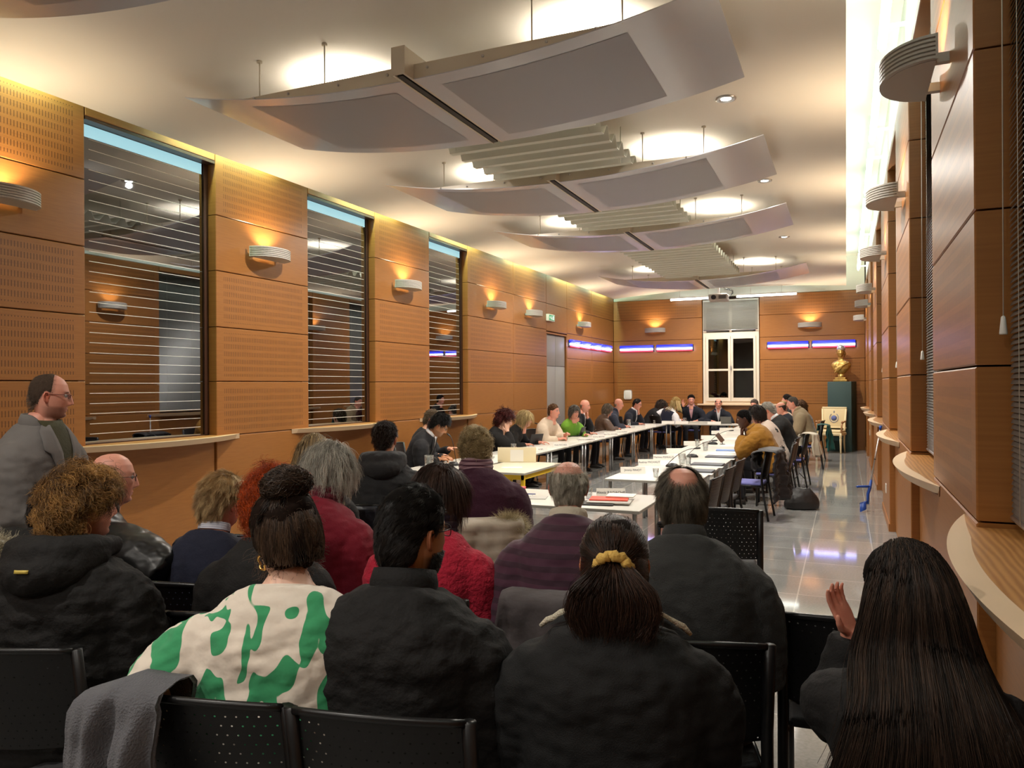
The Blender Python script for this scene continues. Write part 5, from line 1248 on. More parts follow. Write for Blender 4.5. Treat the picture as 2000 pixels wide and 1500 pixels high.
# left table things
tumbler(-4.75, 8.2, ZT, .19, .06, 'glass water jug beside the man in the dark hoodie', .6, None, True)
onT(845, 909, 'clipboard', .5, .32, .22, .008, DARKF, 'black clipboard under the hands of the young man in a suit', 'clipboard')
onT(862, 905, 'paper_sheet', .5, .18, .22, .003, PAPER, 'white paper the suited young man writes on', 'paper', ZT + .010)
for px, py, h, r0, lb, jug in ((1078, 857, .17, .06, 'glass jug before the woman in cream', 1), (1155, 846, .17, .055, 'glass jug before the bald man in black', 1), (1228, 832, .17, .055, 'glass jug before the bald man in blue', 1), (1268, 823, .25, .055, 'tall carafe near the far end of the left table', 1), (1092, 853, .10, .035, 'water glass right of the jug before the woman in cream', 0), (1012, 866, .11, .036, 'small glass by the red haired woman', 0), (1003, 884, .14, .045, 'glass at the shoulder of the woman in plum', 0), (1197, 834, .10, .034, 'small glass before the woman in brown', 0), (1188, 836, .10, .034, 'small glass left of the one before the woman in brown', 0), (1278, 828, .1, .03, 'small white topped bottle by the leaning woman', 0)):
    p = onZ(px, py, ZT); tumbler(p.x, p.y, ZT, h, r0, lb, .5, None if jug else 'drinking glasses on the tables', bool(jug))
for px, py, rz, lb in ((982, 878, .6, 'gooseneck microphone by the red haired woman'), (1070, 858, 1.3, 'gooseneck microphone before the woman in cream')):
    p = onZ(px, py, ZT); mic(p.x, p.y, ZT, rz, lb, .30, .25)
p = onX(886, 893, -4.75); mic(p.x, p.y, ZT, 1.2, 'thin gooseneck microphone before the man in a suit', .12, .34)
p = onY(1398, 822, 20.75); mic(p.x, 20.75, ZT, PI, 'lit microphone before the bald man at the back table', .16, .30, True)
for px, py, rz, lb in ((1044, 868, -H2 - .5, 'black tablet propped before the blonde woman with glasses'), (1133, 852, -H2, 'black tablet under the hands of the woman in green')):
    p = onZ(px, py, ZT); laptop(p.x, p.y, ZT, rz, lb)
p = onY(1418, 822, 20.7); laptop(p.x, 20.7, ZT, PI, 'open laptop before the bald man at the back table', mat('laptop_grey', (.12, .12, .11), .4))
p = onY(1365, 815, 20.7); sheet('document_case', p.x, 20.7, ZT, 0, .5, .3, .05, mat('case_grey', 'B8B4AC', .5), 'pile of pale folders on the back table', 'folder')
tumbler(-4.0, 20.6, ZT, .15, .05, 'glass jug by the blonde woman', .5, None, True)
# ---------------------------------------------------------------- pedestal, bust, armchair, crutch, bag
GRN = mat('pedestal_green', (0.020, 0.052, 0.050), .6)
pd = MB(); pd.rbox(-.29, .29, -.29, .29, 0, 1.80, .006); o = pd.build('pedestal', GRN); PX, PY = -0.10, 21.60; o.location = (PX, PY, 0); o.rotation_euler.z = -.22; tag(o, 'tall dark green pedestal in the far right corner', 'pedestal')
GOLD = mat('gilt_bronze', (0.52, 0.34, 0.10), .34, .75, vary=(9, .35), bump=(14, .3))
SILV = mat('bust_cap', (0.45, 0.47, 0.5), .35, .6)
bu = empty('bust', (PX - .02, PY - .02, 1.80), -.25, 'gilded bust of a draped woman on the green pedestal', 'sculpture')
mb = MB(); mb.rbox(-.17, .17, -.12, .12, 0.0, .055, .006); mb.rbox(-.13, .13, -.10, .10, .05, .11, .006); mb.lathe([(.10, .11), (.075, .14), (.085, .19), (.06, .20)], 18); mb.build('socle', GOLD, bu)
mb = MB(); mb.loft([[(a * c_(u) * 1.0, b * s_(u) + y, z) for u in np.linspace(0, 2 * PI, 24, endpoint=False)] for z, a, b, y in ((.19, .05, .05, 0), (.25, .13, .09, 0), (.33, .21, .115, 0), (.42, .245, .12, 0), (.48, .235, .11, 0), (.53, .17, .085, .0), (.56, .09, .065, .0), (.60, .062, .06, -.005), (.66, .058, .058, -.012))])
for k in range(5): mb.tube([(.22 - .03 * k, -.05, .50 - .02 * k), (.10 - .03 * k, -.125, .44 - .035 * k), (-.05 - .02 * k, -.13, .36 - .03 * k), (-.17 + .02 * k, -.07, .30 - .012 * k)], [.018, .02, .018, .012], 8)
v, n_, f = remesh(mb, .012, 3); mesh_np('torso', v + n_ * (.006 * fbm(v, 20, 2, 2.0))[:, None], f, [GOLD], bu)
V, F, C = make_head('tan', 99, False, {'nose': 1.1}); M = np.array(T(-.01, -.02, .775, rz=PI + .35, s=1.12)); V = V @ M[:3, :3].T + M[:3, 3]; mesh_np('head', V, F, [GOLD], bu)
mb = MB(); mb.loft([[(.098 * k * c_(u), .112 * k * s_(u) + y, z) for u in np.linspace(0, 2 * PI, 20, endpoint=False)] for k, z, y in ((.96, .81, .0), (1.04, .845, .0), (.98, .89, .0), (.75, .93, -.02), (.35, .955, -.05), (.05, .95, -.06))]); mb.build('cap', SILV, bu)
mb = MB(); mb.tube([(.05, .09, .80), (.07, .10, .72), (.06, .09, .64)], [.035, .03, .012], 8); mb.tube([(-.05, .09, .80), (-.06, .10, .72)], [.03, .012], 8); mb.build('locks', GOLD, bu)
CREAM = mat('ivory_paint', 'E3D3A8', .4); UPH = mat('ivory_upholstery', 'DCCBA0', .8, bump=(150, .15))
ac = empty('armchair', (-.36, 20.95, 0), PI - .22, 'ivory armchair with a round emblem standing before the green pedestal', 'armchair')   # faces local +Y
for sx in (-1, 1):
    mb = MB(); mb.lathe([(.014, 0), (.018, .03), (.024, .22), (.030, .36), (.022, .38), (.032, .40), (.032, .50)], 12, 0, T(sx * .29, .27, 0)); mb.build('leg', CREAM, ac)
    mb = MB(); mb.tube([(sx * .25, -.33, 0), (sx * .25, -.26, .25), (sx * .26, -.25, .5), (sx * .29, -.33, 1.10)], [.018, .024, .026, .022], 8); mb.build('leg', CREAM, ac)
    mb = MB(); mb.tube([(sx * .28, -.28, .78), (sx * .31, -.05, .79), (sx * .31, .16, .76)], [.018, .02, .022], 8); mb.tube([(sx * .31, .16, .77), (sx * .30, .20, .70), (sx * .30, .24, .52)], [.026, .02, .024], 8); mb.ball((sx * .31, .18, .78), .032, 10, 6)
    mb.build('armrest', mat('arm_wood', (.42, .22, .10), .4), ac)
mb = MB(); mb.rbox(-.31, .31, -.27, .30, .44, .51, .012); mb.build('seat_frame', CREAM, ac)
mb = MB(); mb.rbox(-.29, .29, -.25, .28, .50, .57, .03); mb.build('seat', UPH, ac)
mb = MB(); mb.rbox(-.29, .29, -.025, .02, .0, .50, .02, M=T(0, -.285, .62, rx=.13)); bk = mb.build('backrest', UPH, ac)
for a, b, c, d in ((-.30, .30, .49, .53), (-.30, .30, -.02, .02)): mb = MB(); mb.rbox(a, b, -.03, .025, c, d, .01, M=T(0, -.285, .62, rx=.13)); mb.build('back_frame', CREAM, ac)
EM = T(0, -.285, .62, rx=.13); mb = MB(); mb.lathe([(.001, 0), (.07, 0), (.07, .003), (.001, .003)], 18, 0, EM @ T(0, .021, .24, rx=-PI / 2)); mb.build('emblem', mat('emblem_blue', (.10, .13, .32), .7), bk)
mb = MB(); mb.tube([EM @ Vector((.105 * c_(u), .024, .25 + .12 * s_(u))) for u in np.linspace(PI * .7, PI * 2.3, 20)], .010, 6); mb.ball(EM @ Vector((0, .022, .40)), (.018, .006, .035), 8, 6); mb.build('emblem_wreath', mat('emblem_grey', (.28, .28, .33), .7), bk)
BLU = mat('crutch_blue', (0.012, 0.06, 0.32), .35)
b0 = onZ(1691, 1000, 0.0); b1 = Vector((XR - .03, b0.y + .15, 1.17)); b0.z = .015
ct = empty('crutch', b0, 0, 'blue handled forearm crutch leaning upside down against the right wall sill', 'crutch'); d = b1 - b0
L_ = lambda t: d * t
mb = MB(); mb.tube([L_(.33), L_(.97)], .011, 10); mb.build('shaft', STEEL, ct)
mb = MB(); mb.tube([L_(.60), L_(.61)], .014, 10); mb.build('height_collar', RUB, ct)
mb = MB(); mb.tube([L_(.95), L_(.975), L_(1.0)], [.014, .018, .022], 10); mb.build('rubber_tip', BLU, ct)
mb = MB(); mb.tube([L_(.36), L_(.27), L_(.20) + Vector((-.01, 0, 0)), L_(.08) + Vector((0.01, 0, 0))], [.016, .022, .020, .016], 10); mb.build('elbow_section', BLU, ct)
mb = MB(); mb.tube([L_(.285), L_(.285) + Vector((-.07, -.03, .0)), L_(.285) + Vector((-.155, -.06, .0)), L_(.285) + Vector((-.165, -.062, -.012))], [.017, .016, .015, .02], 10); mb.build('hand_grip', BLU, ct)
mb = MB(); P = []
for zz in (0.0, .11):
    P.append([L_(.0) + Vector((-.045 + .055 * c_(u), .055 * s_(u), zz + .025 * c_(u))) for u in np.linspace(-2.1, 2.1, 16)])
P += [[p + Vector((.0, 0, 0)) * 1 + (Vector((.045, 0, 0)) + p * 0 - Vector((0, 0, 0))) * 0 + (p - (L_(.0) + Vector((-.045, 0, p.z)))) * -.10 for p in r_] for r_ in reversed(P)]
mb.loft(P, closed=False, cap=False); mb.build('forearm_cuff', BLU, ct)
# ---------------------------------------------------------------- empty chairs on the right and their coats
for i, (y, lb) in enumerate(((7.2, 'nearest empty black chair along the right row'), (8.05, 'second empty black chair along the right row'), (8.9, 'third empty black chair along the right row'))):
    put_chair(-1.38, y, 90 - 3, lb, 'chairs along the right row', 'black')
put_chair(-1.20, 10.4, 86, 'blue seated black chair with the dark puffer coat, behind the man in mustard', 'chairs along the right row', 'blue')
PUFFD = cloth('puffer_dark', (0.012, 0.010, 0.012), .55, (60, .2), .1); SHERPA = cloth('sherpa', (.66, .60, .47), .95, (160, .8), .4); GREENC = cloth('green_coat', (0.012, 0.085, 0.075), .9)
drape('puffer_coat', 'dark brown puffer coat hanging on the blue seated chair', 'coat', -1.20, 10.4, 86, .90, .62, .22, .62, PUFFD, 1.5, .09, .05, 0, .030, th=.03)
hb = empty('handbag', (-.58, 11.3, 0), .3, 'black handbag standing on the floor by the right row chairs', 'bag')
mb = MB(); mb.loft([[(a * c_(u), b * s_(u), z) for u in np.linspace(0, 2 * PI, 24, endpoint=False)] for z, a, b in ((0.0, .20, .09), (.02, .235, .12), (.10, .245, .13), (.20, .20, .10), (.27, .14, .06), (.30, .11, .025))]); v, n_, f = remesh(mb, .014, 4); v[:, 2] -= v[:, 2].min()
BAGM = mat('bag_leather', (.013, .012, .013), .5, bump=(20, .5)); mesh_np('bag_body', v + n_ * (.008 * fbm(v, 10, 2, 4))[:, None], f, [BAGM], hb)
mb = MB(); mb.tube([(-.08, 0, .28), (-.09, .01, .42), (-.02, .02, .50), (.05, .01, .42), (.08, 0, .28)], .008, 8); mb.build('bag_strap', BAGM, hb)
# ---------------------------------------------------------------- hair recipes
def H(kind, col, col2=None, **k):
    col2 = col2 or col
    b = dict(col=col, col2=col2, line='full')
    b.update({
        'short': dict(thick=.014, n=3200, len=.028, r=.0012, flow=(0, -.9, -.5), lift=.30, rand=.35, grav=.3, top=.5, lump=.25, scalp=.8),
        'crop': dict(thick=.006, n=2600, len=.010, r=.0009, flow=(0, -.6, -.8), lift=.6, rand=.3, lump=.15, scalp=.9, line='fade'),
        'curly': dict(thick=.038, n=2800, len=.075, r=.0021, flow=(0, -.25, -.9), lift=.75, rand=.75, fuzz=.2, helix=(.012, 2.1), grav=1.2, lump=.45, lsc=24, top=.25, scalp=.9, seg=20, clump=38, hug=.8, root=.4),
        'bob': dict(thick=.022, n=2600, len=.11, r=.0016, flow=(0, -.15, -1), lift=.08, rand=.14, grav=1.4, line='bob', top=.3, back=.35, scalp=.9, zmin=-.06, seg=9),
        'wavy': dict(thick=.028, n=3000, len=.12, r=.0018, flow=(0, -.35, -1), lift=.15, rand=.30, helix=(.007, 1.3), grav=1.6, line='low', top=.35, back=.4, scalp=.9, zmin=-.07, seg=14, clump=30),
        'fringe': dict(thick=.008, n=1800, len=.030, r=.0010, flow=(0, -.5, -.9), lift=.18, rand=.25, grav=.4, lump=.25, scalp=.75),
    }[kind]); b.update(k); return b
def bun_extra(r, c1, c2, hi):
    n = 2600 if hi else 300; S = 14; o = np.array([.0, -.045, .146]); V = []
    ph = r.random(n) * 6.28; el = np.arccos(r.uniform(-1, 1, n)); t = np.linspace(0, 1, S)[None]
    rad = (.034 + .020 * r.random((n, 1))) * (1 + .12 * np.sin(5 * t * 6.28 * .3 + ph[:, None]))
    az = ph[:, None] + t * 3.2 * np.sign(r.normal(size=(n, 1))); e = el[:, None] + .7 * np.sin(t * 5 + ph[:, None])
    P = np.stack([rad * 1.30 * np.sin(e) * np.cos(az), rad * 1.1 * np.sin(e) * np.sin(az), rad * .92 * np.cos(e)], -1) + o
    P += r.normal(0, .003, P.shape); R = .0010 * np.linspace(1, .4, S)[None] * np.ones((n, 1)); w = r.random((n, 1)) ** 1.3
    return strand_mesh(P, R, (c1 * (1 - w) + c2 * w) * r.uniform(.7, 1.3, (n, 1)))
def bun_core(r, c1, c2, hi):
    mb = MB(); mb.ball((0, -.045, .143), (.042, .038, .034), 20, 12); q = np.array([f for f in mb.f if len(f) == 4]); return np.array(mb.v), q, np.tile(c1 * .8, (len(mb.v), 1))
def wisps(n=160, L=.06, zr=(-.10, .05), amp=.5):
    def f(r, c1, c2, hi):
        k = n if hi else n // 4; S = 8; th = PI + r.normal(0, 1.0, k); z = r.uniform(*zr, k); x, y = head_surface(th, z); P = np.zeros((k, S, 3)); P[:, 0] = np.stack([x, y, z], -1) * 1.03; d = np.stack([x, y, z * 0], -1); d /= np.linalg.norm(d, axis=1, keepdims=True); d = d + r.normal(0, amp, d.shape)
        for i in range(1, S):
            d = d + r.normal(0, .35, d.shape) + np.array([0, 0, -.1]); d /= np.linalg.norm(d, axis=1, keepdims=True); P[:, i] = P[:, i - 1] + d * L / S
        return strand_mesh(P, np.full((k, S), .00035), np.tile(c2, (k, 1)))
    return f
def tail_extra(r, c1, c2, hi):
    g = lambda x, w: [(x * .25, -.118, .018), (x * .6, -.150, -.005), (x * 1.0, -.165, -.045), (x * 1.1, -.168, -.09), (x * w, -.165, -.125), (x * w * .85, -.16, -.15)]
    a = path_strands([g(x, .95) for x in (-.10, -.07, -.03, 0, .03, .07, .10)], 6500 if hi else 300, np.array([.008, .012, .010]), .0009, r, (c1, c2), 14, .007, 1.2, jit=.002, cut=.62)
    return a
def tufts(z0, n, L, side=1.0):
    def f(r, c1, c2, hi):
        k = n if hi else n // 3; S = 6; th = r.uniform(-PI, PI, k); z = r.uniform(z0 - .05, z0 + .02, k); x, y = head_surface(th, z); P = np.zeros((k, S, 3)); P[:, 0] = np.stack([x, y, z], -1) * 1.03; d = np.stack([x, y, np.full(k, .03)], -1); d /= np.linalg.norm(d, axis=1, keepdims=True); d = d + r.normal(0, .3, d.shape)
        for i in range(1, S): d = d + r.normal(0, .2, d.shape); d /= np.linalg.norm(d, axis=1, keepdims=True); P[:, i] = P[:, i - 1] + d * L / S
        return strand_mesh(P, np.full((k, S), .00022), np.tile(c2, (k, 1)))
    return f
def beard(n=900, L=.014, z=(-.115, -.045), mous=True):
    def f(r, c1, c2, hi):
        k = n if hi else n // 3; th = r.uniform(-1.5, 1.5, k); zz = r.uniform(*z, k); x, y = head_surface(th, zz); P0 = np.stack([x, y + .006 * np.exp(-(x / .02) ** 2), zz], -1); nn = P0 - np.array([0, 0, -.06]); nn /= np.linalg.norm(nn, axis=1, keepdims=True); d = nn * .4 + np.array([0, .1, -.9]) + r.normal(0, .25, (k, 3)); d /= np.linalg.norm(d, axis=1, keepdims=True)
        keep = ~((np.abs(x) < .022) & (zz > -.078) & (zz < -.057)); P0, d = P0[keep], d[keep]; t = np.linspace(0, 1, 4)[None, :, None]
        P = P0[:, None] + d[:, None] * t * L; return strand_mesh(P, np.full((len(P0), 4), .0005), np.tile(c1, (len(P0), 1)))
    return f
# ---------------------------------------------------------------- cloth materials
def blob_mat():
    m = bpy.data.materials.new('cloth_green_blobs'); m.use_nodes = True; N, L = nt(m); b = N['Principled BSDF']; b.inputs['Roughness'].default_value = .9; b.inputs['Sheen Weight'].default_value = .2
    tc = N.new('ShaderNodeTexCoord'); mp = N.new('ShaderNodeMapping'); L.new(tc.outputs['Object'], mp.inputs[0]); mp.inputs['Rotation'].default_value = (0, math.radians(24), 0); mp.inputs['Scale'].default_value = (1.25, .6, .62); mp.inputs['Location'].default_value = (.31, .2, .07)
    n = N.new('ShaderNodeTexNoise'); n.inputs['Scale'].default_value = 11.5; n.inputs['Detail'].default_value = 0; n.inputs['Distortion'].default_value = 1.0; L.new(mp.outputs[0], n.inputs['Vector'])
    r = N.new('ShaderNodeValToRGB'); r.color_ramp.interpolation = 'LINEAR'; L.new(n.outputs['Fac'], r.inputs[0]); e = r.color_ramp.elements
    e[0].position = .566; e[0].color = (.74, .66, .56, 1); e[1].position = .574; e[1].color = (.035, .30, .12, 1); L.new(r.outputs[0], b.inputs['Base Color'])
    n2 = N.new('ShaderNodeTexNoise'); n2.inputs['Scale'].default_value = 14; n2.inputs['Detail'].default_value = 3; L.new(tc.outputs['Object'], n2.inputs['Vector']); bp = N.new('ShaderNodeBump'); bp.inputs['Strength'].default_value = .35; bp.inputs['Distance'].default_value = .02; L.new(n2.outputs[0], bp.inputs['Height']); L.new(bp.outputs[0], b.inputs['Normal'])
    return m
def stripe_mat(name, c1, c2, pitch, fill, axis=2, rough=.85, bump=0.0):
    m = bpy.data.materials.new('cloth_' + name); m.use_nodes = True; N, L = nt(m); b = N['Principled BSDF']; b.inputs['Roughness'].default_value = rough; b.inputs['Sheen Weight'].default_value = .2
    tc = N.new('ShaderNodeTexCoord'); sp = N.new('ShaderNodeSeparateXYZ'); L.new(tc.outputs['Object'], sp.inputs[0])
    def mth(op, a, v): n = N.new('ShaderNodeMath'); n.operation = op; L.new(a, n.inputs[0]); n.inputs[1].default_value = v; return n.outputs[0]
    f = mth('LESS_THAN', mth('FRACT', mth('DIVIDE', sp.outputs[axis], pitch), 0), fill)
    mx = N.new('ShaderNodeMix'); mx.data_type = 'RGBA'; L.new(f, mx.inputs[0]); mx.inputs[6].default_value = (*c1, 1); mx.inputs[7].default_value = (*c2, 1); L.new(mx.outputs[2], b.inputs['Base Color'])
    if bump: bp = N.new('ShaderNodeBump'); bp.inputs['Strength'].default_value = bump; bp.inputs['Distance'].default_value = .006; L.new(f, bp.inputs['Height']); L.new(bp.outputs[0], b.inputs['Normal'])
    return m
BLK = cloth('black', (0.0075, 0.007, 0.0068), .8, (70, .35), .0); BLK2 = cloth('soft_black', (0.011, 0.0102, 0.010), .85, (120, .3), .0); DENIM = cloth('black_denim', (0.0075, 0.0078, 0.008), .8, (300, .3), .0)
LEATH = mat('leather_black', (0.008, 0.008, 0.008), .40, bump=(9, .10), spec=.4); NAVY = cloth('navy', (0.010, 0.012, 0.028)); REDD = cloth('dark_red', (0.17, 0.006, 0.018), .85, (140, .2)); REDB = cloth('bright_red', (0.42, 0.014, 0.038), .9, (70, .9))
PLUM = cloth('plum', (0.042, 0.009, 0.024)); PURP = stripe_mat('purple_rib', (0.060, 0.014, 0.034), (0.034, 0.008, 0.020), .052, .45, 2, .85, .8); GREYS = cloth('charcoal', (0.034, 0.035, 0.034), .9, (220, .35)); HOODM = cloth('hoodie', (0.028, 0.029, 0.031))
BLAZ = cloth('blazer', (0.155, 0.145, 0.138), .85, (320, .2)); OLIVE = cloth('olive', (0.045, 0.043, 0.018)); SUIT = cloth('suit_black', (0.006, 0.006, 0.008), .75); SHIRT = cloth('shirt_white', (0.70, 0.70, 0.72), .8); PINK = cloth('shirt_pink', (0.52, 0.30, 0.33)); CREAMK = cloth('cream_knit', (0.60, 0.49, 0.37)); GREENK = cloth('green_knit', (0.15, 0.33, 0.03))
BROWNJ = mat('jacket_brown', (0.085, 0.046, 0.028), .5, bump=(22, .5)); BLUEJ = cloth('blue_jacket', (0.026, 0.031, 0.050)); MUST = cloth('mustard', (0.27, 0.125, 0.014)); STARC = cloth('star_cardigan', (0.56, 0.45, 0.38)); BEIGE = cloth('beige_jacket', (0.26, 0.20, 0.12)); PLAID = stripe_mat('plaid', (0.10, 0.085, 0.07), (0.02, 0.018, 0.02), .07, .4); NAVJ = cloth('navy_jacket', (0.010, 0.012, 0.020))
SHST = stripe_mat('fine_stripe', (0.60, 0.60, 0.66), (0.25, 0.27, 0.36), .008, .4); SCR = cloth('scarf_red', (0.10, 0.012, 0.022), .9, (60, .9)); SCM = stripe_mat('scarf_mauve', (0.28, 0.17, 0.20), (0.06, 0.012, 0.03), .03, .4); SCD = cloth('scarf_dark', (0.020, 0.010, 0.024)); SHBE = cloth('shirt_beige', (0.52, 0.46, 0.36)); TIEM = cloth('tie_dark', (0.012, 0.012, 0.016)); GREYWOOL = cloth('grey_wool', (0.12, 0.122, 0.135), .95, (160, .7)); JEANS = cloth('jeans', (0.06, 0.10, 0.17))
YEL = cloth('scrunchie_yellow', (0.66, 0.42, 0.10), .7, (60, .8)); GOLDM = mat('gold', (0.85, 0.55, 0.18), .25, 1.0); CREAMT = cloth('sherpa_trim', (.66, .60, .46), .95, (200, .9)); BEIGEP = cloth('puffer_beige', (0.42, 0.36, 0.28), .55, (40, .2), .1); FURG = cloth('faux_suede', (0.075, 0.064, 0.066), .85, (22, .6)); NAVYP = cloth('navy_puffer', (0.012, 0.014, 0.026), .6)
def Dx(px, py, x):
    p = onX(px, py, x); return (p - CP).dot(CF)
AUD = 'audience seated on black chairs'; CNC = 'people seated round the white tables'
SEATS = []
def aud(label, px, py, D, rz, ch=True, cl='', **cfg):
    r, HMx = person(label, px, py, D, rz, cfg, AUD)
    if ch:
        f = Matrix.Rotation(math.radians(rz), 3, 'Z') @ Vector((0, cfg.get('choff', .02), 0)); cc = put_chair(r.location.x + f.x + cfg.get('chx', 0), r.location.y + f.y + cfg.get('chy', 0), cfg.get('chrz', rz), cl, 'black audience chairs'); cc.scale.z *= cfg.get('chz', 1.0)
    return r, HMx
# ---------------------------------------------------------------- audience
aud('person with big curly brown hair in a black hooded jacket, front row left', 163, 926, 2.92, 22, hs=1.06, cl='black chair whose back fills the bottom left corner', head=(-36, 2, 0), top=BLK, topname='jacket', thick=.034, bw=1.12, bd=1.15, arm=1.2, tone='pink', hair=H('curly', '3a2412', 'b88a4c', thick=.030, len=.06, n=3600), collar=[('hood', BLK), ('stand', BLK)], wrinkle=.012, face=dict(stubble=.25, hair='5a3c22'), lean=3, hunch=14)
yt = bpy.context
P4, H4 = aud('person in a cream sweater with green blobs, messy dark bun, gold earring', 550, 966, 2.46, 24, hs=1.12, cl='black perforated chair under the person in the green blob sweater', chx=-.12, chy=.06, chrz=12, head=(44, 8, -3), top=blob_mat(), thick=.026, bw=1.24, arm=1.2, tone='pale', hair=H('wavy', '1d130e', '5a4534', thick=.017, n=4200, pull=(0, -.045, .125), len=.26, seg=18, lift=.15, rand=.25, helix=(.003, 1.5), grav=0, extra=[bun_core, bun_extra, wisps(300, .06, (-.10, -.02)), wisps(160, .05, (.0, .1))]), collar=[('crew', mat('cloth_neckband', (.70, .62, .53), .9))], wrinkle=.010, L=dict(p=(-.20, .18, .78), d=(.6, .9, -.1), n=(0, 0, -1), pole=(-.8, -.6, -.65)), lean=8, hunch=12)
aud('person with black short hair, beard and black zip jacket, back to the camera', 808, 962, 2.42, 13, hs=1.12, cl='black chair under the bearded person in the black zip jacket', chx=.06, head=(-32, 3, 0), top=BLK, topname='jacket', thick=.028, bw=1.22, bd=1.12, arm=1.2, tone='tan', hair=H('short', '0e0b09', '241c16', thick=.019, n=5600, len=.020, top=.45, lift=.15, rand=.3, line='fade', extra=[beard(2600, .011)]), collar=[('stand', BLK)], glasses=('0c0c0c',), wrinkle=.010, lean=2, hunch=16, face=dict(stubble=.9, hair='0e0b09'))
P14, H14 = aud('person with a dark ponytail in a yellow scrunchie, black jacket with cream collar', 1200, 1018, 2.24, 14, hs=1.10, cl='black chair under the person with the ponytail', chz=.86, head=(0, 4, 0), top=DENIM, topname='jacket', thick=.032, bw=1.30, bd=1.1, arm=1.2, tone='tan', hair=H('wavy', '1a110c', '4a3022', thick=.013, n=5200, pull=(0, -.118, .018), len=.24, seg=16, lift=.10, rand=.08, helix=(0, 0), lump=.1, grav=0, extra=[tail_extra, wisps(260, .05, (-.06, .05), .7)]), wrinkle=.009, lean=0, hunch=15)
P16, H16 = aud('person with very long straight dark hair in a black cardigan, hand at mouth', 1765, 1068, 2.06, 6, hs=1.10, cl='black chair under the person with very long hair', chz=.82, head=(36, 4, 0), top=BLK2, topname='cardigan', thick=.020, bw=1.14, arm=1.1, tone='pink', hair=H('wavy', '0f0a08', '33241b', thick=.012, n=0, lump=.05, lsc=14, top=.15, back=.3), L=dict(p=(-.135, .30, 1.02), d=(-.42, -.1, .9), n=(.6, -.6, .3), curl=.26, pole=(-.1, .3, -1)), spread=.42, wrinkle=.008, lean=4, hunch=14)
aud('person in black cut by the left edge of the photo, only a sleeve showing', -230, 965, 3.0, 22, cl='black chair at the left edge under the half hidden person', head=(0, 0, 0), top=BLK, topname='jacket', thick=.03, bw=1.2, arm=1.2, hair=H('short', '201510'), lean=3)
# second and third rows
aud('bald person with dark glasses and black leather jacket looking right', 220, 886, 3.95, 0, hs=1.10, cl='black chair under the bald person in leather', head=(-30, 4, 0), top=LEATH, topname='jacket', thick=.026, bw=1.12, arm=1.2, tone='pink', hair=H('fringe', '6a6058', '8d847a', line=('full', 'top', .03), n=700, len=.010, thick=.004, scalp=.45), glasses=('181210',), collar=[('jacket', LEATH)], wrinkle=.007, R=dict(p=(.42, .30, .72), d=(.9, .5, -.2), n=(0, 0, -1), pole=(.6, -.5, .2)), lean=8, hunch=18)
r18, h18 = aud('person in a black parka with a pale fur hood edge, behind the curly haired one', 112, 942, 3.5, 18, cl='black chair under the person with the fur edged hood', top=BLK, topname='parka', thick=.032, bw=1.12, hair=H('short', '17100c', '2a1d14'), collar=[('hood', BLK)], lean=3, head=(-30, 5, 0))
v = [Vector((.135 * s_(u) - .02, -.165 - .03 * c_(u), 1.045 * 1.0 + .075 * c_(u))) for u in np.linspace(-2.6, 2.6, 20)]
fur(r18, v, .022, 3500, '8a7f66', 'd8cfb4', 'fur_trim', 5, .055)
aud('person with short blond hair, navy jumper and striped shirt collar', 438, 934, 3.75, 12, cl='black chair under the short blond person in navy', head=(-20, 4, 4), top=NAVY, thick=.02, bw=1.06, hair=H('short', '9a7a50', 'd9bd8c', thick=.022, n=3600, len=.045, flow=(.1, -.5, -.8), lift=.3, line='full'), glasses=('4a2c1c',), collar=[('shirt', SHST)], tone='pink', lean=4, hunch=16)
aud('person with frizzy orange hair mostly hidden behind the dark bun', 538, 928, 3.3, 18, cl='black chair under the orange haired person', top=BLK2, hair=H('curly', '7a2a06', 'd8560c', thick=.030), tone='pale', lean=3, hunch=14, head=(-10, 5, 0))
aud('grey haired person in a dark red jumper and red scarf', 650, 880, 4.0, 6, cl='black chair under the grey haired person in dark red', head=(-16, 14, 0), top=REDD, thick=.026, bw=1.16, bd=1.15, arm=1.15, hair=H('wavy', '77736a', 'cfcabc', thick=.034), collar=[('scarf', SCR)], tone='fair', wrinkle=.008, lean=6, hunch=18)
r6, h6 = aud('person with long straight blonde hair behind the grey haired one', 613, 852, 4.9, 18, cl='black chair under the long haired blonde person', head=(12, 4, 0), top=BLK2, hair=H('wavy', '6e5a3c', 'bfa678', thick=.012, n=300), tone='fair')
r7, h7 = aud('person in a dark grey hoodie with short brown hair, back turned', 752, 828, 5.9, 28, cl='black chair with a navy jacket under the person in the hoodie', head=(-8, 8, 0), top=HOODM, topname='hoodie', thick=.026, bw=1.14, arm=1.15, hair=H('short', '1a110c', '3a281c', thick=.018, n=2600, line='full'), collar=[('hood', HOODM)], wrinkle=.010, hs=1.05)
r11, h11 = aud('person with brown hair in a bright red knitted jumper', 860, 918, 3.5, 12, cl='black chair under the person in bright red', head=(-24, 6, 0), top=REDB, thick=.022, bw=1.02, hair=H('bob', '20120c', '54382a', thick=.030), collar=[('scarf', SCD)], glasses=('3a2a22',), wrinkle=.006)
r10, h10 = aud('person with short wavy blond hair in a plum coat, seated behind the cream coat', 928, 842, 5.25, 30, cl='black chair with the beige quilted coat', head=(0, 6, 0), top=PLUM, topname='coat', thick=.032, bw=1.2, bd=1.1, arm=1.2, hair=H('curly', '86724c', 'cdb98a', thick=.026, n=2400, len=.05), collar=[('scarf', SCM), ('jacket', PLUM)], hs=1.02)
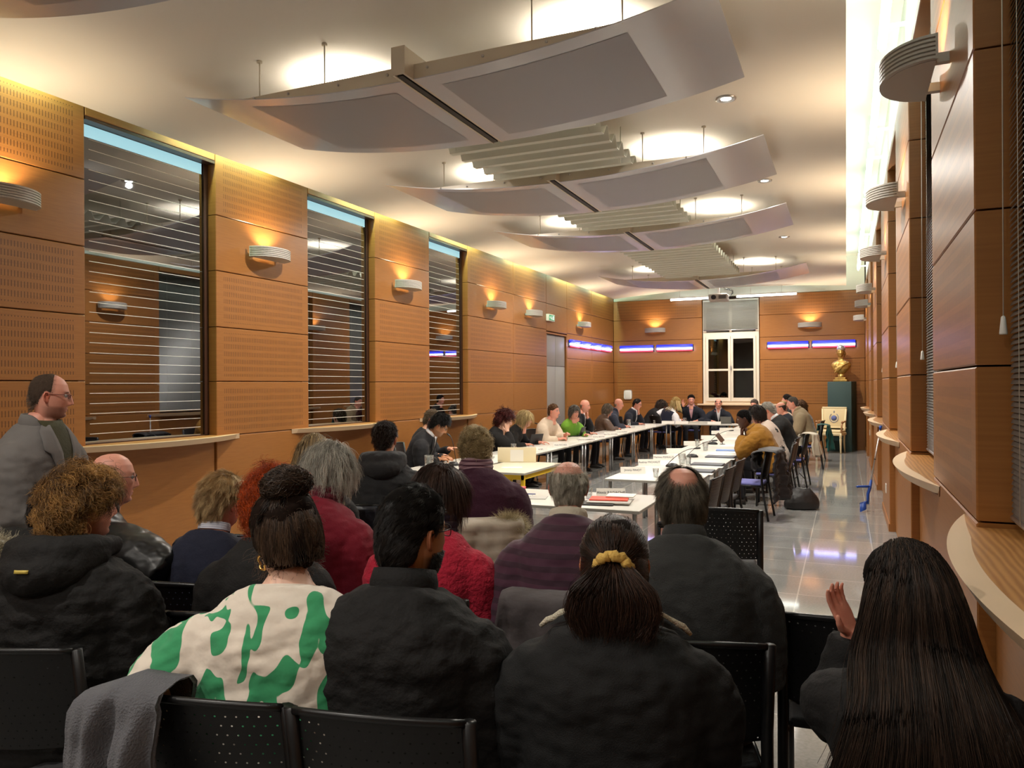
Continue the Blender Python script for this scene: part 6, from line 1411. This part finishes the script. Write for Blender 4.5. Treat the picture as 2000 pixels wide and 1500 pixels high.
aud('white haired balding person in a ribbed dark purple jumper', 1110, 902, 3.5, 18, cl='black chair under the person in striped purple', head=(0, 6, 0), top=PURP, thick=.022, bw=1.02, bd=1.1, arm=1.05, tone='pink', hair=H('fringe', '8d8574', 'd6cfbf', line=('full', 'top', .062), n=3600, len=.03, extra=[tufts(.085, 900, .022)]), collar=[('shirt', SHBE)], wrinkle=.006, lean=8, hunch=20)
aud('person with a bald crown and grey brown hair in a charcoal pullover', 1330, 914, 3.0, 15, cl='black chair under the person in the charcoal pullover', head=(6, 10, 0), top=GREYS, thick=.022, bw=1.12, arm=1.1, tone='pink', hair=H('fringe', '3c352a', '8b8271', line=('low', 'crown', .062), n=6500, len=.045, whorl=(0, -.05, .12), lift=.12, rand=.12, thick=.011), collar=[('turtle', GREYS)], wrinkle=.007, lean=4, hunch=16)
# standing man
r17, h17 = person('bald bearded person standing at the left in a grey blazer and olive shirt', 98, 731, 4.1, -72, dict(stand=True, lean=-3, hunch=8, hi=True, head=(34, 6, 0), top=BLAZ, topname='blazer', thick=.020, bw=1.06, bd=1.12, arm=1.0, tone='pink', belly=.05, hair=H('crop', '4a3d33', '6a5a4c', line=('high', 'front', .02), n=900, len=.005, thick=.0015, scalp=.42), face=dict(stubble=.5, hair='4a3a2e', nose=1.05), glasses=('5a1a14', (.023, .012)), collar=[('lapel', BLAZ), ('front', OLIVE, .075), ('jacket', BLAZ)], skirt=True, pants=JEANS, R=dict(p=(.06, .27, 1.02), d=(-.9, .35, -.1), n=(0, -1, 0)), L=dict(p=(-.04, .30, 1.00), d=(.9, .3, -.1), n=(0, -1, 0)), wrinkle=.005))
# ---------------------------------------------------------------- around the tables
def cnc(label, px, py, x, rz, D=None, ch=False, **cfg):
    cfg.setdefault('hs', 1.10); cfg.setdefault('bw', 1.06); cfg.setdefault('hi', False); cfg.setdefault('R', 'table'); cfg.setdefault('L', 'table'); cfg.setdefault('lean', 8)
    r, h = person(label, px, py, D or Dx(px, py, x), rz, cfg, CNC)
    w = label.split()[1:9]
    while w[-1].strip(',') in ('in', 'a', 'with', 'of', 'the', 'and', 'at', 'an', 'on', 'from', 'behind', 'over', 'to', 'below', 'by', 'end', 'under', 'left', 'far', 'shiny', 'white', 'hidden', 'resting', 'chin', 'leaning', 'bent', 'half', 'near', 'its', 'head', 'shows', 'whose', 'bright', 'right', 'last', 'one'): w.pop()
    f = Matrix.Rotation(math.radians(rz), 3, 'Z') @ Vector((0, .02, 0)); put_chair(r.location.x + f.x, r.location.y + f.y, rz, 'black chair with blue seat under the person ' + ' '.join(w).strip(','), 'chairs of the people round the tables', 'blue')
    return r, h
SUITC = [('shirt', SHIRT), ('front', SHIRT), ('tie', TIEM), ('lapel', SUIT)]
rs, hs_ = cnc('young person in a black suit bent over writing at the near left table', 868, 814, 0, -70, D=10.3, hi=True, hs=1.16, vox=.012, head=(8, 34, 6), top=SUIT, topname='suit_jacket', thick=.022, tone='tan', hair=H('short', '070606', '120e0c', thick=.030, n=2000, len=.04, top=.5, flow=(.3, .4, -.4)), glasses=('303030',), collar=SUITC, lean=14, hunch=26, R=dict(p=(.10, .42, .74), d=(-.5, .9, -.1), n=(-.2, 0, -1), curl=.9), L=dict(p=(-.16, .44, .735), d=(.6, .8, 0), n=(0, 0, -1)), face=dict(stubble=.4, hair='0a0808'))
cnc('person with greying hair half hidden behind the young writer in a suit', 846, 802, 0, -75, D=11.3, head=(6, 12, 0), top=SUIT, topname='jacket', tone='fair', hair=H('short', '4a3c2c', '7a6a56'), glasses=('3a3a3a',), collar=[('front', PINK), ('lapel', SUIT)], L=dict(p=(-.02, .52, .82), d=(.1, 1, .1), n=(0, 0, -1)))
cnc('person with a big dark red curly hair in black at the left table', 990, 806, -5.1, -62, head=(-8, 16, 0), top=BLK2, hair=H('curly', '2a0a08', '5c1a14', thick=.055, n=2600), tone='pale', R='cheek', lean=12, hunch=22)
cnc('blonde person with dark glasses in black leaning along the left table', 1027, 804, -5.1, -80, head=(-2, 12, 10), top=BLK, hair=H('bob', '8a744c', 'd8c08a', thick=.022), tone='pink', glasses=('101014', (.026, .02)), L=dict(p=(-.30, .56, .74), d=(-.2, 1, 0), n=(0, 0, -1)), lean=16, hunch=20)
cnc('person in a cream jumper with brown hair tied back at the left table', 1081, 790, -5.1, -98, head=(4, 2, 0), top=CREAMK, thick=.026, bw=1.2, arm=1.2, hair=H('short', '4a3220', '7a5a3c', thick=.010, flow=(0, -1, 0), lift=.05), tone='pink', R=dict(p=(.12, .42, .74), d=(-.4, .9, .2), n=(-.4, 0, -1), curl=.9), L=dict(p=(-.02, .48, .80), d=(.4, .8, .5), n=(.5, 0, -1), curl=.9))
cnc('person with short grey hair in a bright green jumper', 1122, 793, -5.1, -122, head=(-8, 6, 0), top=GREENK, bw=1.1, hair=H('bob', '3a352f', '8a8278', thick=.022, len=.07), tone='pink', R=dict(p=(.02, .24, 1.0), d=(-.9, .2, .4), n=(0, -1, 0), curl=.5), L=dict(p=(-.10, .45, .74), d=(.2, 1, .2), n=(0, 0, -1)))
cnc('bald person in a black jacket with hand on chin at the left table', 1143, 781, -5.1, -84, head=(-2, 8, 0), top=SUIT, topname='jacket', tone='pink', hair=H('fringe', '7a6c5e', '9a8c7c', line=('full', 'top', .02), n=300, len=.01, thick=.003, scalp=.4), collar=[('front', SHIRT), ('lapel', SUIT)], L='chin', bw=1.12)
cnc('person with grey brown hair in a shiny brown jacket at the left table', 1188, 790, -5.1, -55, head=(0, 10, 0), top=BROWNJ, topname='jacket', thick=.03, hair=H('bob', '4a4034', '7d7264', thick=.020, len=.06), tone='pink', collar=[('jacket', BROWNJ)], bw=1.12)
cnc('bald person in a blue grey jacket below the white wall box', 1209, 779, -5.1, -72, head=(-4, 8, 0), top=BLUEJ, topname='jacket', tone='pink', hair=H('fringe', '8a7c70', line=('full', 'top', .0), n=200, len=.008, thick=.002, scalp=.3), collar=[('jacket', BLUEJ)], bw=1.12)
cnc('dark haired person in a suit resting mouth on fist at the far left table', 1247, 780, -5.0, -98, head=(4, 18, 0), top=NAVJ, topname='suit_jacket', tone='pink', hair=H('short', '1c1512', '33281f', thick=.010, line='high'), glasses=('3a3a3a',), collar=[('shirt', SHIRT), ('front', SHIRT), ('lapel', NAVJ)], L='chin', bw=1.12, lean=10)
cnc('person in black leaning forward, face hidden by the blonde in a vest', 1294, 783, -4.95, -60, head=(10, 10, 10), top=BLK, hair=H('wavy', '17110d', '4a3a2c'), lean=30, hunch=18, tone='pink', D=21.2)
rj, hj = cnc('blonde person in a dark vest over a white blouse leaning at the table corner', 1322, 778, 0, -40, vest=NAVY, D=Dx(1322, 778, -4.25), head=(6, 10, 10), top=SHIRT, topname='blouse', hair=H('wavy', '8e7444', 'dcc48c', thick=.030, n=300), tone='pink', lean=16, hunch=14, side=12, R=dict(p=(.30, .35, .76), d=(.2, 1, 0), n=(0, 0, -1)), L=dict(p=(-.34, .20, .76), d=(-.2, 1, 0), n=(0, 0, -1)))
cnc('person with glasses, pink shirt and navy jacket raising a hand at the back table', 1350, 772, 0, 188, D=(onY(1350, 772, 21.55) - CP).dot(CF), head=(6, 3, 0), top=NAVJ, topname='jacket', tone='pink', hair=H('short', '120d0b', '261b15', thick=.016), glasses=('101010',), collar=[('shirt', PINK), ('front', PINK, .10), ('lapel', NAVJ)], R=dict(p=(.22, .26, 1.10), d=(.1, .2, 1), n=(-.6, .6, 0), curl=.25), bw=1.14)
cnc('balding person in a white shirt and dark jacket speaking at the back table', 1403, 779, 0, 186, D=(onY(1403, 779, 21.55) - CP).dot(CF), head=(2, 8, 0), top=NAVJ, topname='jacket', tone='pink', hair=H('fringe', '1c1613', '302620', line=('full', 'top', .072), n=900, len=.016, scalp=.8), collar=[('shirt', SHIRT), ('front', SHIRT), ('lapel', NAVJ)], bw=1.12)
cnc('grey haired person at the far end of the back table, mostly hidden', 1473, 781, 0, 176, D=(onY(1473, 781, 21.5) - CP).dot(CF), top=BLK2, hair=H('short', '4a4038', '7d7268'), tone='pink', head=(-15, 10, 0))
rn, hn_ = cnc('dark skinned person in a mustard roll neck with clasped hands, right row', 1450, 801, -1.40, 92, hi=True, vox=.012, head=(4, 14, 0), top=MUST, thick=.022, bw=1.18, bd=1.1, arm=1.15, tone='dark', hair=H('crop', '0a0807', '15100d', n=900), collar=[('turtle', MUST)], R='chin', L='chin', lean=18, hunch=22, wrinkle=.009)
ro, ho = cnc('person with a dark bob in a cream cardigan with black stars, right row', 1476, 794, -1.34, 88, head=(16, 6, 0), top=STARC, thick=.024, bw=1.12, hair=H('bob', '150e0b', '33241c', thick=.024), tone='pink', glasses=('2a1a14',), lean=14, hunch=22)
cnc('white haired person in a black jumper bowed over the right row table', 1494, 789, -1.30, 86, head=(0, 26, 0), top=BLK, thick=.03, bw=1.2, hair=H('short', '8f8b82', 'd8d4ca', thick=.018), tone='pink', collar=[('shirt', SHIRT)], lean=12, hunch=26)
cnc('bald person seen between the white haired and the beige jacketed ones', 1523, 786, -1.36, 84, top=NAVJ, hair=H('fringe', '3a322b', '5a5048', line=('full', 'top', .05), n=400, len=.01), tone='pink', head=(10, 14, 0))
cnc('fair haired person resting chin on hand, facing the camera from the right row', 1529, 785, -1.40, 120, top=CREAMK, hair=H('short', '8a744e', 'b8a074'), tone='pink', head=(40, 8, 0), L='chin')
cnc('grey haired person in a beige jacket near the end of the right row', 1547, 775, -1.04, 92, head=(0, 8, 0), top=BEIGE, topname='jacket', thick=.03, bw=1.14, hair=H('crop', '4a453f', '8a857c', n=700), tone='pink', collar=[('jacket', BEIGE)], lean=10, hunch=20)
cnc('dark haired person whose head shows just above the beige jacketed one', 1537, 772, -1.40, 86, top=BLK2, hair=H('short', '1c1613', '3a3029', thick=.02), tone='pink')
cnc('brown haired person in plaid, last one along the right row', 1563, 783, -.98, 84, top=PLAID, topname='shirt', hair=H('wavy', '3a2412', '7a5228', thick=.022), tone='pink', bw=1.1)
# ---------------------------------------------------------------- worn details
mb = MB(); P = [H4 @ Vector((-.083 + .0, -.012 + .020 * c_(u), -.058 + .022 * s_(u))) for u in np.linspace(0, 2 * PI, 20)]
mb.tube([p + Vector((0.003 * s_(5 * i), 0, 0)) for i, p in enumerate(P)], .0038, 8, cap=False); mb.build('earring', GOLDM, P4)
mb = MB(); P = []
for i, u in enumerate(np.linspace(0, 2 * PI, 40)):
    k = 1 + .04 * s_(9 * u); P.append(H14 @ Vector((.040 * k * c_(u), -.126 - .022 * s_(u) * .6 + .004 * c_(7 * u), .012 + .034 * k * s_(u))))
mb.tube(P, [.0150 + .003 * s_(i * 2.3) for i in range(40)], 9, cap=False); mb.build('scrunchie', YEL, P14)
mb = MB()
for sd in (-1, 1):
    mb.tube([(sd * .095, -.03, 1.105), (sd * .14, .0, 1.085), (sd * .19, .03, 1.045), (sd * .235, .04, .995)], [.009, .011, .011, .008], 8)
# cream collar edge follows the jacket's own shoulders
bb = [c for c in P14.children if c.name.startswith('jacket')][0]; vv = np.array([v.co for v in bb.data.vertices])
def surf_top(x, y0, r=.03):
    d = (vv[:, 0] - x) ** 2 + (vv[:, 1] - y0) ** 2; k = d < r * r; return float(vv[k, 2].max()) if k.any() else 1.0
mb = MB()
hz = H14.translation
for sd in (-1, 1):
    P = []
    for t in np.linspace(0, 1, 8):
        x = hz.x + sd * (.070 + .145 * t); y = hz.y - .075 + .02 * t; P.append((x, y, surf_top(x, y) + .030 - .022 * t))
    mb = MB(); mb.tube(P, [.010, .011, .011, .011, .011, .010, .009, .006], 8); mb.build('sherpa_collar_edge', CREAMT, P14)
P = []
for t in np.linspace(-1, 1, 11):
    x = hz.x + .075 * t; y = hz.y - .085 - .025 * (1 - t * t); P.append((x, y, surf_top(hz.x + .075 * (1 if t > 0 else -1), hz.y - .075) + .028))
mb = MB()
lo = [(hz.x + .215 * t, hz.y - .095 - .035 * (1 - t * t), surf_top(hz.x + .215 * t, hz.y - .09) + .004) for t in np.linspace(-1, 1, 15)]
hi_ = [(hz.x + .10 * t, hz.y - .070 - .03 * (1 - t * t), surf_top(hz.x + .10, hz.y - .08) + .03) for t in np.linspace(-1, 1, 15)]
mb.loft([lo, [((a[0] + b[0]) / 2, (a[1] + b[1]) / 2 - .012, (a[2] + b[2]) / 2 + .006) for a, b in zip(lo, hi_)], hi_], closed=False, cap=False); mb.build('jacket_collar', DENIM, P14)
def shirt_of(o): return [c for c in o.children if c.name.split('.')[0] in ('sweater', 'cardigan', 'jacket', 'blouse')][0]
falling_hair(P16, H16, shirt_of(P16), 5600, .58, 26, '15100c', '4c3a2e', 3, .00145, flare=.62)
falling_hair(r6, h6, shirt_of(r6), 900, .42, 18, '6e5a3c', 'c8ae80', 4, .0022)
falling_hair(rj, hj, shirt_of(rj), 260, .32, 12, '8e7444', 'dcc48c', 5, .005)
# small yellow tag on the black hooded jacket, pocket square
bc = [o for o in bpy.data.objects if o.get('label', '').startswith('person with big curly')][0]
jk = [c for c in bc.children if c.name.startswith('jacket')][0]
def on_back(parent, ob, x, z, w, h, m, name, n=6):
    v_ = np.array([v.co for v in ob.data.vertices]); mb = MB(); P = []
    for zz in (z - h / 2, z + h / 2):
        row = []
        for xx in np.linspace(x - w / 2, x + w / 2, n):
            k = ((v_[:, 0] - xx) ** 2 + (v_[:, 2] - zz) ** 2) < .018 ** 2; y = v_[k, 1].min() if k.any() else -.15; row.append((xx, y - .003, zz))
        P.append(row)
    mb.loft(P, closed=False, cap=False); o = mb.build(name, m, parent); sm = o.modifiers.new('s', 'SOLIDIFY'); sm.thickness = .003; return o
hd_ = [c for c in bc.children if c.name.startswith('hood')][0]
on_back(bc, hd_, .0, float(np.array([v.co for v in hd_.data.vertices])[:, 2].mean()) - .01, .05, .012, mat('tag_yellow', (.55, .42, .08), .6), 'fabric_tag')
# stars on the cream cardigan
sw = [c for c in ro.children if c.name.startswith('sweater')][0]
STB = mat('star_black', (.012, .012, .012), .9)
me = sw.data; me.materials.append(STB)
cs = np.array([p.center for p in me.polygons]); nb_ = np.array([p.normal for p in me.polygons])
for (sx, sz, R_) in ((.10, 1.0, .055), (-.12, .98, .05), (.0, .80, .055), (.16, .72, .05), (-.16, .70, .05), (.05, .62, .05), (.20, .90, .05)):
    k = (cs[:, 1] < .1); dx, dz_ = cs[:, 0] - sx, cs[:, 2] - sz; a = np.arctan2(dx, dz_); rr = np.hypot(dx, dz_); lim = R_ * (.42 + .58 * np.abs(((a / (2 * PI / 5) + .5) % 1) - .5) * -2 + .58)
    lim = R_ * (1 - 1.15 * np.abs(((a / (2 * PI / 5) + .5) % 1) - .5))
    for i in np.nonzero(k & (rr < lim))[0]: me.polygons[int(i)].material_index = 1
# ---------------------------------------------------------------- coats on the audience chairs, spare chairs
def chair_of(start):
    o = [o for o in bpy.data.objects if o.get('label', '') == start][0]; return o.location.x, o.location.y, math.degrees(o.rotation_euler.z)
x, y, a = chair_of('black perforated chair under the person in the green blob sweater')
drape('wool_coat', 'grey wool coat hanging over the left half of the chair in the green blob row', 'coat', x, y, a, .92, .30, .25, .62, GREYWOOL, 1.1, .05, .05, -.24, th=.02)
x, y, a = chair_of('black chair under the person in striped purple')
drape('suede_coat', 'dark grey suede coat with soft lining over a chair back in the second row', 'coat', x + .02, y - .01, a, .93, .56, .2, .5, FURG, .4, .05, .04, .0, th=.02)
x, y, a = chair_of('black chair with the beige quilted coat')
bq = drape('quilted_coat', 'beige quilted coat with a fur tipped hood over the chair of the plum coat', 'coat', x, y, a, .90, .52, .2, .55, BEIGEP, 1.9, .06, .03, 0, .034, th=.02)
fur(bq, [(.12, -.33, .885), (.18, -.34, .90), (.235, -.33, .88), (.25, -.32, .84)], .02, 2600, '8f7d58', 'dccfa6', 'fur_trim', 8, .085)
x, y, a = chair_of('black chair with a navy jacket under the person in the hoodie')
drape('navy_coat', 'navy quilted jacket over the chair of the person in the dark hoodie', 'coat', x, y, a, .88, .5, .15, .5, NAVYP, 2.7, .05, .02, 0, .014)
p = onZ(420, 1075, .80); drape('navy_coat', 'navy padded coat behind the short blond person, beside the leather jacket', 'coat', p.x, p.y + .27, 20, .88, .6, .2, .5, cloth('navy_coat', (0.012, 0.013, 0.026), .7), 3.1, .06, .05)
put_chair(p.x, p.y + .27, 20, 'black chair holding the navy padded coat', 'black audience chairs')
put_chair(-.80 - .02, 5.62, 8, 'empty black perforated chair just right of the person in the charcoal pullover', 'black audience chairs')
put_chair(.005, 3.30, 3, 'empty black chair in front of the person with very long hair', 'black audience chairs')
drape('black_coat', 'black coat lying over the front of the empty chair before the long haired person', 'coat', .005, 3.50, 3, .80, .62, .3, .10, BLK, .3, .02, .03, .02, th=.03)

def person_chair(lab):
    o = [o for o in bpy.data.objects if o.get('label', '').startswith(lab)][0]; return o.location.x, o.location.y, math.degrees(o.rotation_euler.z)
x, y, a = person_chair('white haired person in a black jumper'); drape('sherpa_coat', 'cream sherpa coat with dark trim over the chair of the white haired person', 'coat', x, y, a, .90, .46, .18, .36, SHERPA, 2.2, .07, .03, .0, th=.025)
x, y, a = person_chair('grey haired person in a beige jacket'); drape('green_coat', 'dark green coat hanging from a chair before the ivory armchair', 'coat', x, y, a, .90, .50, .1, .5, GREENC, .7, .07, .04, 0)
